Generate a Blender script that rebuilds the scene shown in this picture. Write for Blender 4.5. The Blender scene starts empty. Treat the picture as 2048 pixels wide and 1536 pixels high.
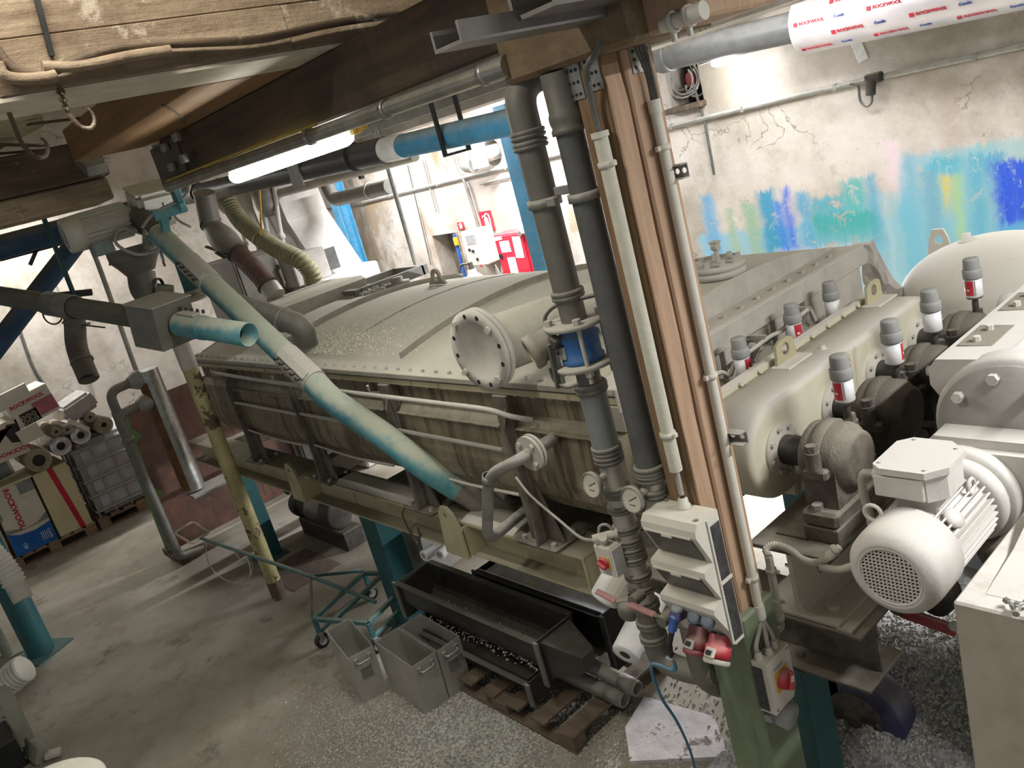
import bpy, bmesh, math, random
from mathutils import Vector, Matrix, Quaternion
random.seed(7)
PI = math.pi
sc = bpy.context.scene
COL = sc.collection

# ---------------------------------------------------------------- camera
cam_d = bpy.data.cameras.new('camera'); cam = bpy.data.objects.new('camera', cam_d); COL.objects.link(cam)
YAW, PITCH, ROLL = math.radians(-52.65), math.radians(16.15), math.radians(-15.59)
_f = Vector((math.sin(YAW)*math.cos(PITCH), math.cos(YAW)*math.cos(PITCH), -math.sin(PITCH)))
_r = Vector((math.cos(YAW), -math.sin(YAW), 0)); _u = _r.cross(_f)
_r2 = _r*math.cos(ROLL) + _u*math.sin(ROLL); _u2 = _u*math.cos(ROLL) - _r*math.sin(ROLL)
cam.matrix_world = Matrix((( _r2.x, _u2.x, -_f.x, 0), (_r2.y, _u2.y, -_f.y, 0), (_r2.z, _u2.z, -_f.z, 3.0), (0, 0, 0, 1)))
cam_d.sensor_width = 36; cam_d.lens = 1669*36/2048; cam_d.clip_start = .05
sc.camera = cam

# ---------------------------------------------------------------- world and lamps of the hall
w = bpy.data.worlds.new('hall_air'); sc.world = w; w.use_nodes = True
w.node_tree.nodes['Background'].inputs[0].default_value = (.92, .95, 1, 1)
w.node_tree.nodes['Background'].inputs[1].default_value = .25
def tube_light(name, loc, length, power, rz=0, colr=(1, 1, 1), width=.12, tilt=(0, 0)):
    l = bpy.data.lights.new(name, 'AREA'); l.shape = 'RECTANGLE'; l.size = length; l.size_y = width
    l.energy = power; l.color = colr
    o = bpy.data.objects.new(name, l); COL.objects.link(o); o.location = loc; o.rotation_euler = (tilt[0], tilt[1], rz)
    return o
LIGHTS = [  # ceiling strip luminaires, last two added as fill; their housings are built with the ceiling
    # x, y, z, length, watts, direction (radians), colour
    (-6.75, 5.45, 3.55, 1.2, 150, PI/2, (.95, .96, 1)),
    (-3.4, 4.95, 3.60, 1.5, 30, 0, (.95, .96, 1)),
    (-0.6, 4.9, 3.60, 1.5, 38, 0, (1, .99, .98)),
    (0.6, 2.9, 3.55, 1.5, 95, PI/2, (1, .99, .97)),
    (-1.98, .45, 4.50, 1.8, 46, PI/2, (1, .95, .84)),
    (-9.1, 4.95, 3.63, 1.2, 80, 0, (.97, .97, 1)),  # added lamp, brightens the far part of the back wall
    (-10.75, 2.0, 3.78, 1.2, 62, PI/2, (1, .98, .94)),  # added lamp, brightens the left wall and the cartons
]
for i, (x, y, z, L, p, rz, c) in enumerate(LIGHTS):
    tube_light('strip_light_lamp', (x, y, z-.075), L, p, rz, c)
sc.view_settings.view_transform = 'Standard'; sc.view_settings.look = 'None'
sc.view_settings.gamma = 1; sc.view_settings.use_curve_mapping = False
sc.view_settings.exposure = 0.45

# ---------------------------------------------------------------- mesh helpers
def V(*a): return Vector(a[0]) if len(a) == 1 else Vector(a)
def frame(d):
    d = Vector(d).normalized(); a = Vector((0, 0, 1)) if abs(d.z) < .95 else Vector((1, 0, 0))
    x = a.cross(d).normalized(); return x, d.cross(x), d
def fillet(pts, r, n=6):
    pts = [Vector(p) for p in pts]; out = [pts[0]]
    for i in range(1, len(pts)-1):
        a, b, c = pts[i-1], pts[i], pts[i+1]
        u, v = (a-b), (c-b); rr = min(r, u.length*.49, v.length*.49); p0 = b+u.normalized()*rr; p1 = b+v.normalized()*rr
        for k in range(n+1):
            t = k/n; out.append(p0*(1-t)**2 + b*2*t*(1-t) + p1*t*t)
    out.append(pts[-1]); return out
def spline(pts, n=6):
    P = [Vector(p) for p in pts]; P = [P[0]*2-P[1]] + P + [P[-1]*2-P[-2]]; out = []
    for i in range(1, len(P)-2):
        for k in range(n):
            t = k/n; a, b, c, d = P[i-1:i+3]
            out.append(.5*((2*b) + (c-a)*t + (2*a-5*b+4*c-d)*t*t + (3*b-a-3*c+d)*t**3))
    out.append(P[-2]); return out
class MB:
    def __init__(s): s.v = []; s.f = []; s.sm = []
    def add(s, vs, fs, smooth=False):
        o = len(s.v); s.v += [tuple(v) for v in vs]; s.f += [tuple(i+o for i in f) for f in fs]; s.sm += [smooth]*len(fs); return s
    def bm(s, bm, smooth=False):
        bm.verts.index_update(); s.add([v.co.copy() for v in bm.verts], [[v.index for v in f.verts] for f in bm.faces], smooth); bm.free(); return s
    def box(s, lo, hi, bev=0, rot=None, seg=1):
        lo, hi = Vector(lo), Vector(hi); c = (lo+hi)/2; d = hi-lo
        return s.obox(c, (abs(d.x), abs(d.y), abs(d.z)), rot, bev, seg)
    def obox(s, c, size, rot=None, bev=0, seg=1):
        b = bmesh.new(); bmesh.ops.create_cube(b, size=1)
        for v in b.verts: v.co = Vector((v.co.x*size[0], v.co.y*size[1], v.co.z*size[2]))
        if bev: bmesh.ops.bevel(b, geom=b.edges[:], offset=min(bev, min(size)*.45), segments=seg, affect='EDGES')
        m = Matrix.Translation(Vector(c)) @ (rot.to_4x4() if rot else Matrix())
        for v in b.verts: v.co = m @ v.co
        return s.bm(b, False)
    def bar(s, p0, p1, wx, wy, up=(0, 0, 1), bev=0):      # rectangular bar from p0 to p1
        p0, p1 = Vector(p0), Vector(p1); d = (p1-p0); L = d.length; d.normalize(); u = Vector(up)
        x = d.cross(u)
        if x.length < 1e-4: x = d.cross(Vector((1, 0, 0)))
        x.normalize(); y = x.cross(d)
        return s.obox((p0+p1)/2, (wx, wy, L), Matrix((x, y, d)).transposed() if True else None, bev)
    def cyl(s, p0, p1, r0, r1=None, n=20, caps=True, smooth=True):
        r1 = r0 if r1 is None else r1; p0, p1 = Vector(p0), Vector(p1); x, y, d = frame(p1-p0); vs = []
        for p, r in ((p0, r0), (p1, r1)):
            for k in range(n):
                a = 2*PI*k/n; vs.append(p + (x*math.cos(a) + y*math.sin(a))*r)
        s.add(vs, [(k, (k+1) % n, n+(k+1) % n, n+k) for k in range(n)], smooth)
        if caps:
            s.add(vs[:n], [tuple(reversed(range(n)))]); s.add(vs[n:], [tuple(range(n))])
        return s
    def lathe(s, p0, d, prof, n=28, smooth=True, a0=0, a1=2*PI):   # prof: (distance along d, radius)
        p0 = Vector(p0); x, y, d = frame(d); vs = []; m = len(prof); full = abs(a1-a0-2*PI) < 1e-6; nn = n if full else n+1
        for (h, r) in prof:
            for k in range(nn):
                a = a0+(a1-a0)*k/n; vs.append(p0 + d*h + (x*math.cos(a)+y*math.sin(a))*r)
        fs = []
        for j in range(m-1):
            for k in range(n):
                k2 = (k+1) % nn; fs.append((j*nn+k, j*nn+k2, (j+1)*nn+k2, (j+1)*nn+k))
        return s.add(vs, fs, smooth)
    def tube(s, pts, r, n=10, caps=True, smooth=True, rfun=None):
        pts = [Vector(p) for p in pts]; m = len(pts); x = None; vs = []
        for i, p in enumerate(pts):
            t = (pts[min(i+1, m-1)] - pts[max(i-1, 0)])
            if t.length < 1e-9: t = Vector((0, 0, 1))
            t.normalize()
            if x is None: x, y, _ = frame(t)
            else:
                x = (x - t*x.dot(t)); x.normalize(); y = t.cross(x)
            rr = rfun(i/(m-1)) if rfun else r
            for k in range(n):
                a = 2*PI*k/n; vs.append(p + (x*math.cos(a)+y*math.sin(a))*rr)
        fs = [(i*n+k, i*n+(k+1) % n, (i+1)*n+(k+1) % n, (i+1)*n+k) for i in range(m-1) for k in range(n)]
        s.add(vs, fs, smooth)
        if caps: s.add(vs[:n], [tuple(reversed(range(n)))]); s.add(vs[-n:], [tuple(range(n))])
        return s
    def hose(s, pts, r, pitch, depth, n=12, wall=True):       # corrugated hose along a smooth path
        pts = [Vector(p) for p in pts]; L = [0]
        for a, b in zip(pts, pts[1:]): L.append(L[-1]+(b-a).length)
        k = max(4, int(L[-1]/pitch)*4); q = []; j = 0
        for i in range(k+1):
            t = L[-1]*i/k
            while j < len(L)-2 and L[j+1] < t: j += 1
            u = (t-L[j])/max(1e-9, L[j+1]-L[j]); q.append(pts[j].lerp(pts[j+1], u))
        seq = (r-depth, r-depth*.2, r, r-depth*.2)
        return s.tube(q, r, n, rfun=lambda t: seq[int(round(t*k)) % 4])
    def prism(s, poly, ax, a, b, holes=None, smooth=False):   # polygon in the plane normal to axis ax, from a to b
        poly = [tuple(p) for p in poly]
        bm_ = bmesh.new(); i = 'xyz'.index(ax)
        def mk(p, h): q = [p[0], p[1]]; q.insert(i, h); return q
        if holes:
            edges = []
            for ring in [poly]+holes:
                vs = [bm_.verts.new(mk(p, a)) for p in ring]
                edges += [bm_.edges.new((vs[k], vs[(k+1) % len(vs)])) for k in range(len(vs))]
            r = bmesh.ops.triangle_fill(bm_, use_beauty=True, use_dissolve=False, edges=edges)
            fs = [f for f in r['geom'] if isinstance(f, bmesh.types.BMFace)]
        else:
            fs = [bm_.faces.new([bm_.verts.new(mk(p, a)) for p in poly])]
        d = [0, 0, 0]; d[i] = b-a
        e = bmesh.ops.extrude_face_region(bm_, geom=fs)
        bmesh.ops.translate(bm_, vec=d, verts=[v for v in e['geom'] if isinstance(v, bmesh.types.BMVert)])
        bmesh.ops.recalc_face_normals(bm_, faces=bm_.faces[:])
        return s.bm(bm_, smooth)
    def hexbolt(s, p, d, r=.012, h=.01):
        p = Vector(p); d = Vector(d).normalized(); return s.cyl(p, p+d*h, r, r, 6, True, False)
    def sphere(s, c, r, n=12, sc_=(1, 1, 1)):
        b = bmesh.new(); bmesh.ops.create_uvsphere(b, u_segments=n, v_segments=max(6, n//2), radius=r)
        for v in b.verts: v.co = Vector((v.co.x*sc_[0], v.co.y*sc_[1], v.co.z*sc_[2])) + Vector(c)
        return s.bm(b, True)
    def build(s, name, m, parent=None, label=None, cat=None, group=None, kind=None, subsurf=0):
        me = bpy.data.meshes.new(name)
        if parent is not None: org = world_org(parent)
        else:
            xs = [v[0] for v in s.v]; ys = [v[1] for v in s.v]; zs = [v[2] for v in s.v]
            org = Vector(((min(xs)+max(xs))/2, (min(ys)+max(ys))/2, min(zs)))
            if kind == 'structure': org = Vector((0, 0, 0))
        me.from_pydata([(v[0]-org.x, v[1]-org.y, v[2]-org.z) for v in s.v], [], s.f); me.update()
        me.polygons.foreach_set('use_smooth', s.sm)
        o = bpy.data.objects.new(name, me); COL.objects.link(o)
        if parent is not None: o.parent = parent
        else: o.location = org
        if m is not None: me.materials.append(m)
        tag(o, label, cat, group, kind); return o
def world_org(o):
    p = o.location.copy()
    while o.parent is not None: o = o.parent; p += o.location
    return p
def tag(o, label=None, cat=None, group=None, kind=None):
    if label: o['label'] = label
    if cat: o['category'] = cat
    if group: o['group'] = group
    if kind: o['kind'] = kind
    return o
def thing(name, loc, label, cat, group=None):
    o = bpy.data.objects.new(name, None); o.empty_display_size = .1; COL.objects.link(o); o.location = loc
    return tag(o, label, cat, group)
def copy_tree(o, parent=None):
    c = o.copy(); COL.objects.link(c); c.parent = parent
    for ch in list(o.children): copy_tree(ch, c)
    return c
def part(name, m, parent, fn, **k):
    b = MB(); fn(b); return b.build(name, m, parent, **k)
def repeat(name, m, parent, mesh_fn, places, **k):
    """alike small parts that share one mesh; places are world positions (optionally with a rotation)"""
    b = MB(); mesh_fn(b); me = bpy.data.meshes.new(name)
    me.from_pydata(b.v, [], b.f); me.update(); me.polygons.foreach_set('use_smooth', b.sm); me.materials.append(m)
    org = world_org(parent); out = []
    for p in places:
        rot = None
        if len(p) == 2: p, rot = p
        o = bpy.data.objects.new(name, me); COL.objects.link(o); o.parent = parent; o.location = Vector(p)-org
        if rot is not None: o.rotation_euler = rot
        tag(o, **k); out.append(o)
    return out
def text_mesh(name, txt, size, m, parent, loc, xdir, ydir, align='CENTER', bold=0.0, depth=.0012):
    """lettering as a thin raised mesh, x along xdir and y along ydir (world)"""
    cu = bpy.data.curves.new(name, 'FONT'); cu.body = txt; cu.size = size; cu.align_x = align; cu.align_y = 'CENTER'
    cu.offset = bold*size; cu.extrude = depth; cu.resolution_u = 2
    t = bpy.data.objects.new(name+'_tmp', cu); COL.objects.link(t)
    dg = bpy.context.evaluated_depsgraph_get(); me = bpy.data.meshes.new_from_object(t.evaluated_get(dg)); bpy.data.objects.remove(t)
    x = Vector(xdir).normalized(); y = Vector(ydir).normalized(); z = x.cross(y); org = world_org(parent)
    mt = Matrix((x, y, z)).transposed().to_4x4(); mt.translation = Vector(loc)-org
    me.transform(mt); me.materials.clear(); me.materials.append(m)
    o = bpy.data.objects.new(name, me); COL.objects.link(o); o.parent = parent; return o
def circle(cx, cy, r, n=20, a0=0): return [(cx+r*math.cos(a0+2*PI*k/n), cy+r*math.sin(a0+2*PI*k/n)) for k in range(n)]

# ---------------------------------------------------------------- materials
def lin(c):
    return tuple(((x/255)/12.92 if x/255 <= .04045 else ((x/255+.055)/1.055)**2.4) for x in c)
class NT:
    def __init__(s, name):
        s.m = bpy.data.materials.new(name); s.m.use_nodes = True; s.t = s.m.node_tree; s.b = s.t.nodes['Principled BSDF']
        s.co = s.t.nodes.new('ShaderNodeTexCoord'); s.obj = s.co.outputs['Object']
    def n(s, typ, **k):
        nd = s.t.nodes.new('ShaderNode'+typ)
        for a, b in k.items(): setattr(nd, a, b)
        return nd
    def link(s, a, b): s.t.links.new(a, b)
    def setin(s, sock, v):
        if isinstance(v, bpy.types.NodeSocket): s.link(v, sock)
        else: sock.default_value = v if not (isinstance(v, tuple) and len(v) == 3 and sock.type == 'RGBA') else (*v, 1)
    def math(s, op, a, b=0.0, clamp=False):
        nd = s.n('Math', operation=op, use_clamp=clamp); s.setin(nd.inputs[0], a); s.setin(nd.inputs[1], b); return nd.outputs[0]
    def noise(s, scale, detail=4, rough=.6, vec=None, stretch=None, dist=0):
        v = vec or s.obj
        if stretch:
            mp = s.n('Mapping'); s.link(v, mp.inputs[0]); mp.inputs['Scale'].default_value = stretch; v = mp.outputs[0]
        nd = s.n('TexNoise'); s.link(v, nd.inputs['Vector']); nd.inputs['Scale'].default_value = scale
        nd.inputs['Detail'].default_value = detail; nd.inputs['Roughness'].default_value = rough; nd.inputs['Distortion'].default_value = dist
        return nd.outputs['Fac']
    def ramp(s, f, lo, hi, smooth=True):
        nd = s.n('MapRange'); nd.interpolation_type = 'SMOOTHSTEP' if smooth else 'LINEAR'
        s.setin(nd.inputs['Value'], f); nd.inputs['From Min'].default_value = lo; nd.inputs['From Max'].default_value = hi
        return nd.outputs['Result']
    def mix(s, f, a, b):
        nd = s.n('Mix', data_type='RGBA'); s.setin(nd.inputs[0], f); s.setin(nd.inputs[6], a); s.setin(nd.inputs[7], b); return nd.outputs[2]
    def bump(s, h, strength, dist=.01):
        nd = s.n('Bump'); nd.inputs['Strength'].default_value = strength; nd.inputs['Distance'].default_value = dist
        s.link(h, nd.inputs['Height']); s.link(nd.outputs[0], s.b.inputs['Normal'])
    def fin(s, col, rough, metal=0.0):
        s.setin(s.b.inputs['Base Color'], col); s.setin(s.b.inputs['Roughness'], rough); s.setin(s.b.inputs['Metallic'], metal); return s.m
DUST = lin((196, 192, 182)); DUSTW = lin((206, 203, 198)); DUSTD = lin((120, 116, 106))
def M(name, rgb, rough=.55, metal=0.0, dust=0.0, dustrgb=None, var=.12, nscale=9, bump=.0, bscale=60, streak=None, streakrgb=(92, 62, 38), wear=None, wearrgb=(120, 84, 56), sstretch=(7, 7, .5)):
    t = NT(name); c = lin(rgb)
    nz = t.noise(nscale); d = tuple(x*(1-var*1.6) for x in c); b = tuple(min(1, x*(1+var)) for x in c)
    col = t.mix(t.ramp(nz, .3, .7), d, b); ro = rough; me = metal
    if streak:
        s_ = t.ramp(t.noise(2.2, 5, .65, stretch=sstretch), .62-streak*.25, .78-streak*.2); col = t.mix(t.math('MULTIPLY', s_, .8), col, lin(streakrgb))
    if wear:
        w_ = t.ramp(t.noise(5.5, 6, .7), .70-wear*.3, .73-wear*.3); col = t.mix(w_, col, lin(wearrgb))
    if dust:
        g = t.n('NewGeometry'); sx = t.n('SeparateXYZ'); t.link(g.outputs['Normal'], sx.inputs[0])
        up = t.ramp(sx.outputs[2], .05, .75); nn = t.ramp(t.noise(14, 5, .65), .28, .62)
        k = t.math('ADD', t.math('MULTIPLY', up, t.math('ADD', t.math('MULTIPLY', nn, .45), .75)), t.math('MULTIPLY', nn, .28))
        k = t.math('MULTIPLY', k, dust, clamp=True)
        col = t.mix(k, col, lin(dustrgb) if dustrgb else DUST)
        ro = t.math('ADD', t.math('MULTIPLY', k, .93-rough), rough)
        if metal: me = t.math('MULTIPLY', t.math('SUBTRACT', 1, k), metal)
    if bump: t.bump(t.noise(bscale, 4, .6), bump, .004)
    return t.fin(col, ro, me)
def emit(name, rgb, s):
    t = NT(name); t.b.inputs['Base Color'].default_value = (*rgb, 1); t.b.inputs['Emission Color'].default_value = (*rgb, 1); t.b.inputs['Emission Strength'].default_value = s; return t.m
def glass(name, rgb=(1, 1, 1), rough=.05, alpha=.25):
    t = NT(name); t.b.inputs['Base Color'].default_value = (*rgb, 1); t.b.inputs['Roughness'].default_value = rough; t.b.inputs['Alpha'].default_value = alpha; return t.m
m_dust   = M('dust_coated_steel', (186, 182, 172), .85, 0, .9, None, .10, 8, .25, 90)
m_dustw  = M('pale_dust_paint', (198, 194, 188), .8, 0, .9, (214, 211, 206), .06, 10, .25, 90)
m_cover  = M('cover_steel_dust', (150, 146, 134), .7, .1, 1.0, (188, 184, 168), .10, 5, .35, 70)
m_trough = M('stained_cream_steel', (142, 132, 110), .6, .15, .5, (150, 145, 128), .14, 6, .12, 60, .75, (74, 52, 34))
m_cream  = M('cream_paint_dusty', (186, 178, 142), .5, 0, .95, (150, 144, 126), .10, 7, .15, 60, .25, (110, 90, 60))
m_case   = M('cream_casing_paint', (206, 200, 176), .5, 0, .9, (206, 202, 194), .08, 4, .2, 70, .12, (160, 140, 104))
m_leg    = M('stained_leg_steel', (112, 106, 96), .6, .2, .7, (150, 146, 132), .2, 7, .1, 60, .5, (70, 54, 40))
m_gpipe  = M('grey_pipe_dusty', (112, 110, 102), .45, .25, .55, (160, 156, 146), .08, 6, .05, 50)
m_dpipe  = M('dark_grey_plastic_pipe', (84, 86, 86), .42, 0, .45, (150, 148, 142), .06, 6)
m_galv   = M('galvanised_steel', (168, 170, 166), .32, .85, .25, (176, 172, 162), .12, 20)
m_dgalv  = M('dusty_galvanised', (150, 150, 144), .45, .55, .6, (184, 180, 170), .12, 12, .1, 60)
m_steel  = M('stainless_steel', (196, 194, 186), .38, .6, .18, (186, 182, 170), .07, 5)
m_teal   = M('teal_paint_dusty', (30, 104, 110), .5, 0, .55, (160, 164, 148), .12, 6)
m_tealc  = M('teal_conveyor_paint', (44, 142, 158), .5, 0, .95, (182, 188, 170), .10, 6, .35, 110)
m_teald  = M('dark_teal_paint', (22, 84, 88), .5, 0, .25, (120, 128, 118), .14, 4)
m_green  = M('sage_green_paint', (116, 130, 104), .55, 0, .3, (150, 150, 130), .16, 3, .1, 30, .3, (60, 110, 108))
m_fgreen = M('grey_green_frame', (138, 140, 122), .6, 0, .3, (156, 154, 140), .12, 6)
m_blue   = M('blue_steel_paint', (42, 128, 168), .5, 0, .45, (170, 176, 172), .12, 5)
m_dblue  = M('dark_blue_paint', (24, 74, 112), .5, 0, .55, (120, 116, 108), .12, 4)
m_black  = M('black_plastic', (26, 26, 26), .45, 0, .2, (110, 108, 102))
m_blackp = M('black_pipe', (40, 42, 44), .35, 0, .65, (104, 102, 98), .1, 4)
m_iron   = M('dusty_dark_iron', (52, 48, 44), .8, 0, .85, (112, 106, 96), .25, 16, .9, 120)
m_ironl  = M('caked_iron', (104, 98, 88), .9, 0, .8, (150, 144, 132), .25, 16, 1.0, 110)
m_shaft  = M('black_shaft', (34, 32, 32), .4, .3, .1)
m_white  = M('white_dusty_plastic', (214, 211, 200), .6, 0, .5, (196, 192, 178), .05, 6, .08, 70)
m_whitec = M('white_clean', (232, 231, 228), .45, 0, .1)
m_conduit= M('white_conduit_plaster', (206, 204, 188), .75, 0, .3, None, .05, 20, .6, 45)
m_red    = M('red_plastic', (196, 26, 48), .4, 0, .3, (206, 180, 176), .06)
m_redp   = M('red_cabinet', (206, 24, 52), .4, 0, .1)
m_redd   = M('dusty_red', (150, 40, 54), .5, 0, .5, (190, 160, 156))
m_yellow = M('yellow_label', (226, 178, 44), .5, 0, .15)
m_bluepl = M('blue_plastic', (30, 92, 176), .4, 0, .2)
m_bluedk = M('navy_plastic', (44, 46, 110), .4, 0, .3, (130, 128, 150))
m_greyc  = M('grey_plastic_cap', (150, 151, 150), .5, 0, .35, (178, 176, 170))
m_brown  = M('brown_hose', (98, 66, 56), .6, 0, .3, (140, 126, 116), .1)
m_khaki  = M('khaki_hose', (138, 132, 98), .55, 0, .45, (176, 172, 146), .08)
m_rust   = M('rusty_sheet', (96, 64, 50), .7, .1, .15, None, .22, 3, .1, 30, .45, (62, 42, 38), .3, (126, 66, 44))
m_greenp = M('flaking_green_paint', (84, 116, 64), .6, 0, .1, None, .14, 9, .1, 30, None, (0, 0, 0), .35, (110, 76, 60))
m_post   = M('flaking_yellow_post', (178, 168, 116), .6, 0, .2, None, .16, 7, .3, 30, .3, (128, 104, 64), .52, (88, 70, 46))
m_yellowh= M('cream_handle', (198, 190, 160), .5)
m_wire   = M('cable_grey', (170, 168, 158), .6, 0, .4)
m_wired  = M('cable_dark', (74, 74, 72), .6, 0, .4)
m_wireb  = M('cable_blue', (60, 130, 165), .5, 0, .2)
m_granule= M('granules', (190, 188, 180), .8, 0, 0, None, .35, 60)
m_foil   = M('aluminium_foil', (200, 198, 200), .3, .75, .15, None, .12, 7, .5, 25)
m_wool   = M('mineral_wool', (150, 140, 118), .95, 0, .2, None, .2, 30, .6, 60)
m_foam   = M('white_foam', (226, 225, 224), .8, 0, .1, None, .06, 12, .3, 40)
m_carton = M('cardboard_white', (214, 206, 190), .75, 0, .2, None, .05, 5)
m_cartonc= M('cardboard_cream', (212, 200, 160), .75, 0, .2, None, .05, 5)
m_cartong= M('carton_grey_print', (138, 140, 138), .7)
m_cartonb= M('carton_blue_print', (24, 98, 178), .7)
m_cartonr= M('carton_red_print', (190, 32, 58), .7)
m_ink    = M('black_print', (30, 30, 32), .6)
m_inkr   = M('red_print', (196, 40, 60), .6)
m_inkb   = M('blue_print', (40, 70, 150), .6)
m_inkw   = M('white_print', (236, 236, 234), .6)
m_glassd = M('smoked_window', (70, 70, 68), .3, 0, .6, (110, 106, 98))
m_panel  = M('dark_speckled_panel', (62, 62, 62), .6, 0, .2, (130, 128, 124), .3, 40)
m_dial   = M('gauge_dial', (206, 202, 186), .4)
m_navy   = M('navy_fan_housing', (44, 44, 88), .5, 0, .6, (120, 116, 116), .15)
m_tank   = M('translucent_tank', (186, 184, 190), .45, 0, .2, None, .08, 3)
def wood_mat(name, rgb, dark, grain=(1, 1, 12), sc_=3, dirt=.5, dirtrgb=(70, 58, 44), bump=.25, rot=False):
    t = NT(name); g = t.noise(sc_, 6, .7, stretch=grain); k = t.ramp(g, .3, .7)
    col = t.mix(k, lin(dark), lin(rgb)); dn = t.ramp(t.noise(3.2, 6, .7), .62-dirt*.28, .8-dirt*.1)
    col = t.mix(t.math('MULTIPLY', dn, .75), col, lin(dirtrgb))
    if rot:
        r1 = t.ramp(t.noise(11, 7, .75, stretch=(1, .45, 1.3)), .54, .66); col = t.mix(t.math('MULTIPLY', r1, .6), col, lin((96, 76, 60)))
        r2 = t.ramp(t.noise(4.5, 6, .7), .56, .64); col = t.mix(t.math('MULTIPLY', r2, .45), col, lin((206, 196, 178)))
        g = t.math('ADD', g, t.math('MULTIPLY', t.noise(16, 6, .7), .8))
    t.bump(g, bump, .01); return t.fin(col, .75)
m_woodpost = wood_mat('timber_post', (144, 116, 86), (116, 92, 66), (9, 9, .6), 4, .25, (108, 84, 60))
m_woodpl   = wood_mat('timber_plank_pale', (188, 158, 132), (166, 136, 110), (9, 9, .6), 4, .2, (130, 96, 70))
m_glulam   = wood_mat('glulam_dirty', (98, 82, 62), (68, 57, 45), (.5, 8, 8), 3, .75, (52, 46, 40))
m_joist    = wood_mat('timber_joist', (152, 118, 82), (128, 98, 66), (.5, 6, 6), 3, .35, (104, 78, 54))
m_block    = wood_mat('timber_block', (138, 118, 92), (108, 90, 68), (1, 3, 3), 4, .6, (84, 68, 52))
m_oldwood  = wood_mat('old_whitewashed_timber', (164, 146, 122), (116, 97, 77), (8, .35, 5), 2.2, .5, (92, 72, 56), .9, True)
m_oldwoodd = wood_mat('old_dark_timber', (112, 94, 76), (72, 60, 50), (8, .5, 5), 2.2, .5, (56, 46, 40), .7, True)
m_pallet   = wood_mat('pallet_wood', (176, 150, 124), (132, 108, 86), (4, .6, 4), 3, .4, (90, 72, 58))

# ---------------------------------------------------------------- floor, walls, ceiling
def floor_mat():
    t = NT('concrete_floor'); n1 = t.noise(.7, 6, .65); n2 = t.noise(4, 6, .7); n3 = t.noise(40, 3, .6)
    c = t.mix(t.ramp(n1, .35, .68), lin((142, 135, 120)), lin((172, 165, 152)))
    c = t.mix(t.math('MULTIPLY', t.ramp(n2, .48, .70), .5), c, lin((132, 120, 94)))
    c = t.mix(t.math('MULTIPLY', t.ramp(t.noise(2.1, 5, .7), .58, .70), .6), c, lin((86, 74, 62)))
    c = t.mix(t.math('MULTIPLY', t.ramp(n3, .64, .72), .5), c, lin((206, 202, 190)))
    t.bump(n2, .15, .01); return t.fin(c, .82)
def wall_mat(name, paint=False):
    t = NT(name); g = t.noise(1.1, 8, .68); h = t.noise(5, 8, .72)
    c = t.mix(t.ramp(g, .32, .66), lin((158, 150, 136)), lin((206, 198, 190)))
    c = t.mix(t.math('MULTIPLY', t.ramp(h, .56, .70), .55), c, lin((150, 138, 120)))
    c = t.mix(t.math('MULTIPLY', t.ramp(t.noise(.8, 5, .6, stretch=(1.5, 1.5, .8)), .60, .66), .7), c, lin((146, 128, 104)))
    c = t.mix(t.math('MULTIPLY', t.ramp(t.noise(22, 5, .7), .67, .73), .7), c, lin((104, 92, 80)))
    crk = t.n('TexVoronoi', feature='DISTANCE_TO_EDGE'); crk.inputs['Scale'].default_value = 1.3
    ns = t.n('TexNoise'); ns.inputs['Scale'].default_value = 2.5; ns.inputs['Detail'].default_value = 6; t.link(t.obj, ns.inputs['Vector'])
    va = t.n('VectorMath', operation='ADD'); t.link(t.obj, va.inputs[0]); t.link(ns.outputs['Color'], va.inputs[1]); t.link(va.outputs[0], crk.inputs['Vector'])
    cr = t.math('MULTIPLY', t.ramp(crk.outputs['Distance'], .012, .002), t.ramp(t.noise(.9, 2), .52, .6)); c = t.mix(t.math('MULTIPLY', cr, .6), c, lin((80, 68, 58)))
    if paint:
        sx = t.n('SeparateXYZ'); t.link(t.obj, sx.inputs[0]); X, Z = sx.outputs[0], sx.outputs[2]
        brush = t.noise(3.0, 6, .75, stretch=(9, 1, .55)); edge = t.math('SUBTRACT', brush, .5)
        chips = t.ramp(t.noise(7.5, 7, .8, dist=.6), .57, .60)
        chips = t.math('MAXIMUM', chips, t.ramp(t.noise(24, 5, .7, dist=.4), .63, .66)); dense = t.ramp(t.noise(.8, 3, .5), .36, .56); chips = t.math('MULTIPLY', chips, dense)
        def stroke(c, x0, x1, z0, z1, rgb, a=1., soft=.05, jag=.22):
            zz = t.math('ADD', Z, t.math('MULTIPLY', edge, jag)); xx = t.math('ADD', X, t.math('MULTIPLY', t.math('SUBTRACT', h, .5), .16))
            k = t.math('MULTIPLY', t.ramp(xx, x0-soft, x0+soft), t.ramp(xx, x1+soft, x1-soft))
            k = t.math('MULTIPLY', k, t.math('MULTIPLY', t.ramp(zz, z1+soft*.5, z1-soft*.5), t.ramp(zz, z0-soft*3, z0+soft*3)))
            k = t.math('MULTIPLY', k, t.math('MULTIPLY', t.ramp(brush, .12, .48), a)); k = t.math('MULTIPLY', k, t.math('SUBTRACT', 1, chips))
            return t.mix(k, c, lin(rgb))
        for s_ in PAINT: c = stroke(c, *s_)
    t.bump(h, .5, .02); return t.fin(c, .9)
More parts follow.
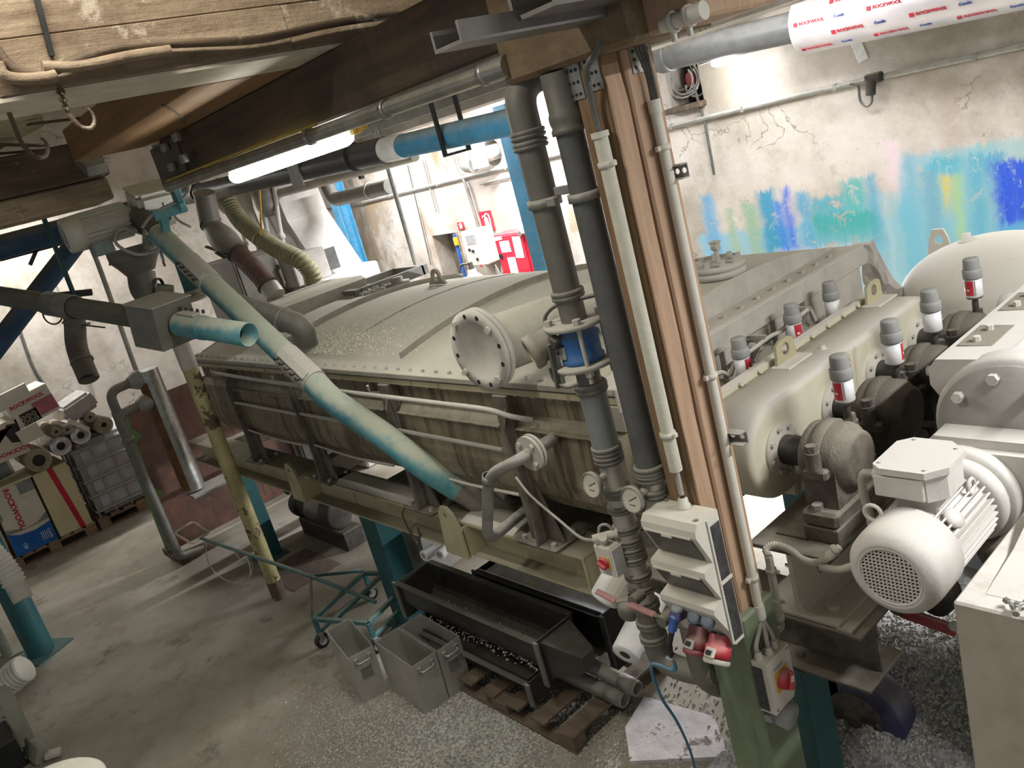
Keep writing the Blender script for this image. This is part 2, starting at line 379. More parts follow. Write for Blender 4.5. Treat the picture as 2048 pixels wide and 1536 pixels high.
PAINT_PX = [  # top left and bottom right of each brush stroke on the wall, colour, opacity
    ((-4.817, 6.200, 1.696), (-1.217, 6.200, 0.840), (128, 178, 200), .85), ((-3.574, 6.200, 1.872), (-1.164, 6.200, 1.094), (132, 182, 192), .7),
    ((-2.941, 6.200, 2.112), (-2.281, 6.200, 0.849), (122, 178, 196), .75), ((-2.589, 6.200, 2.109), (-1.583, 6.200, 1.246), (140, 186, 190), .7),
    ((-4.706, 6.200, 2.045), (-4.576, 6.200, 1.064), (106, 156, 192), .95), ((-4.473, 6.200, 1.891), (-4.391, 6.200, 1.059), (150, 172, 146), .95), ((-4.291, 6.200, 1.924), (-4.163, 6.200, 1.052), (138, 170, 146), .9),
    ((-4.135, 6.200, 2.008), (-3.968, 6.200, 1.047), (52, 142, 176), .95), ((-3.998, 6.200, 1.902), (-3.903, 6.200, 1.223), (40, 120, 204), .9), ((-3.894, 6.200, 2.027), (-3.835, 6.200, 1.394), (36, 100, 208), 1.), ((-3.781, 6.200, 1.947), (-3.669, 6.200, 1.038), (78, 154, 190), .9),
    ((-3.668, 6.200, 1.884), (-3.369, 6.200, 1.568), (78, 160, 178), .9), ((-3.385, 6.200, 1.999), (-3.209, 6.200, 1.554), (84, 168, 170), .9), ((-3.190, 6.200, 2.011), (-3.100, 6.200, 1.426), (92, 158, 186), .85), ((-3.660, 6.200, 1.751), (-3.127, 6.200, 1.578), (64, 158, 156), .9),
    ((-2.941, 6.200, 2.057), (-2.874, 6.200, 1.016), (104, 172, 194), .85), ((-2.856, 6.200, 2.152), (-2.837, 6.200, 1.173), (92, 162, 190), .7), ((-2.726, 6.200, 2.053), (-2.491, 6.200, 1.936), (56, 164, 190), .9), ((-2.775, 6.200, 1.995), (-2.674, 6.200, 1.010), (112, 160, 180), .8),
    ((-2.643, 6.200, 1.933), (-2.573, 6.200, 1.698), (206, 190, 80), .95), ((-2.548, 6.200, 1.927), (-2.518, 6.200, 1.308), (172, 198, 70), .9), ((-2.463, 6.200, 2.054), (-2.350, 6.200, 1.001), (96, 166, 190), .9), ((-2.368, 6.200, 2.032), (-2.224, 6.200, 1.898), (80, 150, 190), .9),
    ((-3.021, 6.200, 2.234), (-2.913, 6.200, 1.875), (214, 196, 200), .95), ((-3.043, 6.200, 1.960), (-3.055, 6.200, 1.183), (220, 206, 208), .9), ((-2.609, 6.200, 2.590), (-2.472, 6.200, 2.090), (170, 158, 146), .6), ((-4.076, 6.200, 1.499), (-3.260, 6.200, 1.193), (214, 200, 198), .35),
    ((-11.638, 6.200, 2.534), (-11.327, 6.200, 1.573), (150, 132, 100), .85), ((-8.452, 6.200, 3.092), (-8.301, 6.200, 2.804), (152, 134, 104), .85), ((-7.654, 6.200, 2.738), (-7.657, 6.200, 2.304), (186, 170, 156), .6), ((-10.203, 6.200, 2.807), (-9.530, 6.200, 2.520), (160, 140, 106), .7),
    ((-2.299, 6.200, 1.967), (-1.157, 6.200, 1.463), (48, 88, 208), 1.), ((-2.302, 6.200, 1.544), (-1.169, 6.200, 0.839), (92, 168, 204), .9),
]
PAINT = [(p[0], q[0], q[2], p[2], c_, a_) for p, q, c_, a_ in PAINT_PX]
YW, XL = 6.2, -11.6
b = MB(); nx, ny = 1, 1
b.add([(-13, -6, 0), (5, -6, 0), (5, YW+.3, 0), (-13, YW+.3, 0), (-13, -6, -.2), (5, -6, -.2), (5, YW+.3, -.2), (-13, YW+.3, -.2)], [(0, 1, 2, 3), (7, 6, 5, 4), (0, 4, 5, 1), (1, 5, 6, 2), (2, 6, 7, 3), (3, 7, 4, 0)])
b.build('floor', floor_mat(), kind='structure', label='dusty stained concrete floor of the workshop')
HOLE_BOX = [(-4.820, 6.200, 3.166), (-4.593, 6.200, 2.843)]
HATCH = ((-8.911, 6.200, 2.046), (-8.446, 6.200, 2.043))
VENT = (-7.330, 6.200, 2.857)
hx0, hx1, hz1 = HATCH[0][0], HATCH[1][0]+.06, HATCH[0][2]
gx0, gx1 = HOLE_BOX[0][0], HOLE_BOX[1][0]+.12; gz1, gz0 = HOLE_BOX[0][2], HOLE_BOX[1][2]
b = MB(); b.prism([(XL-.3, 0), (5, 0), (5, 4.95), (XL-.3, 4.95)], 'y', YW, YW+.3,
    holes=[[(hx0, .55), (hx1, .55), (hx1, hz1), (hx0, hz1)], [(gx0, gz0), (gx1, gz0), (gx1, gz1), (gx0, gz1)], circle(VENT[0], VENT[2], .15, 20)])
WB = b.build('wall_back', wall_mat('painted_plaster', True), kind='structure', label='pale crumbling plaster wall with blue and yellow brushed paint')
b = MB(); b.box((XL-.3, -6, 0), (XL, YW, 4.95)); b.build('wall_left', wall_mat('old_plaster'), kind='structure', label='bare patchy plaster wall behind the stacked cartons')
b = MB(); b.box((XL-.3, -6, 4.75), (5, YW+.3, 4.95)); b.build('ceiling', M('ceiling_plaster', (186, 178, 150), .9, 0, 0, None, .2, 3, .4, 12, .1, (120, 100, 70)), kind='structure', label='pale plaster ceiling between the old beams')

# ---------------------------------------------------------------- beams and posts
# transverse old beam close to the camera: planks and boards on its face, a split, a lath along its foot
fb = thing('ceiling_beam', (-2.85, .6, 3.45), 'old whitewashed timber ceiling beam nearest the camera, dusty cable along its face', 'beam')
part('core', m_oldwoodd, fb, lambda b: b.box((-2.99, -2.4, 3.47), (-2.74, 2.75, 4.40)))
zz = [3.452, 3.60, 3.735, 3.87, 4.02, 4.2, 4.4]
for i in range(6):
    ys = [-2.4, -.35+.3*(i % 3), .62-.2*(i % 3), 1.55+.12*i, 2.75]
    for j in range(4):
        d = random.uniform(0, .014)
        part('board', m_oldwood, fb, lambda b: b.box((-2.735, ys[j]+.001, zz[i]+.001), (-2.705+d*.5, ys[j+1]-.001, zz[i+1]-.001), .003))
part('foot_lath', M('pale_lath', (214, 206, 188), .85, 0, 0, None, .08, 8, .4, 30), fb, lambda b: b.box((-3.0, -2.4, 3.44), (-2.705, 2.75, 3.452)))
pts = [(-2.670, 0.651, 3.575), (-2.670, 0.673, 3.520), (-2.670, 0.733, 3.490), (-2.670, 0.776, 3.497), (-2.670, 0.837, 3.513), (-2.670, 0.936, 3.530), (-2.670, 1.048, 3.529), (-2.670, 1.218, 3.513), (-2.670, 1.421, 3.497), (-2.670, 1.655, 3.510), (-2.670, 1.865, 3.512), (-2.670, 2.233, 3.495), (-2.670, 2.552, 3.493)]
part('dusty_cable', m_oldwoodd, fb, lambda b: b.tube(spline(pts, 6), .014, 8))
pts2 = [(-2.665, 0.746, 3.510), (-2.665, 0.844, 3.497), (-2.665, 0.991, 3.504), (-2.665, 1.115, 3.504)]
part('dusty_pipe', m_oldwood, fb, lambda b: b.tube(spline(pts2, 5), .016, 8))
pts3 = [(-2.660, 0.639, 3.535), (-2.660, 0.642, 3.502), (-2.660, 0.677, 3.486), (-2.660, 0.740, 3.480), (-2.660, 0.770, 3.482)]
part('bent_pipe', m_oldwood, fb, lambda b: b.tube(spline(pts3, 6), .017, 8))
part('split', m_black, fb, lambda b: b.bar((-2.690, 0.809, 3.700), (-2.690, 0.788, 3.538), .012, .014))

def hook(name, top, mid, label, chain=False):
    t = thing(name, top, label, 'hook'); top = V(top); bot = V(mid)
    if chain:
        k = 7; d = (bot-top)/k
        for i in range(k):
            c = top+d*(i+.5); up = d.normalized(); s_ = Vector((0, 1, 0)) if i % 2 else Vector((1, 0, 0))
            loop = [c+up*d.length*.72*math.sin(a)+s_*.009*math.cos(a) for a in [2*PI*q/10 for q in range(11)]]
            part('chain_link', m_oldwoodd, t, lambda b: b.tube(loop, .0035, 5))
        st = bot
    else:
        part('shank', m_oldwoodd, t, lambda b: b.tube([top, bot], .007, 8)); st = bot
    p = [st, st+V(0, .006, -.02), st+V(0, .02, -.045), st+V(0, .045, -.052), st+V(0, .062, -.035), st+V(0, .064, -.012), st+V(0, .055, .002)]
    part('crook', m_oldwoodd, t, lambda b: b.tube(spline(p, 5), .008, 8, rfun=lambda u: .0085*(1-.55*u)))
    return t
hook('ceiling_hook', (-2.850, 0.661, 3.435), (-2.850, 0.660, 3.349), 'plain dusty iron hook hanging from old beam at far left')
hook('chain_hook', (-2.700, 0.778, 3.459), (-2.700, 0.774, 3.385), 'short dusty chain with hook hanging from old beam', True)

# torn laths and sagging boards in the ceiling hole behind the near beam
tl = thing('torn_ceiling', (-4.2, 1.0, 3.72), 'torn sagging plaster ceiling with broken laths above the brown joist', 'ceiling panel')
part('plaster_sheet', M('greenish_plaster', (176, 172, 140), .9, 0, 0, None, .12, 4, .5, 14), tl, lambda b: b.prism([(-7.6, -2.2), (-3.3, -2.2), (-3.3, .95), (-3.75, 1.12), (-4.1, 1.02), (-4.6, 1.2), (-5.4, 1.05), (-6.4, 1.3), (-7.6, 1.2)], 'z', 3.62, 3.66))
for i in range(9):
    x = -3.5-.42*i; a = random.uniform(-.3, .3); p = V(x, 1.05+random.uniform(-.1, .2), 3.60)
    part('lath', m_oldwoodd, tl, lambda b: b.bar(p, p+V(math.sin(a)*.3-.1, .28, random.uniform(-.05, .03)), .035, .008))
for i in range(6):
    p = V(-3.6-.6*i, .3+random.uniform(-.4, .4), 3.612)
    part('crack_seam', m_oldwoodd, tl, lambda b: b.bar(p, p+V(random.uniform(-.3, .3), .45, 0), .012, .006))
gl = thing('timber_joist', (-3.2, 1.5, 3.44), 'orange brown timber joist lying over the dark beam', 'beam')
part('plank', m_joist, gl, lambda b: b.box((-4.75, 1.30, 3.44), (-3.02, 1.72, 3.60), .006))
part('crack', m_oldwoodd, gl, lambda b: b.tube([(-3.286, 1.273, 3.436), (-3.462, 1.374, 3.436), (-3.783, 1.534, 3.436), (-4.115, 1.658, 3.436)], .005, 4))
gb = thing('glulam_beam', (-3.0, 1.85, 3.22), 'dark stained main timber beam carrying the lit tube lamp', 'beam')
part('beam_body', m_glulam, gb, lambda b: b.box((-4.62, 1.70, 3.22), (-1.30, 1.98, 3.44), .008))
part('end_plate', M('weathered_plate', (92, 88, 80), .7, .3, .4), gb, lambda b: b.box((-4.75, 1.685, 3.20), (-4.36, 1.70, 3.42), .004))
repeat('plate_nut', m_dgalv, gb, lambda b: b.box((-.03, -.03, -.02), (.03, .0, .02), .006), [(-4.22, 1.66, 3.405), (-4.22, 1.66, 3.30), (-4.47, 1.68, 3.39), (-4.47, 1.68, 3.29)])
cap = thing('cap_block', (-1.6, 1.75, 3.10), 'short thick weathered timber block on top of the wooden post', 'beam')
part('block', m_block, cap, lambda b: b.box((-1.84, 1.66, 3.125), (-1.36, 2.0, 3.42), .012))
# pale timber running back over the post, and its conduit end
pb = thing('cross_timber', (-1.35, 1.9, 3.12), 'pinkish raw timber running back above the wooden post', 'beam')
part('timber', m_woodpl, pb, lambda b: b.box((-1.46, 1.72, 3.13), (-1.20, 2.02, 3.36), .008))
# left cross beam
lb = thing('far_cross_beam', (-5.1, .4, 3.25), 'dirty timber cross beam above the blue pipes at far left', 'beam')
part('upper_timber', m_oldwoodd, lb, lambda b: b.box((-5.35, -2.4, 3.36), (-4.98, 1.52, 3.56), .01))
part('lower_timber', m_oldwood, lb, lambda b: b.box((-5.40, -2.4, 3.235), (-5.0, 1.50, 3.355), .01))
part('bracket', m_dgalv, lb, lambda b: b.box((-4.99, 1.36, 3.40), (-4.80, 1.46, 3.46), .004, Matrix.Rotation(.5, 3, 'Y')))
# back beam of concrete with a grey steel rail
bb = thing('back_beam', (-5.2, 4.5, 3.25), 'rough pale concrete beam with grey rail above blue column', 'beam')
part('concrete', wall_mat('beam_plaster'), bb, lambda b: b.box((-9.5, 4.5, 3.27), (3.0, 4.85, 3.9)))
part('rail', M('grey_rail', (146, 146, 144), .5, .3, .2), bb, lambda b: b.box((-9.5, 4.44, 3.33), (-2.2, 4.50, 3.41), .004))
# grey channels over the camera's right
ch = thing('steel_channel', (-1.5, 1.4, 3.2), 'grey painted steel channel passing over the wooden post, lower of two', 'channel')
m_chan = M('grey_channel_paint', (112, 110, 106), .5, .2, .2)
part('web', m_chan, ch, lambda b: b.box((-1.52, 1.20, 3.20), (-1.42, 2.6, 3.208)))
part('flange', m_chan, ch, lambda b: b.box((-1.428, 1.20, 3.208), (-1.42, 2.6, 3.245)))
part('flange', m_chan, ch, lambda b: b.box((-1.52, 1.20, 3.208), (-1.512, 2.6, 3.245)))
c2 = thing('steel_channel', (-1.3, 1.4, 3.26), 'grey painted steel channel at top edge, upper of two', 'channel')
part('web', m_chan, c2, lambda b: b.box((-1.44, 1.37, 3.222), (-1.30, 2.6, 3.232)))
part('flange', m_chan, c2, lambda b: b.box((-1.31, 1.37, 3.232), (-1.30, 2.6, 3.285)))
part('flange', m_chan, c2, lambda b: b.box((-1.44, 1.37, 3.232), (-1.43, 2.6, 3.285)))

dk = thing('shade_deck', (-1.7, 1.6, 3.7), 'unseen deck boards added overhead to shade the dark beam', 'deck')  # unseen deck, added to keep the warm lamp off beam and pipes
for k in range(7): part('board', m_oldwoodd, dk, lambda b: b.box((-2.5, 1.10+.19*k, 3.70), (-.5, 1.285+.19*k, 3.735), .003))
# wooden post on its steel leg
PX0, PX1, PY0, PY1 = -1.622, -1.505, 1.70, 1.90
wp = thing('wooden_post', (-1.56, 1.8, 1.22), 'tall brown timber post of two boards with white conduits', 'post')
part('board', m_woodpost, wp, lambda b: b.box((PX0, PY0, 1.42), (-1.512, 1.775, 3.13), .006))
part('board', m_woodpl, wp, lambda b: b.box((-1.600, 1.776, 1.30), (PX1+.006, PY1, 3.13), .006))
part('edge_splinter', m_woodpl, wp, lambda b: b.prism([(-1.512, 1.40), (-1.505, 1.40), (-1.503, 1.75), (-1.507, 2.1), (-1.502, 2.35), (-1.506, 2.65), (-1.503, 3.0), (-1.512, 3.1)], 'y', 1.703, 1.765))
def nail_plate(b, x0, x1, y, z0, z1): b.box((x0, y-.003, z0), (x1, y, z1), .001)
def nplate(x0, x1, z0, z1, face):
    if face == 'y':
        o = part('nail_plate', m_galv, wp, lambda b: b.box((x0, PY0-.004, z0), (x1, PY0-.001, z1), .001))
        repeat('plate_hole', m_black, wp, lambda b: b.cyl((0, 0, 0), (0, -.0015, 0), .0045, n=8), [(x, PY0-.0045, z) for i, x in enumerate([x0+.012+k*(x1-x0-.024)/2 for k in range(3)]) for z in [z0+.014+j*(z1-z0-.028)/3 for j in range(4)]])
    else:
        o = part('nail_plate', m_galv, wp, lambda b: b.box((PX1+.007, x0, z0), (PX1+.010, x1, z1), .001))
        repeat('plate_hole', m_black, wp, lambda b: b.cyl((0, 0, 0), (.0015, 0, 0), .0045, n=8), [(PX1+.0105, x, z) for i, x in enumerate([x0+.012+k*(x1-x0-.024)/2 for k in range(3)]) for z in [z0+.014+j*(z1-z0-.028)/3 for j in range(4)]])
nplate(-1.640, -1.585, 3.035, 3.155, 'y'); nplate(-1.572, -1.517, 3.045, 3.165, 'y'); nplate(1.80, 1.88, 3.06, 3.15, 'x')
sl = thing('steel_column', (-1.55, 1.82, 0), 'sage green square steel leg under the wooden post', 'post')
part('tube', m_green, sl, lambda b: b.box((-1.64, 1.74, .012), (-1.475, 1.915, 1.42), .008))
part('foot_plate', m_green, sl, lambda b: b.box((-1.70, 1.68, 0), (-1.42, 1.97, .012)))
t = thing('drive_column', (-1.67, 2.20, 0), 'dark teal steel leg under the drive frame behind green leg', 'post')
part('tube', m_teald, t, lambda b: b.box((-1.76, 2.12, .012), (-1.58, 2.28, .918), .008))
part('foot_plate', m_teald, t, lambda b: b.box((-1.82, 2.06, 0), (-1.52, 2.34, .012)))

# white conduits up the post
def clip(name, parent, p, ax, r=.02):
    p = V(p)
    part(name, m_white, parent, lambda b: (b.lathe(p-V(0, 0, .008), (0, 0, 1), [(0, r*.9), (0, r*1.2), (.016, r*1.2), (.016, r*.9)], 14), b.obox(p+V(*ax)*(r*1.25), (.014, .014, .014), None, .002)))
c1 = thing('conduit', (-1.541, 1.668, 1.9), 'thick chalky white conduit on the darker left board of post', 'conduit')
part('tube', m_conduit, c1, lambda b: b.cyl((-1.541, 1.672, 1.965), (-1.541, 1.672, 2.93), .0195, n=16))
part('end_collar', m_white, c1, lambda b: b.cyl((-1.541, 1.672, 2.93), (-1.541, 1.672, 2.945), .024, n=16))
for z in (2.08, 2.86): clip('clip', c1, (-1.541, 1.672, z), (1, 0, 0))
part('cable', m_wired, c1, lambda b: b.tube(spline([(-1.541, 1.672, 2.94), (-1.543, 1.672, 3.02), (-1.52, 1.655, 3.10), (-1.47, 1.66, 3.14), (-1.455, 1.69, 3.22), (-1.44, 1.72, 3.4)], 6), .0085, 8))
part('cable_tail', m_wire, c1, lambda b: b.tube([(-1.541, 1.672, 1.97), (-1.541, 1.672, 1.885)], .008, 8))
c2_ = thing('conduit', (-1.478, 1.84, 1.25), 'slim white conduit on the paler right board of post', 'conduit')
part('tube', m_white, c2_, lambda b: b.cyl((-1.480, 1.835, 1.40), (-1.480, 1.835, 2.965), .0150, n=14))
part('end_collar', m_white, c2_, lambda b: b.cyl((-1.480, 1.835, 2.95), (-1.480, 1.835, 2.985), .018, n=14))
part('end_collar', m_white, c2_, lambda b: b.cyl((-1.480, 1.835, 1.37), (-1.480, 1.835, 1.42), .019, n=14))
for z in (1.52, 2.20, 2.86): clip('clip', c2_, (-1.480, 1.835, z), (0, -1, 0), .017)
for k in range(3):
    part('cable', m_wired, c2_, lambda b: b.tube(spline([(-1.480+.005*k, 1.832+.004*k, 2.97), (-1.480+.006*k, 1.83+.003*k, 3.06), (-1.475+.004*k, 1.80+.012*k, 3.14), (-1.44, 1.78+.012*k, 3.20), (-1.33, 1.80+.012*k, 3.255)], 5), .0055, 6))
# white conduit end clamped to the pale cross timber
ce = thing('conduit_end', (-1.265, 1.720, 3.142), 'white conduit socket clamped to the raw timber over post', 'conduit')
q0, q1 = (-1.301, 1.700, 3.140), (-1.182, 1.700, 3.143)
part('socket', m_white, ce, lambda b: (b.cyl(q0, V(q0).lerp(V(q1), .62), .017, n=14), b.cyl(V(q0).lerp(V(q1), .62), q1, .021, n=14)))
for f in (.22, .6):
    pp = V(q0).lerp(V(q1), f); part('clamp', m_white, ce, lambda b: (b.lathe(pp, V(q1)-V(q0), [(0, .019), (0, .025), (.012, .025), (.012, .019)], 14), b.obox(pp-V(0, 0, .032), (.012, .012, .02), None, .002)))

# strip luminaires along the ceiling
for i, (x, y, z, L, p, rz, c) in enumerate(LIGHTS):
    lab = ['strip ceiling lamp behind the dryer at its far end', 'strip ceiling lamp behind the middle of the dryer', 'strip ceiling lamp over the drive beside painted wall', 'strip ceiling lamp above the grey gear motor', 'warm strip ceiling lamp beside the near old beam', 'unseen strip lamp added to brighten wall above the white hopper', 'unseen strip lamp added to brighten stacked cartons and left wall'][i]
    t = thing('strip_lamp', (x, y, z), lab, 'lamp', 'strip ceiling lamps')
    h = (L/2+.04, .07) if rz == 0 else (.07, L/2+.04)
    part('housing', m_whitec, t, lambda b: b.box((x-h[0], y-h[1], z-.06), (x+h[0], y+h[1], z), .01))
    part('hanger', m_dgalv, t, lambda b: b.box((x-.01, y-.01, z), (x+.01, y+.01, 4.75)))

# ---------------------------------------------------------------- visible tube lamp and silver pipe on the dark beam
m_tube = emit('lit_tube', (1, .98, .91), 34)
tl_ = thing('tube_lamp', (-3.5, 1.80, 3.12), 'lit white tube lamp under the dark beam', 'lamp')
part('diffuser', m_tube, tl_, lambda b: b.lathe((-4.10, 1.80, 3.155), (1, 0, 0), [(0, .004), (.02, .03), (.05, .036), (1.12, .036), (1.15, .03), (1.17, .004)], 18))
part('housing', m_whitec, tl_, lambda b: b.box((-4.06, 1.765, 3.176), (-2.97, 1.835, 3.205), .006))
part('end_clip', m_yellow, tl_, lambda b: b.box((-2.90, 1.78, 3.15), (-2.86, 1.82, 3.185), .006))
part('end_clip', m_yellow, tl_, lambda b: b.box((-2.86, 1.79, 3.165), (-2.80, 1.81, 3.185), .004, Matrix.Rotation(.4, 3, 'Y')))
sp = thing('silver_pipe', (-2.9, 1.66, 3.18), 'shiny silver conduit pipe running along the dark beam edge', 'pipe')
part('pipe', M('silver_pipe_metal', (176, 176, 168), .3, .8, .35, (120, 116, 104), .15, 6), sp, lambda b: b.cyl((-4.62, 1.665, 3.205), (-1.82, 1.665, 3.175), .026, n=16))
for x in (-3.0, -1.92, -2.45): part('clamp', m_galv, sp, lambda b: b.lathe((x, 1.665, 3.19-.011*(x+3.2)), (1, 0, 0), [(0, .027), (0, .033), (.022, .033), (.022, .027)], 14))
part('end_sleeve', m_galv, sp, lambda b: b.cyl((-1.90, 1.665, 3.176), (-1.805, 1.665, 3.175), .032, n=16))
part('yellow_cable', M('cable_yellow', (196, 176, 84), .6), sp, lambda b: b.tube(spline([(-4.6, 1.655, 3.236), (-3.9, 1.655, 3.232), (-3.2, 1.655, 3.226), (-2.9, 1.655, 3.22)], 4), .006, 6))

# ---------------------------------------------------------------- the long dryer
DX0, DX1 = -6.95, -2.20          # far end, drive end
YA, YB = 2.14, 4.14              # near and far edge of the cover flange
def dome_z(y): return 1.985 + .115*(1-((y-3.2)/.92)**2)
dr = thing('paddle_dryer', (-4.6, 3.15, .95), 'long dust-covered trough dryer with domed cover on yellow beams', 'dryer')
# trough with bulging jacket, per bay
prof = [(2.20, 1.93), (2.20, 1.80), (2.155, 1.755), (2.15, 1.50), (2.17, 1.42), (2.24, 1.33), (2.36, 1.24), (2.52, 1.185), (2.72, 1.165), (3.15, 1.16)]
bays = [(-6.85, -6.25), (-6.17, -5.15), (-5.07, -3.98), (-3.87, -2.96), (-2.88, -2.24)]
for x0, x1 in bays:
    b = MB(); n = len(prof); full = prof + [(6.3-y, z) for y, z in reversed(prof[:-1])]
    b.prism(full, 'x', x0, x1); b.build('jacket', m_trough, dr)
part('trough_shell', m_trough, dr, lambda b: b.prism([(2.215, 1.93), (2.215, 1.5), (2.30, 1.36), (2.5, 1.24), (2.75, 1.205), (3.55, 1.205), (3.8, 1.24), (4.0, 1.36), (4.085, 1.5), (4.085, 1.93)], 'x', DX0+.05, DX1-.04))
# chamfered sub panels on the nearest jackets (stiffening ledges)
for x0, x1 in bays[1:]:
    part('jacket_ledge', m_trough, dr, lambda b: b.box((x0+.02, 2.128, 1.752), (x1-.02, 2.16, 1.762), .003))
# cover flange bars
part('cover_flange', m_cover, dr, lambda b: b.box((DX0, YA, 1.955), (DX1, 2.34, 1.985), .004))
part('cover_flange', m_cover, dr, lambda b: b.box((DX0, 3.96, 1.955), (DX1, YB, 1.985), .004))
part('trough_flange', m_cream, dr, lambda b: b.box((DX0, YA+.01, 1.915), (DX1, 2.30, 1.948), .004))
part('flange_gasket', m_black, dr, lambda b: b.box((DX0, YA+.02, 1.947), (DX1, 2.30, 1.956)))
part('cover_flange', m_dust, dr, lambda b: b.box((DX1-.14, YA, 1.962), (DX1, YB, 1.988), .004))
part('end_lip', m_dust, dr, lambda b: b.box((DX1, YA, 1.885), (DX1+.018, YB, 1.988), .004))
repeat('flange_bolt', m_dust, dr, lambda b: b.cyl((0, 0, -.088), (0, 0, .016), .0105, n=6, smooth=False), [(x, YA+.045, 1.985) for x in [DX1-.08-.1165*i for i in range(40)]])
repeat('end_bolt', m_dust, dr, lambda b: b.cyl((0, 0, 0), (0, 0, .014), .012, n=6, smooth=False), [(DX1-.055, 2.3+.135*i, 1.988) for i in range(13)])
# domed cover
def cover(b):
    n = 36; ys = [2.28+1.84*i/n for i in range(n+1)]; xs = [DX0, -6.2, -5.15, -3.97, -3.0, -2.34]; vs = [(x, y, dome_z(y)) for x in xs for y in ys]
    m = n+1; b.add(vs, [(i*m+j, (i+1)*m+j, (i+1)*m+j+1, i*m+j+1) for i in range(len(xs)-1) for j in range(n)], True)
part('cover_dome', m_cover, dr, cover)
def crescent(b, x0, x1, hgt=0.0, y0=2.28, y1=4.12, base=None):
    n = 40; ys = [y0+(y1-y0)*i/n for i in range(n+1)]
    top = [(y, dome_z(y)+hgt) for y in ys]; bot = [((y, base) if base is not None else (y, dome_z(y)-.006)) for y in reversed(ys)]
    b.prism(top+bot, 'x', x0, x1)
part('end_plate', m_dust, dr, lambda b: crescent(b, -2.345, -2.335, .006, base=1.983))
part('end_plate', m_dust, dr, lambda b: crescent(b, DX0, DX0+.01, .006, base=1.983))
for x, h, ya in ((-3.965, .036, 2.32), (-5.62, .036, 2.42), (-2.95, .02, 2.9)):
    part('cover_rib', m_cover, dr, lambda b: crescent(b, x, x+.012, h, ya, 4.09))
part('weld_seam', m_trough, dr, lambda b: b.tube([(-4.78, 2.55+1.4*i/30, dome_z(2.55+1.4*i/30)+.001) for i in range(31)], .004, 5))
# support legs with gussets
for x in (-6.21, -5.11, -3.925, -2.92):
    lg = part('leg', m_leg, dr, lambda b: b.box((x-.055, 2.135, 1.165), (x+.045, 2.205, 1.915), .004))
    part('gusset', m_leg, lg, lambda b: b.prism([(2.09, 1.165), (2.135, 1.165), (2.135, 1.30), (2.125, 1.86), (2.09, 1.78), (2.105, 1.35)], 'x', x+.028, x+.044))
    part('rear_gusset', m_leg, lg, lambda b: b.prism([(x+.05, 1.17), (x+.15, 1.17), (x+.05, 1.45)], 'y', 2.16, 2.172))
    part('foot_plate', m_leg, lg, lambda b: b.box((x-.12, 2.09, 1.15), (x+.16, 2.29, 1.168), .003))
    repeat('anchor_bolt', m_dust, lg, lambda b: b.cyl((0, 0, 0), (0, 0, .018), .014, n=6, smooth=False), [(x+.12, 2.12, 1.168), (x+.12, 2.25, 1.168), (x-.09, 2.12, 1.168)])
    for yy in (4.10,):
        part('leg', m_leg, dr, lambda b: b.box((x-.055, 4.09, 1.165), (x+.045, 4.16, 1.915), .004))
# drive-end plate with stiffeners
part('drive_end_wall', m_dust, dr, lambda b: b.prism([(2.22, 1.95), (2.22, 1.45), (2.4, 1.2), (3.9, 1.2), (4.08, 1.45), (4.08, 1.95)], 'x', -2.235, -2.215))
part('drive_end_wall', m_dust, dr, lambda b: b.box((-2.215, 3.52, 1.30), (-2.195, 4.09, 1.9), .004))
for y in (2.46, 2.87, 3.28, 3.55): part('stiffener', m_dust, dr, lambda b: b.box((-2.215, y-.035, 1.36), (-2.185, y+.035, 1.90), .004))
for y in (2.60, 3.03, 3.42): part('web_plate', m_dust, dr, lambda b: b.prism([(-2.2, 1.885), (-2.10, 1.885), (-2.2, 1.74)], 'y', y, y+.012))
# blind flange nozzle on the cover's near side
nz = part('side_nozzle', m_cover, dr, lambda b: b.cyl((-2.76, 2.02, 2.19), (-2.70, 2.95, 2.13), .125, n=32))
fx, fy, fz = -2.765, 1.985, 2.193
part('flange_ring', m_dust, nz, lambda b: b.lathe((fx, fy+.032, fz), (0, -1, 0), [(-.014, .12), (-.014, .178), (.008, .178), (.008, .172), (.014, .172), (.014, .178), (.034, .178), (.034, .128), (.028, .125), (.028, 0)], 44))
repeat('flange_hole', m_black, nz, lambda b: b.cyl((0, 0, 0), (0, -.002, 0), .011, n=10), [(fx+.153*math.cos(2*PI*(k+.3)/12), fy-.0005, fz+.153*math.sin(2*PI*(k+.3)/12)) for k in range(12) if k not in (1, 4, 7, 10)])
repeat('flange_bolt', m_dust, nz, lambda b: b.cyl((0, 0, 0), (0, -.018, 0), .015, n=6, smooth=False), [(fx+.153*math.cos(2*PI*(k+.3)/12), fy-.001, fz+.153*math.sin(2*PI*(k+.3)/12)) for k in (1, 4, 7, 10)])
def lug(b, c, w, h, t, hole, ax='y', flat=.5):     # plate lug with a hole, standing on c
    cx, cy, cz = c; r = w*.5
    if ax == 'y': u0 = cx; lo, hi = cy-t/2, cy+t/2
    else: u0 = cy; lo, hi = cx-t/2, cx+t/2
    poly = [(u0-r, cz), (u0+r, cz)] + [(u0+r*flat*2*math.cos(a)*.5+0, cz+h-r*.5+r*.5*math.sin(a)) for a in [PI*k/10 for k in range(11)]]
    b.prism(poly, ax, lo, hi, holes=[circle(u0, cz+h-r*.55, hole, 14)])
part('cover_lug', m_cover, dr, lambda b: lug(b, (-3.13, 2.20, 1.985), .15, .12, .014, .018))
part('cover_lug', m_cover, dr, lambda b: lug(b, (-5.2, 3.55, 2.09), .22, .12, .02, .03))
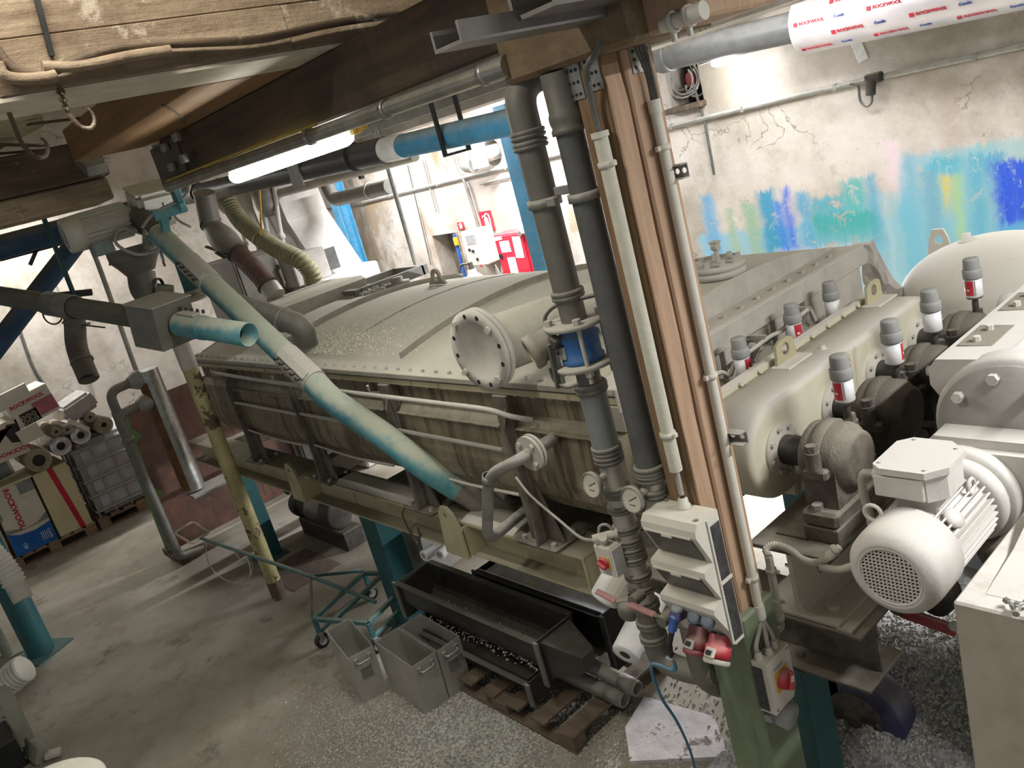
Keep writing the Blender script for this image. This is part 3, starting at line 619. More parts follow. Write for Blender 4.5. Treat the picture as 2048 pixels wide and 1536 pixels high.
# top nozzle with bolted blank and post
tn = part('top_nozzle', m_dust, dr, lambda b: b.lathe((-2.46, 3.28, 2.07), (0, 0, 1), [(0, .11), (.035, .11), (.035, .125), (.062, .125), (.062, .121), (.068, .121), (.068, .125), (.092, .125), (.092, 0)], 30))
repeat('nozzle_nut', m_dust, tn, lambda b: b.cyl((0, 0, 0), (0, 0, .03), .015, n=6, smooth=False), [(-2.46+.095*math.cos(2*PI*k/8), 3.28+.095*math.sin(2*PI*k/8), 2.162) for k in range(8)])
part('eye_post', m_dust, tn, lambda b: (b.cyl((-2.46, 3.28, 2.16), (-2.46, 3.28, 2.235), .012, n=10), b.cyl((-2.475, 3.28, 2.245), (-2.445, 3.28, 2.245), .02, n=14), b.box((-2.485, 3.262, 2.262), (-2.435, 3.298, 2.272), .003)))
# pipes along the near side
part('header_pipe', m_dust, dr, lambda b: b.tube(spline([(-6.35, 2.10, 1.90), (-5.5, 2.07, 1.895), (-4.4, 2.06, 1.888), (-3.4, 2.06, 1.884), (-2.95, 2.065, 1.878), (-2.82, 2.09, 1.845), (-2.76, 2.16, 1.80)], 5), .0125, 10))
for x in (-6.35, -5.25, -4.02): part('pipe_bracket', m_dust, dr, lambda b: b.tube([(x, 2.20, 1.84), (x+.02, 2.09, 1.88), (x+.04, 2.08, 1.93)], .008, 6))
for (x0, x1) in ((-6.2, -5.12), (-5.08, -4.1), (-3.88, -2.98)):
    part('lower_pipe', m_dust, dr, lambda b: b.tube([(x0, 2.12, 1.655), (x1, 2.12, 1.645)], .011, 8))
    part('bottom_pipe', m_dust, dr, lambda b: b.tube(spline([(x0, 2.14, 1.42), ((x0+x1)/2, 2.15, 1.385), (x1, 2.14, 1.40)], 5), .009, 6))
# drain nozzle with flange pair and bent pipe
dn = part('drain_nozzle', m_dgalv, dr, lambda b: b.cyl((-2.62, 2.14, 1.735), (-2.612, 1.985, 1.738), .028, n=16))
for y, t_ in ((2.012, .014), (1.992, .014)):
    part('drain_flange', m_dust, dn, lambda b: b.cyl((-2.612, y, 1.738), (-2.612, y-t_, 1.738), .078, n=28))
repeat('flange_bolt', m_dust, dn, lambda b: b.cyl((0, 0, 0), (0, -.016, 0), .011, n=6, smooth=False), [(-2.612+.056*math.cos(a), 1.978, 1.738+.056*math.sin(a)) for a in [PI/4+PI/2*k for k in range(4)]])
part('drain_pipe', m_dgalv, dr, lambda b: b.tube(fillet([(-2.612, 1.98, 1.738), (-2.618, 1.90, 1.735), (-2.80, 1.88, 1.66), (-3.0, 1.90, 1.27), (-3.1, 2.28, 1.25)], .10, 7), .026, 14))
part('pipe_collar', m_dgalv, dr, lambda b: b.lathe(V(-2.80, 1.882, 1.655), V(-2.85, 1.882, 1.56)-V(-2.80, 1.882, 1.655), [(0, .026), (0, .030), (.04, .030), (.04, .026)], 14))
# thin cable drooping to the pipes
part('sensor_cable', m_wire, dr, lambda b: b.tube(spline([(-2.90, 2.09, 1.53), (-2.80, 2.07, 1.46), (-2.62, 2.05, 1.38), (-2.45, 2.0, 1.36), (-2.28, 1.93, 1.42), (-2.1, 1.85, 1.47)], 6), .007, 6))
# wooden spacer and junction blocks at the near end of the flange
part('end_block', m_cover, dr, lambda b: b.box((-2.32, 2.15, 1.80), (-2.19, 2.24, 1.91), .004))
# caps over the far end: sloped hood, hatch frame with heaped granules
hd = part('feed_hood', m_cover, dr, lambda b: b.prism([(-7.0, 2.02), (-7.0, 2.16), (-6.95, 2.20), (-6.28, 2.215), (-6.22, 2.19), (-6.22, 2.04)], 'y', 2.62, 3.55))
part('hatch_frame', m_gpipe, dr, lambda b: (b.box((-6.05, 3.35, 2.07), (-6.0, 4.0, 2.15)), b.box((-6.5, 3.35, 2.07), (-6.45, 4.0, 2.15)), b.box((-6.5, 3.3, 2.07), (-6.0, 3.36, 2.15)), b.box((-6.5, 3.98, 2.07), (-6.0, 4.04, 2.15))))
part('sight_nozzle', m_gpipe, dr, lambda b: b.lathe((-5.75, 3.55, 2.07), (0, 0, 1), [(0, .08), (.03, .08), (.03, .10), (.06, .10), (.06, .05), (.10, .05), (.10, 0)], 20))

# beams under the dryer
for (yc, lab, xr) in ((2.22, 'cream painted steel beam along the dryer\'s near side with lifting lugs', -2.62), (4.08, 'cream painted steel beam along the dryer\'s far side', -2.2)):
    t = thing('base_beam', (-5.0, yc, .95), lab, 'beam')
    part('top_flange', m_cream, t, lambda b: b.box((-7.75, yc-.10, 1.135), (xr, yc+.10, 1.150), .003))
    part('web', m_cream, t, lambda b: b.box((-7.75, yc-.008, .965), (xr, yc+.008, 1.135)))
    part('bottom_flange', m_cream, t, lambda b: b.box((-7.75, yc-.10, .95), (xr, yc+.10, .965), .003))
    if yc < 3:
        for x in (-5.50, -3.60):
            lgp = part('lifting_lug', m_cream, t, lambda b: b.prism([(x-.10, .955), (x+.10, .955), (x+.10, 1.12), (x+.06, 1.215), (x+.02, 1.25), (x-.03, 1.25), (x-.06, 1.215)], 'y', 2.075, 2.095, holes=[circle(x, 1.20, .016, 12)]))
            part('lug_rib', m_cream, t, lambda b: b.box((x+.085, 2.09, .966), (x+.10, 2.21, 1.134)))
        part('end_plate', m_cream, t, lambda b: b.box((xr-.012, yc-.10, .965), (xr, yc+.10, 1.135)))
        part('wire_loop', m_oldwoodd, t, lambda b: b.tube(spline([(-4.06, 2.11, 1.16), (-4.09, 2.09, 1.10), (-4.07, 2.09, 1.0), (-4.02, 2.09, .93), (-3.99, 2.10, .98), (-4.0, 2.11, 1.03)], 5), .006, 5))
        part('granule_drift', m_dust, t, lambda b: b.prism([(2.13, 1.150), (2.31, 1.150), (2.27, 1.168), (2.18, 1.168)], 'x', -5.0, -4.05))
        part('granule_drift', m_dust, t, lambda b: b.prism([(2.13, 1.150), (2.31, 1.150), (2.27, 1.168), (2.18, 1.168)], 'x', -3.55, -3.12))
for i, x in enumerate((-7.3, -5.6, -4.6, -3.3)):
    t = thing('cross_member', (x, 3.15, .98), ['dark cross beam under the dryer by yellow post', 'dark cross beam under the second dryer leg', 'dark cross beam under the middle of the dryer', 'dark cross beam under the dryer beside the bent drain pipe'][i], 'beam')
    part('bar', m_leg, t, lambda b: b.box((x-.06, 2.33, .98), (x+.06, 3.97, 1.12), .004))
t = thing('catch_plate', (-4.6, 3.1, 1.12), 'dark steel tray floor under the dryer belly strewn with granules', 'tray')
part('tray_sheet', m_leg, t, lambda b: b.box((-4.5, 2.33, 1.122), (-2.7, 3.95, 1.130)))
def teal_leg(x, y, lab):
    t = thing('support_column', (x, y, 0), lab, 'column'); 
    part('web', m_teald, t, lambda b: b.box((x-.10, y-.085, .012), (x+.10, y+.085, .938), .006))
    part('foot_plate', m_teald, t, lambda b: b.box((x-.14, y-.13, 0), (x+.14, y+.13, .012)))
    part('head_plate', m_teald, t, lambda b: b.box((x-.13, y-.11, .938), (x+.13, y+.11, .949)))
teal_leg(-4.86, 2.30, 'teal steel column under dryer beam beside the metal bins')
teal_leg(-7.15, 2.26, 'teal steel column under dryer beam in front of rusty sheet')
teal_leg(-4.86, 4.06, 'teal steel column under the far dryer beam, near bins')
teal_leg(-7.15, 4.06, 'teal steel column under the far dryer beam, far end')
teal_leg(-2.75, 4.06, 'teal steel column under the far dryer beam, drive end')

# ---------------------------------------------------------------- drive end: chain case, bearings, motors
cs = thing('chain_case', (-1.8, 3.0, 1.49), 'long cream chain case with rounded near end and bolted rim', 'casing')
YC0, YC1, ZC, RC = 2.40, 3.60, 1.675, .185
def cap_poly(r, y0=YC0, y1=YC1, r1=None, n=14):
    r1 = r1 or r
    return [(y0+r*math.cos(a), ZC+r*math.sin(a)) for a in [PI/2+PI*k/n for k in range(n+1)]] + [(y1+r1*.92*math.cos(a), ZC+r1*math.sin(a)) for a in [-PI/2+PI*k/n for k in range(n+1)]]
def case_body(b):
    bm_ = bmesh.new(); vs = [bm_.verts.new((-1.90, p[0], p[1])) for p in cap_poly(RC, n=16)]
    f = bm_.faces.new(vs); e = bmesh.ops.extrude_face_region(bm_, geom=[f]); bmesh.ops.translate(bm_, vec=(.21, 0, 0), verts=[v for v in e['geom'] if isinstance(v, bmesh.types.BMVert)])
    ed = [x for x in bm_.edges if all(abs(v.co.x+1.69) < 1e-4 for v in x.verts)]; bmesh.ops.bevel(bm_, geom=ed, offset=.028, segments=4, affect='EDGES', profile=.5)
    bmesh.ops.recalc_face_normals(bm_, faces=bm_.faces[:]); b.bm(bm_, True)
part('case_shell', m_case, cs, case_body)
part('rim', m_case, cs, lambda b: b.prism(cap_poly(RC+.022, n=18), 'x', -1.925, -1.902))
part('rear_case', m_case, cs, lambda b: b.prism(cap_poly(RC-.01), 'x', -2.0, -1.925))
rb = [(-1.90, YC0+(RC+.012)*math.cos(a), ZC+(RC+.012)*math.sin(a)) for a in [PI/2+.35+.42*k for k in range(6)]] + [(-1.90, YC0+.12+.135*k, ZC+RC+.012) for k in range(9)]
repeat('rim_bolt', m_case, cs, lambda b: b.cyl((0, 0, 0), (.012, 0, 0), .010, n=6, smooth=False), rb)
part('top_plug', m_case, cs, lambda b: (b.lathe((-1.79, 2.95, ZC+RC-.003), (0, 0, 1), [(0, .02), (.005, .02), (.005, .012), (.016, .012), (.016, 0)], 8)))
for y in (2.80, 3.56):
    lg = part('case_lug', m_cream, cs, lambda b: b.prism([(y-.075, ZC+RC-.004), (y+.075, ZC+RC-.004), (y+.062, ZC+RC+.085), (y+.03, ZC+RC+.10), (y-.03, ZC+RC+.10), (y-.062, ZC+RC+.085)], 'x', -1.872, -1.860, holes=[circle(y, ZC+RC+.055, .026, 16)]))
    part('lug_foot', m_case, cs, lambda b: b.box((-1.885, y-.09, ZC+RC-.004), (-1.80, y+.09, ZC+RC+.006), .003))
HUBS = (2.405, 2.80, 3.16, 3.55)
for i, y in enumerate(HUBS):
    h = part('shaft_seal', m_dust, cs, lambda b: b.lathe((-1.692, y, ZC), (1, 0, 0), [(0, .10), (.016, .10), (.016, .068), (.022, .066), (.022, 0)], 32))
    repeat('seal_bolt', m_dust, h, lambda b: b.cyl((0, 0, 0), (.01, 0, 0), .009, n=6, smooth=False), [(-1.676, y+.085*math.cos(a), ZC+.085*math.sin(a)) for a in [2*PI*k/8+.2 for k in range(8)]])
part('drain_box', m_case, cs, lambda b: b.box((-1.88, 2.5, 1.42), (-1.72, 3.5, 1.50), .01))
part('red_mark', m_inkr, cs, lambda b: b.tube([(-1.688, 2.93+.03*math.cos(a), 1.80+.03*math.sin(a)) for a in [.3+.25*k for k in range(11)]], .003, 5))
# H beam carrying the bearings
hb = thing('bearing_beam', (-1.56, 2.9, 1.15), 'broad steel beam with dusty top plate under the bearings', 'beam')
part('top_plate', m_ironl, hb, lambda b: b.box((-1.72, 2.152, 1.398), (-1.405, 3.9, 1.418), .003))
part('web', m_case, hb, lambda b: b.prism([(2.152, 1.165), (3.9, 1.165), (3.9, 1.398), (2.152, 1.398)], 'x', -1.572, -1.556, holes=[circle(2.36, 1.285, .07, 24)]))
part('bottom_flange', m_case, hb, lambda b: b.box((-1.72, 2.14, 1.151), (-1.405, 3.9, 1.167), .003))
part('fillet', m_case, hb, lambda b: b.prism([(-1.557, 1.166), (-1.50, 1.166), (-1.53, 1.178), (-1.545, 1.195), (-1.557, 1.23)], 'y', 2.15, 3.9))
part('plate_slot', m_black, hb, lambda b: b.box((-1.66, 2.235, 1.4175), (-1.53, 2.243, 1.4190)))
part('hold_down_bolt', m_case, hb, lambda b: b.cyl((-1.47, 2.22, 1.167), (-1.47, 2.22, 1.187), .024, n=6, smooth=False))
part('shim_plate', m_case, hb, lambda b: b.box((-1.415, 2.135, 1.151), (-1.36, 2.9, 1.160)))
h2 = thing('cross_beam', (-1.7, 2.24, .92), 'steel beam end resting on dark teal leg under bearing beam', 'beam')
part('top_flange', m_ironl, h2, lambda b: b.box((-2.4, 2.13, 1.135), (-1.325, 2.36, 1.150), .003))
part('web', m_ironl, h2, lambda b: b.box((-2.4, 2.238, .935), (-1.335, 2.252, 1.135)))
part('bottom_flange', m_ironl, h2, lambda b: b.box((-2.4, 2.13, .920), (-1.325, 2.38, .935), .003))
part('beam_bolt', m_ironl, h2, lambda b: b.cyl((-1.62, 2.19, .935), (-1.62, 2.19, .955), .018, n=6, smooth=False))
# bearings: pedestal housings on the top plate
def bearing(y, x, mat, lab, drop=0):
    t = thing('bearing_block', (x, y, 1.418), lab, 'bearing', 'pedestal bearings of the drive')
    part('base_block', mat, t, lambda b: b.box((x-.075, y-.165, 1.419), (x+.055, y+.165, 1.475), .004))
    part('foot', mat, t, lambda b: b.box((x-.075, y-.165, 1.476), (x+.06, y+.165, 1.535), .012))
    def hous(b):
        b.lathe((x-.09, y, ZC), (1, 0, 0), [(0, .07), (0, .105), (.012, .118), (.03, .122), (.12, .122), (.14, .118), (.15, .105), (.175, .096), (.18, .08), (.18, 0)], 30)
        b.prism([(y-.125, 1.53), (y+.125, 1.53), (y+.118, ZC), (y-.118, ZC)], 'x', x-.07, x+.05)
    part('housing', mat, t, hous)
    part('split_joint', mat, t, lambda b: (b.box((x-.05, y-.15, ZC-.028), (x+.035, y+.15, ZC+.012), .008)))
    for s in (-1, 1):
        part('cap_bolt', mat, t, lambda b: (b.cyl((x-.01, y+s*.135, ZC+.01), (x-.01, y+s*.135, ZC+.075), .026, n=12), b.cyl((x-.01, y+s*.135, ZC+.075), (x-.01, y+s*.135, ZC+.10), .02, n=6, smooth=False)))
        part('foot_bolt', m_dgalv, t, lambda b: b.cyl((x-.02, y+s*.14, 1.535), (x-.02, y+s*.14, 1.555), .02, n=6, smooth=False))
    part('band', mat, t, lambda b: b.lathe((x-.045, y, ZC), (1, 0, 0), [(0, .121), (.006, .130), (.04, .130), (.046, .121)], 30))
    return t
BL = [('pale caked bearing housing nearest the grey motor', m_ironl), ('dark dusty bearing housing second from the near end', m_iron), ('dark dusty bearing housing third from the near end', m_iron), ('dusty bearing housing farthest along the beam', m_iron)]
SL = ['bare black shaft between chain case and nearest bearing', 'black shaft into the second bearing housing', 'black shaft into the third bearing housing', 'black shaft into the farthest bearing housing']
for i, y in enumerate(HUBS):
    x = -1.47; lab, mt = BL[i]
    t = bearing(y, x, mt, lab)
    b = MB(); b.cyl((-1.668, y, ZC), (x-.091, y, ZC), .055, n=24); b.build('drive_shaft', m_shaft, None, SL[i], 'shaft', 'drive shafts')
# far-side bearing housings between dryer end wall and chain case
for i, y in enumerate((2.72, 3.14, 3.49)):
    t = thing('gland_housing', (-2.1, y, 1.5), ['rounded dusty gland housing under the leftmost grease canister', 'rounded dusty gland housing under the middle grease canister of three', 'rounded dusty gland housing under the third grease canister'][i], 'housing', 'gland housings at the dryer end')
    part('housing', m_ironl, t, lambda b: b.lathe((-2.19, y, 1.64), (1, 0, 0), [(0, .15), (.02, .15), (.03, .13), (.12, .125), (.15, .11), (.17, .06), (.17, 0)], 28))
    part('neck', m_ironl, t, lambda b: b.cyl((-2.08, y+.03, 1.74), (-2.06, y+.04, 1.80), .018, n=10))
    part('clamp_bar', m_iron, t, lambda b: b.box((-2.185, y-.16, 1.60), (-2.165, y-.13, 1.88), .003))
    repeat('clamp_nut', m_dust, t, lambda b: b.cyl((0, 0, 0), (.025, 0, 0), .014, n=6, smooth=False), [(-2.165, y-.145, 1.65), (-2.165, y-.145, 1.75), (-2.165, y-.145, 1.85)])
gp = thing('grease_pipe', (-2.1, 3.0, 1.85), 'thin grease pipe run linking the three canisters at dryer end', 'pipe')
part('pipe', m_dust, gp, lambda b: b.tube(fillet([(-2.12, 2.45, 1.835), (-2.12, 2.70, 1.845), (-2.12, 2.76, 1.80), (-2.12, 2.80, 1.845), (-2.12, 3.10, 1.86), (-2.12, 3.18, 1.85), (-2.12, 3.44, 1.875), (-2.12, 3.47, 1.80)], .02, 4), .010, 8))
# grease canisters
m_lab_r = m_red; m_can = M('canister_white', (236, 236, 238), .35, 0, .12, (206, 202, 196), .03)
def canister(p, lab, turn=0.0, tilt=(0, 0), red=.42, s=1.0):
    t = thing('grease_canister', p, lab, 'canister', 'grease canisters')
    x, y, z = p; r = .034*s
    part('body', m_can, t, lambda b: b.lathe(p, (0, 0, 1), [(.0, 0), (.0, r*.8), (.006, r), (.082*s, r), (.082*s, r*.5)], 24))
    part('base_cup', m_wired, t, lambda b: b.lathe((x, y, z-.004), (0, 0, 1), [(-.022, .012), (-.004, .012), (0, r*.9), (.010, r*1.02), (.010, r*.9)], 20))
    a0 = turn
    part('red_label', m_lab_r, t, lambda b: b.lathe((x, y, z+.014), (0, 0, 1), [(0, r*1.012), (.064*s, r*1.012)], 10, True, a0, a0+2*PI*red*.42))
    part('grey_label', m_greyc, t, lambda b: b.lathe((x, y, z+.014), (0, 0, 1), [(0, r*1.012), (.064*s, r*1.012)], 3, True, a0+2*PI*red*.45, a0+2*PI*red*.45+.16))
    part('print_mark', m_inkw, t, lambda b: b.lathe((x, y, z+.034), (0, 0, 1), [(0, r*1.02), (.008*s, r*1.02)], 4, True, a0+.25, a0+.65))
    c = part('collar', m_greyc, t, lambda b: b.lathe((x, y, z+.084*s), (0, 0, 1), [(0, r*.9), (0, r*1.1), (.004, r*1.14), (.036*s, r*1.12), (.04*s, r*1.02)], 26))
    part('cap', m_greyc, t, lambda b: b.lathe((x, y, z+.122*s), (0, 0, 1), [(0, r*.98), (.042*s, r*.92), (.046*s, r*.86), (.046*s, 0)], 24))
    part('feed_neck', m_iron, t, lambda b: b.cyl((x, y, z-.062), (x, y, z-.018), .013, n=10))
    t.rotation_euler = (tilt[0], tilt[1], 0); return t
CAM_A = math.atan2(-.58, .76)     # towards the platform
for p, lab, tr in (((-2.06, 2.776, 1.80), 'grease canister nearest the wooden post, red stripe on right', .95), ((-2.06, 3.196, 1.805), 'middle grease canister at the dryer end, wide red label', .55), ((-2.06, 3.536, 1.80), 'third grease canister at dryer end, mostly white side showing', 3.0)):
    canister(p, lab, tr)
for p, lab, tr in (((-1.46, 2.494, 1.845), 'front grease canister over pale bearing, red label on left', -.75), ((-1.46, 2.87, 1.84), 'second grease canister over dark bearing, white with red edge', 1.35), ((-1.46, 3.21, 1.845), 'third grease canister over bearings, white with thin stripe', 3.3), ((-1.46, 3.62, 1.85), 'rearmost grease canister before round tank, red label on left', -.75)):
    canister(p, lab, tr)
# ------------------------------------------------ gear motor
mo = thing('gear_motor', (-1.05, 2.1, 1.46), 'dust-white finned electric motor with round fan grille', 'motor')
MX, MZ = -1.052, 1.608
def fin_body(b):
    b.lathe((MX, 2.02, MZ), (0, 1, 0), [(0, .10), (0, .104), (.30, .104), (.30, .1)], 36)
part('stator', m_dustw, mo, fin_body)
def fin(b): b.box((-.003, 0, 0), (.003, .27, .022), .001)
repeat('fin', m_dustw, mo, fin, [((MX+.102*math.sin(a), 2.035, MZ+.102*math.cos(a)), (0, a, 0)) for a in [2*PI*k/36 for k in range(36)] if not abs(((a+PI) % (2*PI))-PI) < .35])
part('fan_cover', m_dustw, mo, lambda b: b.lathe((MX, 1.875, MZ), (0, 1, 0), [(.004, .088), (0, .092), (0, .098), (.004, .104), (.012, .118), (.03, .128), (.06, .131), (.165, .131), (.165, .118)], 44))
gr = part('fan_guard', m_dustw, mo, lambda b: b.lathe((MX, 1.878, MZ), (0, 1, 0), [(0, .082), (-.003, .085), (-.003, .091), (0, .093)], 36))
for k in range(-7, 8):
    o_ = .0112*k; h = math.sqrt(max(0, .085**2-o_**2))
    part('guard_bar', m_dustw, gr, lambda b: b.box((MX+o_-.002, 1.878, MZ-h), (MX+o_+.002, 1.881, MZ+h)))
    part('guard_bar', m_dustw, gr, lambda b: b.box((MX-h, 1.8785, MZ+o_-.002), (MX+h, 1.8815, MZ+o_+.002)))
part('fan', m_ironl, mo, lambda b: (b.cyl((MX, 1.925, MZ), (MX, 1.935, MZ), .112, n=24), b.cyl((MX, 1.90, MZ), (MX, 1.935, MZ), .03, n=14)))
def fan_blades(b):
    for k in range(7):
        a = 2*PI*k/7; b.bar((MX+.03*math.cos(a), 1.91, MZ+.03*math.sin(a)), (MX+.08*math.cos(a), 1.91, MZ+.08*math.sin(a)), .03, .005, (0, .8, .2))
part('fan_blades', m_brown, mo, fan_blades)
tb = part('terminal_box', m_dustw, mo, lambda b: b.prism([(MX-.095, 2.055), (MX+.045, 2.055), (MX+.085, 2.10), (MX+.085, 2.20), (MX+.03, 2.245), (MX-.06, 2.245), (MX-.095, 2.20)], 'z', MZ+.145, MZ+.222))
part('box_lid', m_dustw, tb, lambda b: b.prism([(MX-.105, 2.065), (MX-.075, 2.04), (MX+.05, 2.04), (MX+.095, 2.095), (MX+.095, 2.205), (MX+.04, 2.255), (MX-.07, 2.255), (MX-.105, 2.22)], 'z', MZ+.223, MZ+.243))
repeat('lid_screw', m_dustw, tb, lambda b: b.cyl((0, 0, 0), (0, 0, .004), .006, n=8), [(MX-.088, 2.075, MZ+.243), (MX+.045, 2.06, MZ+.243), (MX+.07, 2.21, MZ+.243), (MX-.06, 2.24, MZ+.243)])
part('box_neck', m_dustw, mo, lambda b: b.box((MX-.065, 2.085, MZ+.09), (MX+.055, 2.215, MZ+.146), .006))
part('side_plate', m_dustw, tb, lambda b: b.box((MX-.10, 2.044, MZ+.15), (MX+.04, 2.056, MZ+.215), .003))
part('end_shield', m_dustw, mo, lambda b: b.lathe((MX, 2.31, MZ), (0, 1, 0), [(0, .10), (0, .128), (.02, .138), (.05, .138), (.05, .09)], 36))
part('nameplate_boss', m_dustw, mo, lambda b: b.lathe((MX+.085, 2.10, MZ+.078), (.73, 0, .68), [(0, .03), (.012, .03), (.012, 0)], 18))
part('lifting_eye', m_dustw, mo, lambda b: b.tube([(MX-.09+.025*math.cos(a), 2.0, MZ+.118+.025*math.sin(a)) for a in [2*PI*k/14 for k in range(15)]], .006, 6))
part('lifting_eye', m_dustw, mo, lambda b: b.tube([(MX+.075, 2.26+.022*math.cos(a), MZ+.10+.022*math.sin(a)) for a in [2*PI*k/14 for k in range(15)]], .006, 6))
part('gland', m_dustw, mo, lambda b: b.cyl((MX-.10, 2.12, MZ+.18), (MX-.135, 2.12, MZ+.18), .018, n=12))
part('supply_cable', m_wire, mo, lambda b: b.tube(spline([(MX-.13, 2.12, MZ+.18), (MX-.17, 2.12, MZ+.17), (MX-.185, 2.13, MZ+.10), (MX-.18, 2.14, MZ-.02), (MX-.20, 2.13, MZ-.12), (MX-.28, 2.11, MZ-.18), (MX-.36, 2.1, MZ-.19)], 6), .013, 8))
# gear unit
gu = thing('gear_unit', (-.9, 2.8, 1.4), 'big dust-white gear unit with round cover behind the motor', 'gearbox')
part('input_flange', m_dustw, gu, lambda b: b.lathe((MX, 2.362, MZ), (0, 1, 0), [(0, .09), (0, .15), (.02, .155), (.045, .155), (.045, .12)], 40))
part('bell_housing', m_dustw, gu, lambda b: (b.box((MX-.13, 2.41, 1.43), (MX+.24, 2.62, 1.77), .03, None, 2)))
part('cast_ring', m_dustw, gu, lambda b: b.lathe((MX+.10, 2.55, 1.75), (0, 1, 0), [(0, 0), (0, .235), (.02, .245), (.09, .245)], 48))
dc = part('round_cover', M('grey_cover_disc', (158, 156, 152), .6, .1, .3), gu, lambda b: b.lathe((MX+.10, 2.548, 1.75), (0, -1, 0), [(0, .225), (.014, .225), (.014, 0)], 48))
repeat('cover_bolt', m_dustw, dc, lambda b: (b.cyl((0, 0, 0), (0, -.022, 0), .018, n=6, smooth=False)), [(MX+.10+.19*math.cos(a), 2.534, 1.75+.19*math.sin(a)) for a in [PI/2-1.15+.68*k for k in range(6)]])
part('gear_housing', m_dustw, gu, lambda b: b.prism([(-1.155, 1.62), (-1.165, 1.80), (-1.215, 1.875), (-1.215, 1.93), (-1.19, 1.965), (-.3, 1.99), (-.3, 1.4), (-1.155, 1.4)], 'y', 2.60, 3.45))
part('housing_rib', m_dustw, gu, lambda b: b.box((-.985, 2.585, 1.80), (-.965, 2.60, 1.97), .003))
part('housing_rib', m_dustw, gu, lambda b: b.box((-.985, 2.60, 1.97), (-.965, 3.45, 1.982), .003))
for y in (2.72, 3.08): part('bolt_pocket', m_ironl, gu, lambda b: (b.box((-1.17, y, 1.9655), (-1.06, y+.2, 1.9705), .002)))
repeat('pocket_bolt', m_dustw, gu, lambda b: b.cyl((0, 0, 0), (0, 0, .018), .012, n=6, smooth=False), [(-1.12, 2.76, 1.97), (-1.12, 2.87, 1.97), (-1.12, 3.12, 1.97), (-1.12, 3.23, 1.97)])
part('output_hub', m_ironl, gu, lambda b: b.cyl((-1.32, 3.02, 1.68), (-1.2, 3.02, 1.68), .12, n=26))
part('vent_plug', m_wired, gu, lambda b: b.cyl((-1.02, 3.42, 1.98), (-1.02, 3.42, 2.05), .016, n=10))
part('bearing_cap', m_dustw, gu, lambda b: b.lathe((-1.19, 3.30, 1.90), (-1, 0, .1), [(0, .06), (.05, .055), (.06, .03), (.06, 0)], 20))
part('plug', m_dustw, gu, lambda b: b.cyl((-1.215, 2.66, 1.90), (-1.245, 2.66, 1.90), .018, n=8))
part('rubble_cake', m_ironl, gu, lambda b: b.sphere((MX+.14, 2.40, 1.40), .12, 16, (1.1, .5, .6)))
for (x_, y_) in ((-1.08, 2.72), (-.52, 2.72), (-1.08, 3.36), (-.52, 3.36)): part('frame_leg', m_teald, gu, lambda b: b.box((x_-.06, y_-.06, 0), (x_+.06, y_+.06, 1.30), .005))
for y_ in (2.72, 3.36): part('frame_rail', m_teald, gu, lambda b: b.box((-1.15, y_-.07, 1.30), (-.40, y_+.07, 1.40), .005))
# sheet metal cabinet at the right
bx = thing('sheet_metal_box', (-.5, 1.95, 0), 'tall beige sheet metal box topped with dust and loose bolts', 'cabinet')
part('carcass', M('beige_sheet', (176, 168, 152), .5, .1, .75, (214, 211, 206), .06, 3, .2, 60), bx, lambda b: b.box((-.855, 1.80, 0), (.35, 2.32, 1.636), .006))
part('seam_screw', m_black, bx, lambda b: b.cyl((-.84, 2.29, 1.636), (-.84, 2.29, 1.640), .006, n=8))
part('dust_heap', m_dustw, bx, lambda b: b.prism([(1.86, 1.637), (2.30, 1.637), (2.30, 1.72), (2.22, 1.70), (2.05, 1.655)], 'x', -.80, .3))
for i, (px, py, an) in enumerate(((2015, 1200, .5), (2034, 1210, 1.3), (2046, 1205, 2.2))):
    q = [(-0.738, 1.829, 1.652), (-0.715, 1.820, 1.652), (-0.704, 1.838, 1.652)][i]
    t = thing('loose_bolt', q, ['loose steel bolt on the beige box, leftmost of three', 'loose steel bolt on the beige box, middle of three', 'loose steel bolt on the beige box, at the right edge'][i], 'bolt', 'loose bolts on the beige box')
    d = V(math.cos(an), -math.sin(an), 0)
    part('shank', m_galv, t, lambda b: b.cyl(V(q), V(q)+d*.035, .0045, n=8)); part('head', m_galv, t, lambda b: b.cyl(V(q), V(q)-d*.008, .0085, n=6, smooth=False))
    part('nut', m_galv, t, lambda b: b.cyl(V(q)+d*.028, V(q)+d*.034, .0085, n=6, smooth=False))
# round tank behind the drive
tk = thing('round_tank', (-1.72, 4.55, 0), 'grey dusty round tank with domed lid before painted wall', 'tank')
TC = (-1.74, 4.62)
part('shell', M('tank_grey', (142, 150, 152), .6, .1, .5, (190, 190, 188), .1, 4), tk, lambda b: b.lathe((*TC, .1), (0, 0, 1), [(0, 0), (0, .47), (1.47, .47)], 48))
part('dome_lid', m_dust, tk, lambda b: b.lathe((*TC, 1.57), (0, 0, 1), [(0, .48)] + [(.02+.27*math.sin(a), .475*math.cos(a)) for a in [PI/2*k/12 for k in range(13)]], 48))
part('lid_rim', m_dust, tk, lambda b: b.lathe((*TC, 1.555), (0, 0, 1), [(0, .47), (0, .486), (.014, .486), (.014, .47)], 48))
def tlug(b, a, h):
    c = V(TC[0]+.36*math.cos(a), TC[1]+.36*math.sin(a), 1.70)
    b.prism([(c.x-.08, c.z-.03), (c.x+.08, c.z-.03), (c.x+.05, c.z+h*.75), (c.x+.03, c.z+h), (c.x-.03, c.z+h), (c.x-.05, c.z+h*.75)], 'y', c.y-.008, c.y+.008, holes=[circle(c.x, c.z+h*.68, .024, 14)])
part('lid_lug', m_dust, tk, lambda b: tlug(b, 2.75, .19)); part('lid_lug', m_dust, tk, lambda b: tlug(b, .72, .21))
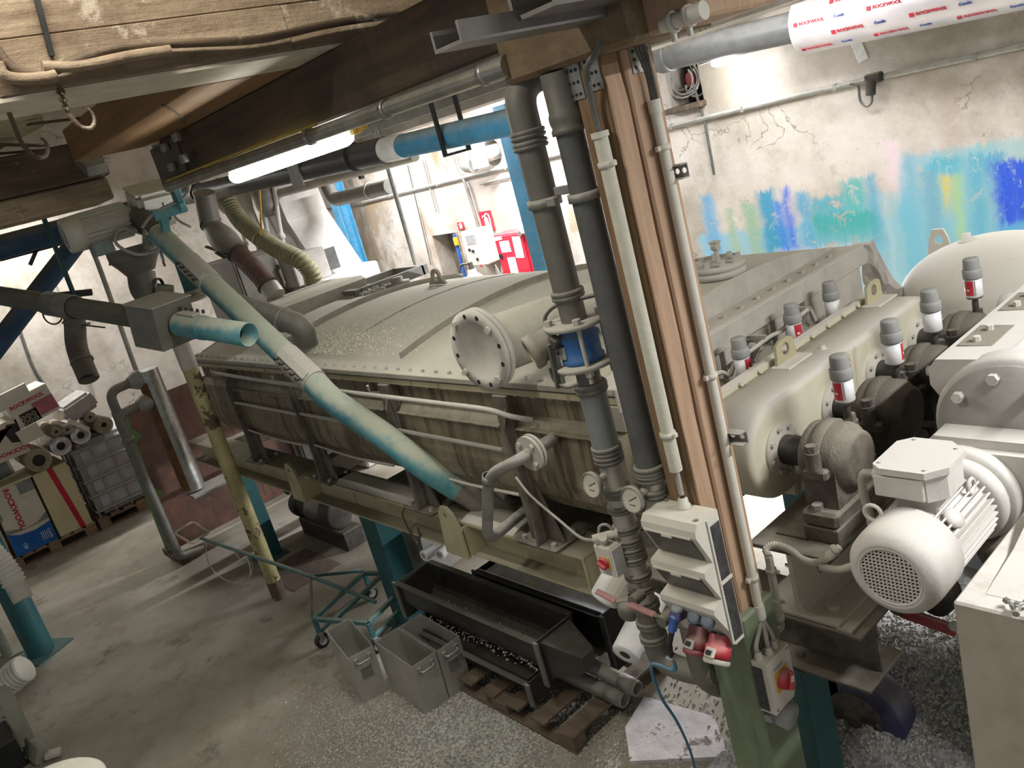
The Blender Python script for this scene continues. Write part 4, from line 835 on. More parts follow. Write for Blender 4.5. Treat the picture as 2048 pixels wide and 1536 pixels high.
part('lid_plug', m_dust, tk, lambda b: b.lathe((TC[0]-.12, TC[1]-.02, 1.845), (-.1, 0, 1), [(0, .045), (.01, .045), (.01, .03), (.02, .03), (.02, .022), (.045, .022), (.045, 0)], 12))
# crumpled foil around a pipe stub beside the tank lug
ft = thing('foil_wrap', (-2.22, 4.35, 1.5), 'crumpled silver foil wrap on pipe stub beside round tank', 'wrap')
def crumple(b):
    n, m = 14, 7; vs = []
    for j in range(m):
        for k in range(n):
            a = 2*PI*k/n; r = (.085-.006*j)*random.uniform(.72, 1.25); vs.append((-2.19-.018*j+r*math.cos(a), 4.34+r*math.sin(a), 1.62+.055*j+random.uniform(-.015, .015)))
    b.add(vs, [(j*n+k, j*n+(k+1) % n, (j+1)*n+(k+1) % n, (j+1)*n+k) for j in range(m-1) for k in range(n)]); b.add(vs[-n:], [tuple(range(n))])
part('foil', M('grey_foil', (158, 152, 148), .45, .35, .4), ft, crumple)
part('stub', m_gpipe, ft, lambda b: b.cyl((-2.16, 4.36, .1), (-2.19, 4.34, 1.66), .05, n=16))

# ---------------------------------------------------------------- vertical pipes before the post
AX, AY, BX = -1.838, 1.70, -1.672
def collar(name, m, parent, c, r, h=.03, d=(0, 0, 1), lip=.008):
    return part(name, m, parent, lambda b: b.lathe(c, d, [(-h/2, r*.96), (-h/2, r+lip*.5), (-h*.3, r+lip), (-h*.1, r+lip), (0, r+lip*.4), (h*.1, r+lip), (h*.35, r+lip), (h/2, r+lip*.4), (h/2, r*.96)], 22))
pa = thing('grey_pipe', (AX, AY, 1.0), 'left vertical grey pipe with elbow top and blue flow meter', 'pipe')
up = [(AX, AY, 2.50), (AX, AY, 3.06), (AX, AY, 3.155), (AX+.03, AY+.11, 3.165), (AX+.07, AY+.24, 3.165)]
part('upper_pipe', m_gpipe, pa, lambda b: b.tube([(AX, AY, 2.50), (AX, AY, 2.95)], .043, 20))
part('elbow', m_gpipe, pa, lambda b: b.tube(fillet([(AX, AY, 2.95), (AX, AY, 3.135), (AX+.075, AY+.20, 3.135)], .15, 9), .046, 20))
for z in (2.985, 2.955): collar('collar', m_gpipe, pa, (AX, AY, z), .045, .026)
collar('collar', m_gpipe, pa, (AX+.045, AY+.12, 3.135), .046, .03, (.35, .93, 0))
part('clamp_ring', m_dgalv, pa, lambda b: b.lathe((AX, AY, 2.775), (0, 0, 1), [(0, .044), (0, .052), (.026, .052), (.026, .044)], 22))
part('clamp_lug', m_dgalv, pa, lambda b: (b.box((AX+.04, AY-.035, 2.775), (AX+.075, AY-.015, 2.80), .003)))
collar('socket_collar', m_gpipe, pa, (AX, AY, 2.505), .044, .03); part('socket', m_gpipe, pa, lambda b: b.lathe((AX, AY, 2.415), (0, 0, 1), [(0, .041), (.07, .041), (.085, .046), (.10, .046)], 22))
fm = part('flow_meter', M('meter_blue', (36, 104, 170), .4, 0, .35, (150, 148, 138), .06), pa, lambda b: b.lathe((AX, AY, 2.292), (0, 0, 1), [(0, .045), (0, .066), (.012, .068), (.02, .062), (.07, .062), (.078, .068), (.088, .066), (.10, .05), (.115, .05), (.115, .04)], 28))
part('label_plate', m_greyc, fm, lambda b: b.box((AX-.03, AY-.0665, 2.315), (AX-.005, AY-.0615, 2.355), .001))
for z in (2.408, 2.276): part('meter_flange', m_dust, fm, lambda b: b.lathe((AX, AY, z), (0, 0, 1), [(0, .04), (0, .096), (.014, .098), (.014, .04)], 28))
for k in range(4):
    a = PI/4+PI/2*k+.1; q = (AX+.08*math.cos(a), AY+.08*math.sin(a))
    part('tie_rod', m_dust, fm, lambda b: b.cyl((*q, 2.235), (*q, 2.43), .007, n=8)); part('rod_nut', m_dust, fm, lambda b: b.cyl((*q, 2.422), (*q, 2.44), .014, n=6, smooth=False)); part('rod_nut', m_dust, fm, lambda b: b.cyl((*q, 2.258), (*q, 2.275), .014, n=6, smooth=False))
hdp = V(-1.925, 1.615, 2.362); hd_ = V(-.45, -.80, -.25).normalized()
part('meter_neck', m_bluepl, fm, lambda b: b.cyl((AX-.05, AY-.035, 2.34), hdp-hd_*.01, .022, n=14))
mh = part('meter_head', M('meter_head_beige', (150, 140, 122), .6, 0, .5), pa, lambda b: b.lathe(hdp-hd_*.055, hd_, [(0, .03), (.012, .046), (.06, .048), (.066, .056), (.092, .056), (.096, .048), (.096, .038), (.09, .038)], 26))
part('meter_glass', M('meter_glass_face', (120, 128, 110), .15), mh, lambda b: b.cyl(hdp+hd_*.033, hdp+hd_*.037, .0385, n=24))
part('meter_cable', m_wired, mh, lambda b: b.tube(spline([hdp+V(.02, .03, .045), hdp+V(.01, .04, .085), hdp+V(.05, .06, .115), hdp+V(.12, .08, .125), hdp+V(.20, .12, .13)], 6), .0065, 8))
part('lever', m_wired, pa, lambda b: b.bar((-1.876, 1.612, 2.375), (-1.872, 1.60, 2.235), .022, .010, (1, 0, 0), .002)); part('lever_pivot', m_iron, pa, lambda b: b.obox((-1.872, 1.63, 2.375), (.045, .035, .035), Matrix.Rotation(.4, 3, 'Y'), .005))
part('loop_cable', m_wired, pa, lambda b: b.tube(spline([(-1.89, 1.60, 2.30), (-1.885, 1.60, 2.26), (-1.85, 1.61, 2.235), (-1.81, 1.63, 2.24)], 6), .005, 6))
part('stub_pipe', m_gpipe, pa, lambda b: b.lathe((AX, AY, 2.19), (0, 0, 1), [(0, .045), (.02, .046), (.03, .040), (.05, .038), (.09, .042)], 22)); collar('socket_collar', m_gpipe, pa, (AX, AY, 2.20), .045, .035)
part('middle_pipe', M('speckled_grey_pipe', (128, 132, 132), .4, 0, .15, (200, 198, 192), .06, 5), pa, lambda b: b.cyl((AX, AY, 1.98), (AX, AY, 2.20), .044, n=22))
for z in (1.985, 1.955): collar('collar', m_gpipe, pa, (AX, AY, z), .042, .032)
part('steel_section', m_steel, pa, lambda b: b.cyl((AX, AY, 1.42), (AX, AY, 1.97), .0385, n=20))
for z in (1.845, 1.83, 1.775, 1.70, 1.655, 1.62, 1.585, 1.52, 1.47): collar('joint_ring', m_gpipe, pa, (AX, AY, z), .039, .026)
part('lower_bend', m_gpipe, pa, lambda b: b.tube(fillet([(AX, AY, 1.42), (AX, AY, 1.17), (AX+.11, AY+.03, 1.14), (AX+.20, AY+.05, 1.16)], .12, 7), .041, 20))
for z in (1.40, 1.33, 1.27): collar('joint_ring', m_gpipe, pa, (AX, AY, z), .041, .03)
pb_ = thing('grey_pipe', (BX, AY, 1.1), 'right vertical dark grey pipe close to wooden post', 'pipe')
part('upper_pipe', m_dpipe, pb_, lambda b: b.cyl((BX, AY, 1.93), (BX, AY, 2.99), .040, n=22))
part('top_socket', m_gpipe, pb_, lambda b: b.lathe((BX, AY, 2.96), (0, 0, 1), [(0, .042), (0, .049), (.012, .050), (.02, .045), (.035, .049), (.05, .049), (.06, .045), (.16, .045)], 22))
part('clamp_ring', m_dgalv, pb_, lambda b: b.lathe((BX, AY, 2.775), (0, 0, 1), [(0, .041), (0, .049), (.024, .049), (.024, .041)], 22))
part('clamp_rail', m_dgalv, pb_, lambda b: b.box((AX+.06, AY-.012, 2.80), (BX-.045, AY+.004, 2.825), .002))
for z in (1.94, 1.915): collar('collar', m_gpipe, pb_, (BX, AY, z), .042, .03)
part('steel_section', m_steel, pb_, lambda b: b.cyl((BX, AY, 1.72), (BX, AY, 1.92), .036, n=20)); collar('joint_ring', m_gpipe, pb_, (BX, AY, 1.86), .037, .03); collar('joint_ring', m_gpipe, pb_, (BX, AY, 1.79), .037, .03)
part('lower_pipe', m_gpipe, pb_, lambda b: b.tube(fillet([(BX, AY+.02, 1.76), (BX-.01, AY+.03, 1.10), (BX+.02, AY+.2, 1.0)], .10, 6), .040, 18))
# branch pipes from the lower bends
t = thing('branch_pipe', (-1.70, 1.86, 1.1), 'grey pipe tee rising behind the red sockets', 'pipe')
part('arm', m_gpipe, t, lambda b: b.tube(fillet([(-1.76, 2.1, 1.07), (-1.70, 1.83, 1.12), (-1.695, 1.80, 1.24)], .08, 6), .036, 18)); collar('joint_ring', m_gpipe, t, (-1.695, 1.802, 1.22), .036, .03)
# gauges
def gauge(p, d, stem, lab):
    t = thing('pressure_gauge', p, lab, 'gauge', 'dial gauges'); p = V(p); d = V(d).normalized()
    part('case', m_dgalv, t, lambda b: b.lathe(p, d, [(-.012, 0), (-.012, .036), (-.004, .043), (.010, .043), (.012, .040), (.006, .038)], 30))
    dl = part('dial', m_dial, t, lambda b: b.cyl(p+d*.004, p+d*.0065, .0385, n=28))
    x, y, _ = frame(d); nd = (V(0, 0, 1)-d*d.z).normalized(); sd = nd.cross(d)
    part('needle', m_ink, dl, lambda b: b.bar(p+d*.008-sd*.012-nd*.006, p+d*.008+sd*.02+nd*.012, .002, .001, d)); part('dial_print', m_ink, dl, lambda b: b.bar(p+d*.0072-sd*.012-nd*.018, p+d*.0072+sd*.012-nd*.018, .002, .0006, d))
    part('stem', m_steel, t, lambda b: b.cyl(p-d*.01, stem, .012, n=12))
gauge((-1.845, 1.612, 1.90), (-.05, -1, .12), (-1.84, 1.668, 1.905), 'round dial gauge on the left vertical pipe'); gauge((-1.688, 1.618, 1.872), (.0, -1, .12), (-1.675, 1.668, 1.88), 'round dial gauge on the right vertical pipe')
# small isolating switch beside the left pipe
sw = thing('isolator_switch', (-1.87, 1.62, 1.56), 'small white switch box with red knob on left pipe', 'switch')
part('case', m_white, sw, lambda b: b.box((-1.912, 1.60, 1.560), (-1.835, 1.655, 1.672), .006)); part('gland', m_white, sw, lambda b: b.cyl((-1.88, 1.625, 1.672), (-1.862, 1.61, 1.705), .015, n=12)); part('gland_nut', m_white, sw, lambda b: b.cyl((-1.90, 1.60, 1.695), (-1.84, 1.66, 1.70), .014, n=10))
part('side_plate', m_whitec, sw, lambda b: b.box((-1.834, 1.602, 1.563), (-1.829, 1.653, 1.665), .001)); part('yellow_plate', m_yellow, sw, lambda b: b.box((-1.892, 1.597, 1.592), (-1.846, 1.600, 1.634), .001))
kn = part('knob', m_red, sw, lambda b: b.cyl((-1.87, 1.597, 1.613), (-1.87, 1.585, 1.613), .020, n=20)); part('grip', m_red, kn, lambda b: b.obox((-1.87, 1.580, 1.613), (.034, .012, .009), Matrix.Rotation(.5, 3, 'Y'), .002)); part('cable', m_wire, sw, lambda b: b.tube(spline([(-1.845, 1.655, 1.70), (-1.86, 1.64, 1.735), (-1.885, 1.63, 1.73), (-1.895, 1.625, 1.70)], 6), .005, 6))
# lagged bottles with red levers
def lever(name, p0, p1, p2, lab, m=m_redd):
    t = thing(name, p0, lab, 'valve handle'); part('grip', m, t, lambda b: b.bar(p0, p1, .022, .008, (0, -.3, 1), .003)); part('arm', m_gpipe, t, lambda b: b.bar(p1, p2, .018, .006, (0, -.3, 1), .002)); part('hub', m_gpipe, t, lambda b: b.cyl(V(p2)-V(0, .02, 0), V(p2)+V(0, .03, 0), .02, n=10))
lever('valve_lever', (-1.954, 1.600, 1.481), (-1.866, 1.600, 1.466), (-1.800, 1.630, 1.477), 'red valve lever across the lagged white valve')
lever('valve_lever', (-1.784, 1.580, 1.491), (-1.678, 1.580, 1.482), (-1.659, 1.600, 1.460), 'red valve lever just left of the blue plug')
t = thing('lagged_valve', (-2.043, 1.720, 1.366), 'white foam-lagged valve with cracked shell left of pipe', 'valve')
p0, p1 = (-2.004, 1.780, 1.445), (-2.046, 1.700, 1.356)
part('lagging', m_foam, t, lambda b: b.lathe(p1, V(p0)-V(p1), [(0, .026), (0, .052), (.01, .056), (.15, .056), (.16, .04), (.16, .02)], 22)); part('cracked_shell', m_carton, t, lambda b: b.lathe(V(p1), V(p0)-V(p1), [(.03, .058), (.03, .064), (.17, .064), (.17, .058)], 7, False, 2.4, 4.3)); part('bore', m_steel, t, lambda b: b.lathe(p1, V(p0)-V(p1), [(-.004, .012), (-.004, .026), (.02, .026)], 14)); part('foot', m_gpipe, t, lambda b: b.sphere(V(p1)+V(.1, .02, -.02), .045, 14))
t = thing('lagged_pipe', (-2.122, 1.800, 1.000), 'thick white foam-lagged pipe end with dark bore', 'pipe')
p0, p1 = (-2.063, 1.900, 1.172), (-2.035, 1.720, 1.109)
part('lagging', m_foam, t, lambda b: b.lathe(p1, V(p0)-V(p1), [(.0, .022), (0, .050), (.008, .054), (.26, .054), (.27, .03)], 24)); part('bore', m_black, t, lambda b: b.cyl(V(p1)+(V(p0)-V(p1)).normalized()*.001, V(p1)+(V(p0)-V(p1)).normalized()*.03, .0222, n=16))
# ------------------------------------------------ socket distribution box
x0, x1 = -1.645, -1.443
db = thing('socket_box', (-1.54, 1.64, 1.42), 'dusty white socket distribution box on the wooden post', 'socket box')
P_ = [(1.600, 1.841), (1.585, 1.823), (1.583, 1.803), (1.630, 1.701), (1.586, 1.689), (1.584, 1.671), (1.634, 1.575), (1.590, 1.563), (1.588, 1.545), (1.640, 1.453), (1.652, 1.403), (1.697, 1.403), (1.697, 1.841)]
part('case', m_white, db, lambda b: b.prism(P_, 'x', x0, x1))
def slope_plate(name, m, a, b_, u0, u1, v0, v1, off=.003, th=.003):
    a, b_ = V(0, *a), V(0, *b_); d = b_-a; n = V(0, -d.z, d.y).normalized(); n = n if n.y < 0 else -n
    def fn(b):
        c0 = a+d*v0; c1 = a+d*v1; mid = (c0+c1)/2+n*off; ang = math.atan2(d.y, d.z)
        b.obox((x0+(x1-x0)*(u0+u1)/2, mid.y, mid.z), ((x1-x0)*(u1-u0), th, (c1-c0).length), Matrix.Rotation(-math.atan2(d.y, d.z), 3, 'X'), .001)
    return part(name, m, db, fn), n
for a_, b_ in ((P_[2], P_[3]), (P_[5], P_[6])):
    o, n = slope_plate('window', m_glassd, a_, b_, .06, .90, .12, .92); part('window_rim', m_white, db, lambda b: b.box((x0+.006, a_[0]-.004, a_[1]-.008), (x1-.02, a_[0]+.004, a_[1]), .002)); part('latch', m_white, db, lambda b: b.box((x0+.075, a_[0]-.006, a_[1]-.014), (x0+.115, a_[0]-.001, a_[1]-.004), .002))
for z0, z1 in ((1.628, 1.808), (1.418, 1.615)): part('side_panel', m_panel, db, lambda b: b.box((x1, 1.645, z0), (x1+.003, 1.693, z1), .001))
part('panel_rib', m_white, db, lambda b: b.box((x1, 1.64, 1.616), (x1+.006, 1.697, 1.627), .001)); part('edge_rib', m_white, db, lambda b: b.box((x1, 1.637, 1.413), (x1+.005, 1.645, 1.833), .001))
for p in ((x1-.018, 1.62, 1.842), (x0+.02, 1.69, 1.842)): part('corner_screw', m_ironl, db, lambda b: b.cyl(p, (p[0], p[1], p[2]+.003), .007, n=10))
gl_ = part('cable_gland', m_white, db, lambda b: b.lathe((-1.541, 1.672, 1.842), (0, 0, 1), [(0, .02), (.010, .02), (.012, .016), (.03, .015), (.034, .01)], 8))
sa, sb_ = V(0, *P_[8]), V(0, *P_[9])
for i, u in enumerate((.30, .55, .80)):
    c = V(x0+(x1-x0)*u, 1.605, 1.503); n = V(0, -.88, .48)
    o = part('socket_outlet', m_wired, db, lambda b: b.cyl(c, c+n*.008, .021, n=18)); part('flap', M('flap_grey%d' % i, (96, 116, 138), .4, 0, .3), o, lambda b: b.lathe(c+n*.009+V(0, -.006*(i == 0), .022*(i == 0)), n if i else V(0, -.5, .86), [(0, .022), (.006, .021), (.008, .012), (.008, 0)], 18))
pl = thing('blue_plug', (x0+.05, 1.57, 1.47), 'blue and black plug hanging in the socket box with blue cable', 'plug')
c = V(x0+.06, 1.60, 1.498); n = V(0, -.88, .48)
part('plug_face', m_bluedk, pl, lambda b: b.cyl(c+n*.010, c+n*.034, .019, n=16)); part('plug_body', m_bluepl, pl, lambda b: b.bar(c+n*.03, c+n*.03+V(-.018, -.012, -.055), .026, .022, (1, 0, 0), .004))
q = c+n*.03+V(-.018, -.012, -.055); part('strain_relief', m_black, pl, lambda b: b.hose([q, q+V(-.02, -.005, -.05), q+V(-.03, 0, -.10)], .010, .009, .003, 10)); part('tag', m_greyc, pl, lambda b: b.obox(q+V(-.033, -.004, -.115), (.028, .016, .022), None, .003))
part('cable', m_wireb, pl, lambda b: b.tube(spline([q+V(-.03, 0, -.10), q+V(-.034, .005, -.16), (-1.796, 1.620, 1.222), (-1.902, 1.720, 0.983), (-2.003, 1.860, 0.723), (-2.141, 2.020, 0.412), (-2.304, 2.180, 0.096), (-2.456, 2.300, -0.169), (-2.45, 2.1, .01), (-2.2, 1.6, .01), (-1.9, 1.1, .01)], 6), .006, 8))
for i, (cx, dz) in enumerate(((x0+.075, 0), (x0+.150, -.006))):
    o = thing('red_socket', (cx, 1.63, 1.40), ['dusty red industrial socket under the box, left one with torn lid', 'red industrial socket under the box, right one with white lid'][i], 'socket', 'red industrial sockets')
    c = V(cx, 1.652, 1.428+dz); d = V(.08, -.62, -.78).normalized()
    part('barrel', m_redd if i == 0 else m_red, o, lambda b: b.lathe(c, d, [(0, .034), (.03, .034), (.034, .040), (.07, .040), (.07, .030)], 22)); l = part('lid', m_redd if i == 0 else m_white, o, lambda b: b.lathe(c+d*.072, d, [(0, .041), (.012, .041), (.016, .036), (.016, 0)], 22)); part('lid_hinge', m_white, o, lambda b: b.obox(c+d*.06+V(0, -.030, .028), (.034, .012, .030), Matrix.Rotation(-.9, 3, 'X'), .003)); part('spring', m_ink, o, lambda b: b.obox(c+d*.06+V(0, -.037, .034), (.018, .003, .014), Matrix.Rotation(-.9, 3, 'X')))
# ------------------------------------------------ isolator box on the green leg
ib = thing('isolator_box', (-1.5, 1.98, .96), 'white isolator box with big red knob on green leg', 'switch')
bx0, bx1, by0, by1, bz0, bz1 = -1.474, -1.42, 1.74, 1.868, 1.085, 1.275
part('case', m_white, ib, lambda b: b.prism([(by0, bz0), (by1-.02, bz0), (by1, bz0+.04), (by1, bz1), (by0, bz1)], 'x', bx0, bx1)); part('back_box', m_panel, ib, lambda b: b.box((bx0-.0, by0-.004, bz0+.01), (bx0+.035, by0, bz1-.02), .001))
part('hinge', m_white, ib, lambda b: b.box((bx1, by0+.004, bz1-.03), (bx1+.004, by0+.022, bz1-.008), .001)); part('yellow_plate', m_yellow, ib, lambda b: b.box((bx1, by0+.03, bz0+.062), (bx1+.003, by0+.10, bz0+.135), .001))
part('label_print', m_greyc, ib, lambda b: b.box((bx1, by0+.03, bz1-.045), (bx1+.001, by0+.085, bz1-.038)))
kn = part('knob', m_red, ib, lambda b: b.lathe((bx1+.003, by0+.067, bz0+.098), (1, 0, 0), [(0, .034), (.008, .034), (.022, .030), (.022, 0)], 26)); part('grip', m_red, kn, lambda b: b.obox((bx1+.032, by0+.067, bz0+.098), (.018, .016, .058), Matrix.Rotation(-.3, 3, 'X'), .004)); part('pointer', m_inkw, kn, lambda b: b.obox((bx1+.042, by0+.062, bz0+.114), (.002, .014, .02), Matrix.Rotation(-.3, 3, 'X')))
for k, (dx, dy) in enumerate(((.02, .02), (.04, .055), (.035, .09))):
    g = part('cable_gland', m_white, ib, lambda b: b.lathe((bx0+dx*.8, by0+dy, bz1), (0, 0, 1), [(0, .014), (.010, .014), (.012, .011), (.026, .010)], 8)); part('cable', m_wire, ib, lambda b: b.tube(spline([(bx0+dx*.8, by0+dy, bz1+.02), (bx0+dx*.8, by0+dy, bz1+.05), (-1.478+.004*k, 1.835, bz1+.09), (-1.48, 1.835, 1.40)], 5), .0075, 8))
for p in ((bx1, by0+.012, bz0+.012), (bx1, by1-.012, bz1-.012)): part('case_screw', m_greyc, ib, lambda b: b.cyl(p, (p[0]+.003, p[1], p[2]), .005, n=8))
o = thing('flap_socket', (-1.44, 1.80, 1.0), 'round grey flap socket hanging below the isolator box', 'socket')
part('body', m_greyc, o, lambda b: b.lathe((-1.46, 1.80, 1.045), (.5, .05, -.1), [(0, .03), (0, .044), (.05, .044), (.056, .036), (.056, 0)], 24)); part('flap_lip', m_greyc, o, lambda b: b.box((-1.475, 1.745, 1.035), (-1.45, 1.765, 1.06), .003)); part('hanger', m_greyc, o, lambda b: b.box((-1.47, 1.79, 1.06), (-1.43, 1.84, 1.086), .003))
# short conduit piece and corrugated hose from the bearing beam
sc1 = thing('conduit_piece', (-1.42, 2.06, 1.18), 'short white conduit piece with clips beside bearing beam', 'conduit')
c0, c1_ = (-1.575, 2.060, 1.446), (-1.579, 2.060, 1.192)
part('tube', m_white, sc1, lambda b: b.cyl(c1_, c0, .014, n=14)); part('end_collar', m_white, sc1, lambda b: b.cyl(c1_, V(c1_)+(V(c0)-V(c1_))*.12, .017, n=14))
for f in (.28, .75):
    pp = V(c1_).lerp(V(c0), f); part('clip', m_white, sc1, lambda b: b.lathe(pp, (0, 0, 1), [(0, .014), (0, .019), (.014, .019), (.014, .014)], 14)); part('clip_screw', m_white, sc1, lambda b: b.obox(pp+V(.026, 0, .007), (.016, .01, .014), None, .002))
part('cable_tail', m_wire, sc1, lambda b: b.tube(spline([c1_, V(c1_)+V(.004, -.01, -.03), V(c1_)+V(-.03, -.06, -.04), V(c1_)+V(-.05, -.12, -.05), (-1.442, 1.83, 1.30)], 6), .011, 8))
hs = thing('corrugated_hose', (-1.5, 2.1, 1.35), 'thin grey corrugated hose looping over the bearing plate edge', 'hose')
part('hose', m_conduit, hs, lambda b: b.hose(spline([c0, (-1.587, 2.070, 1.465), (-1.562, 2.090, 1.475), (-1.514, 2.100, 1.461), (-1.479, 2.110, 1.428), (-1.431, 2.120, 1.421), (-1.381, 2.120, 1.458), (-1.352, 2.140, 1.487)], 8), .013, .0075, .002, 10)); part('end_collar', m_white, hs, lambda b: b.cyl((-1.385, 2.115, 1.458), (-1.361, 2.135, 1.484), .017, n=14))
part('cable_tie', m_wire, hs, lambda b: b.lathe((-1.370, 2.130, 1.473), (.3, .2, .3), [(0, .017), (0, .021), (.008, .021), (.008, .017)], 12))
# perforated rail stubs on the post's far side
for i, (p, lab) in enumerate((((-1.425, 1.840, 2.787), 'short perforated steel rail stub high on the post'), ((-1.443, 1.840, 1.996), 'short perforated steel rail stub low on the post'))):
    t = thing('rail_stub', p, lab, 'rail', 'rail stubs on the post'); xs, z = -1.495, p[2]
    L = .055 if i == 0 else .075
    part('web', m_dgalv, t, lambda b: b.prism([(xs, z-.017), (xs+L, z-.017), (xs+L, z+.017), (xs, z+.017)], 'y', 1.868, 1.871, holes=[circle(xs+L*.35, z, .008, 10), circle(xs+L*.78, z, .008, 10)]))
    for s in (-1, 1): part('flange', m_dgalv, t, lambda b: b.box((xs, 1.84, z+s*.018-.0015), (xs+L, 1.871, z+s*.018+.0015)))

# ---------------------------------------------------------------- inclined screw conveyors at the left
cv = thing('screw_conveyor', (-4.442, 1.960, 2.057), 'long teal screw conveyor tube slanting down before the dryer', 'conveyor')
K = [V((-5.865, 1.940, 2.985)), V((-5.164, 1.940, 2.555)), V((-4.442, 1.960, 2.057)), V((-4.143, 2.000, 1.852))]
k0, k3 = K[0], V(-4.16, 1.955, 1.868); dcv = (k3-k0).normalized(); LC = (k3-k0).length
def on(f): return k0+dcv*(LC*f)
part('upper_tube', m_tealc, cv, lambda b: b.cyl(on(.0), on(.20), .073, n=28))
part('middle_tube', m_tealc, cv, lambda b: b.cyl(on(.335), on(.76), .072, n=28))
part('lower_tube', m_tealc, cv, lambda b: b.tube(spline([on(.90), on(1.0), (-3.854, 2.040, 1.635), (-3.688, 2.100, 1.467), (-3.586, 2.200, 1.301)], 8), .072, 28))
part('outlet_chute', M('outlet_grey', (120, 116, 104), .6, .2, .7), cv, lambda b: b.tube([(-3.592, 2.200, 1.318), (-3.543, 2.280, 1.200), (-3.473, 2.460, 1.032)], .078, 22))
part('chute_strap', m_gpipe, cv, lambda b: b.obox(V((-3.393, 2.260, 1.340)), (.28, .03, .03), Matrix.Rotation(.5, 3, 'Y'), .004))
for (f0, f1) in ((.20, .335), (.76, .90)):
    sl_ = part('clamp_sleeve', m_dust, cv, lambda b: b.cyl(on(f0), on(f1), .079, n=28))
    n_ = V(0, -.55, .83); n_ = (n_-dcv*n_.dot(dcv)).normalized(); sd = dcv.cross(n_)
    part('clamp_strip', m_dust, sl_, lambda b: b.obox((on(f0)+on(f1))/2+n_*.082, ((on(f1)-on(f0)).length*.92, .05, .012), Matrix((dcv, sd, n_)).transposed(), .002))
    for k in range(5):
        pp = on(f0+(f1-f0)*(.12+.19*k))+n_*.084+sd*(-.034 if sd.y > 0 else .034)
        part('clamp_bolt', m_iron, sl_, lambda b: b.cyl(pp, pp+V(0, -.022, .004), .012, n=6, smooth=False))
part('head_collar', m_dust, cv, lambda b: b.lathe(on(-.002), dcv, [(0, .06), (0, .08), (.02, .08), (.02, .07)], 28))
part('drop_spout', m_teal, cv, lambda b: b.cyl(on(.155)+V(0, 0, -.02), on(.155)+V(-.02, 0, -.24), .062, n=22))
part('spout_ring', m_steel, cv, lambda b: b.lathe(on(.155)+V(-.02, 0, -.30), (0, 0, 1), [(0, .066), (.03, .066), (.03, .07), (.04, .07), (.04, .066), (.075, .066)], 22))
part('seam_strip', m_dust, cv, lambda b: b.tube([on(.02)+V(.0, -.073, -.005), on(.2)+V(0, -.073, -.005)], .004, 5))
part('toggle_latch', m_galv, cv, lambda b: (b.obox(on(.07)+V(0, -.075, -.05), (.02, .015, .09), None, .003)))
part('latch_grip', m_redd, cv, lambda b: b.cyl(on(.07)+V(0, -.08, -.09), on(.07)+V(.0, -.08, -.13), .008, n=8))
part('head_box', m_iron, cv, lambda b: b.cyl(on(-.13), on(0), .085, n=24)); part('silver_latch', m_galv, cv, lambda b: b.obox(on(.0)+V(-.02, -.09, -.01), (.05, .03, .16), Matrix.Rotation(.9, 3, 'Y'), .008))
# drive motor of the conveyor
cm = thing('conveyor_motor', (-6.171, 1.608, 3.105), 'pale finned motor and gearbox at top of teal conveyor', 'motor')
m0 = V((-6.205, 1.456, 3.130)); md = V(.10, .99, .02).normalized(); 
part('fan_cover', m_white, cm, lambda b: b.lathe(m0, md, [(.006, 0), (.004, .085), (0, .105), (.01, .118), (.12, .122), (.12, .11)], 30))
part('fan_guard', m_dgalv, cm, lambda b: (b.lathe(m0-md*.002, md, [(0, .078), (-.004, .082), (0, .086)], 24), b.lathe(m0-md*.002, md, [(0, .04), (-.004, .044), (0, .048)], 20)))
part('stator', m_white, cm, lambda b: b.lathe(m0, md, [(.12, .102), (.42, .102), (.43, .09), (.46, .08)], 30))
fx_, fy_, _ = frame(md)
for k in range(22):
    a = 2*PI*k/22; dd = fx_*math.cos(a)+fy_*math.sin(a)
    part('fin', m_white, cm, lambda b: b.obox(m0+md*.27+dd*.112, (.30, .005, .022), Matrix((md, dd.cross(md), dd)).transposed()))
part('terminal_box', M('terminal_grey', (132, 146, 146), .5, 0, .4), cm, lambda b: b.obox(m0+md*.20+V(.06, -.02, -.14), (.11, .13, .09), None, .008))
gb0 = m0+md*.58
part('gear_case', m_white, cm, lambda b: b.obox(gb0+V(.03, .02, .04), (.26, .26, .26), Matrix.Rotation(.45, 3, 'Y'), .03, 2)); part('gear_lid', m_white, cm, lambda b: b.obox(gb0+V(.075, .02, .155), (.20, .28, .02), Matrix.Rotation(.45, 3, 'Y'), .006))
part('coupling', m_iron, cm, lambda b: b.cyl(gb0+V(.08, .06, -.02), on(-.10), .075, n=22))
part('cable_loop', m_wire, cm, lambda b: b.tube(spline([gb0+V(.15, .3, .26), gb0+V(.12, .24, .18), gb0+V(.10, .12, .10), gb0+V(.12, .04, -.08), gb0+V(.12, -.12, -.13), gb0+V(.12, -.26, -.06), gb0+V(.12, -.33, -.14), gb0+V(.12, -.22, -.25), gb0+V(.12, -.06, -.24), gb0+V(.12, -.02, -.12), gb0+V(.12, -.14, -.08), gb0+V(.12, -.30, -.10)], 8), .011, 8))
part('second_cable', m_wire, cm, lambda b: b.tube(spline([gb0+V(.18, .32, .26), gb0+V(.16, .2, .10), gb0+V(.17, .10, -.02), gb0+V(.18, .10, -.10), gb0+V(.20, .16, -.17)], 8), .009, 8))
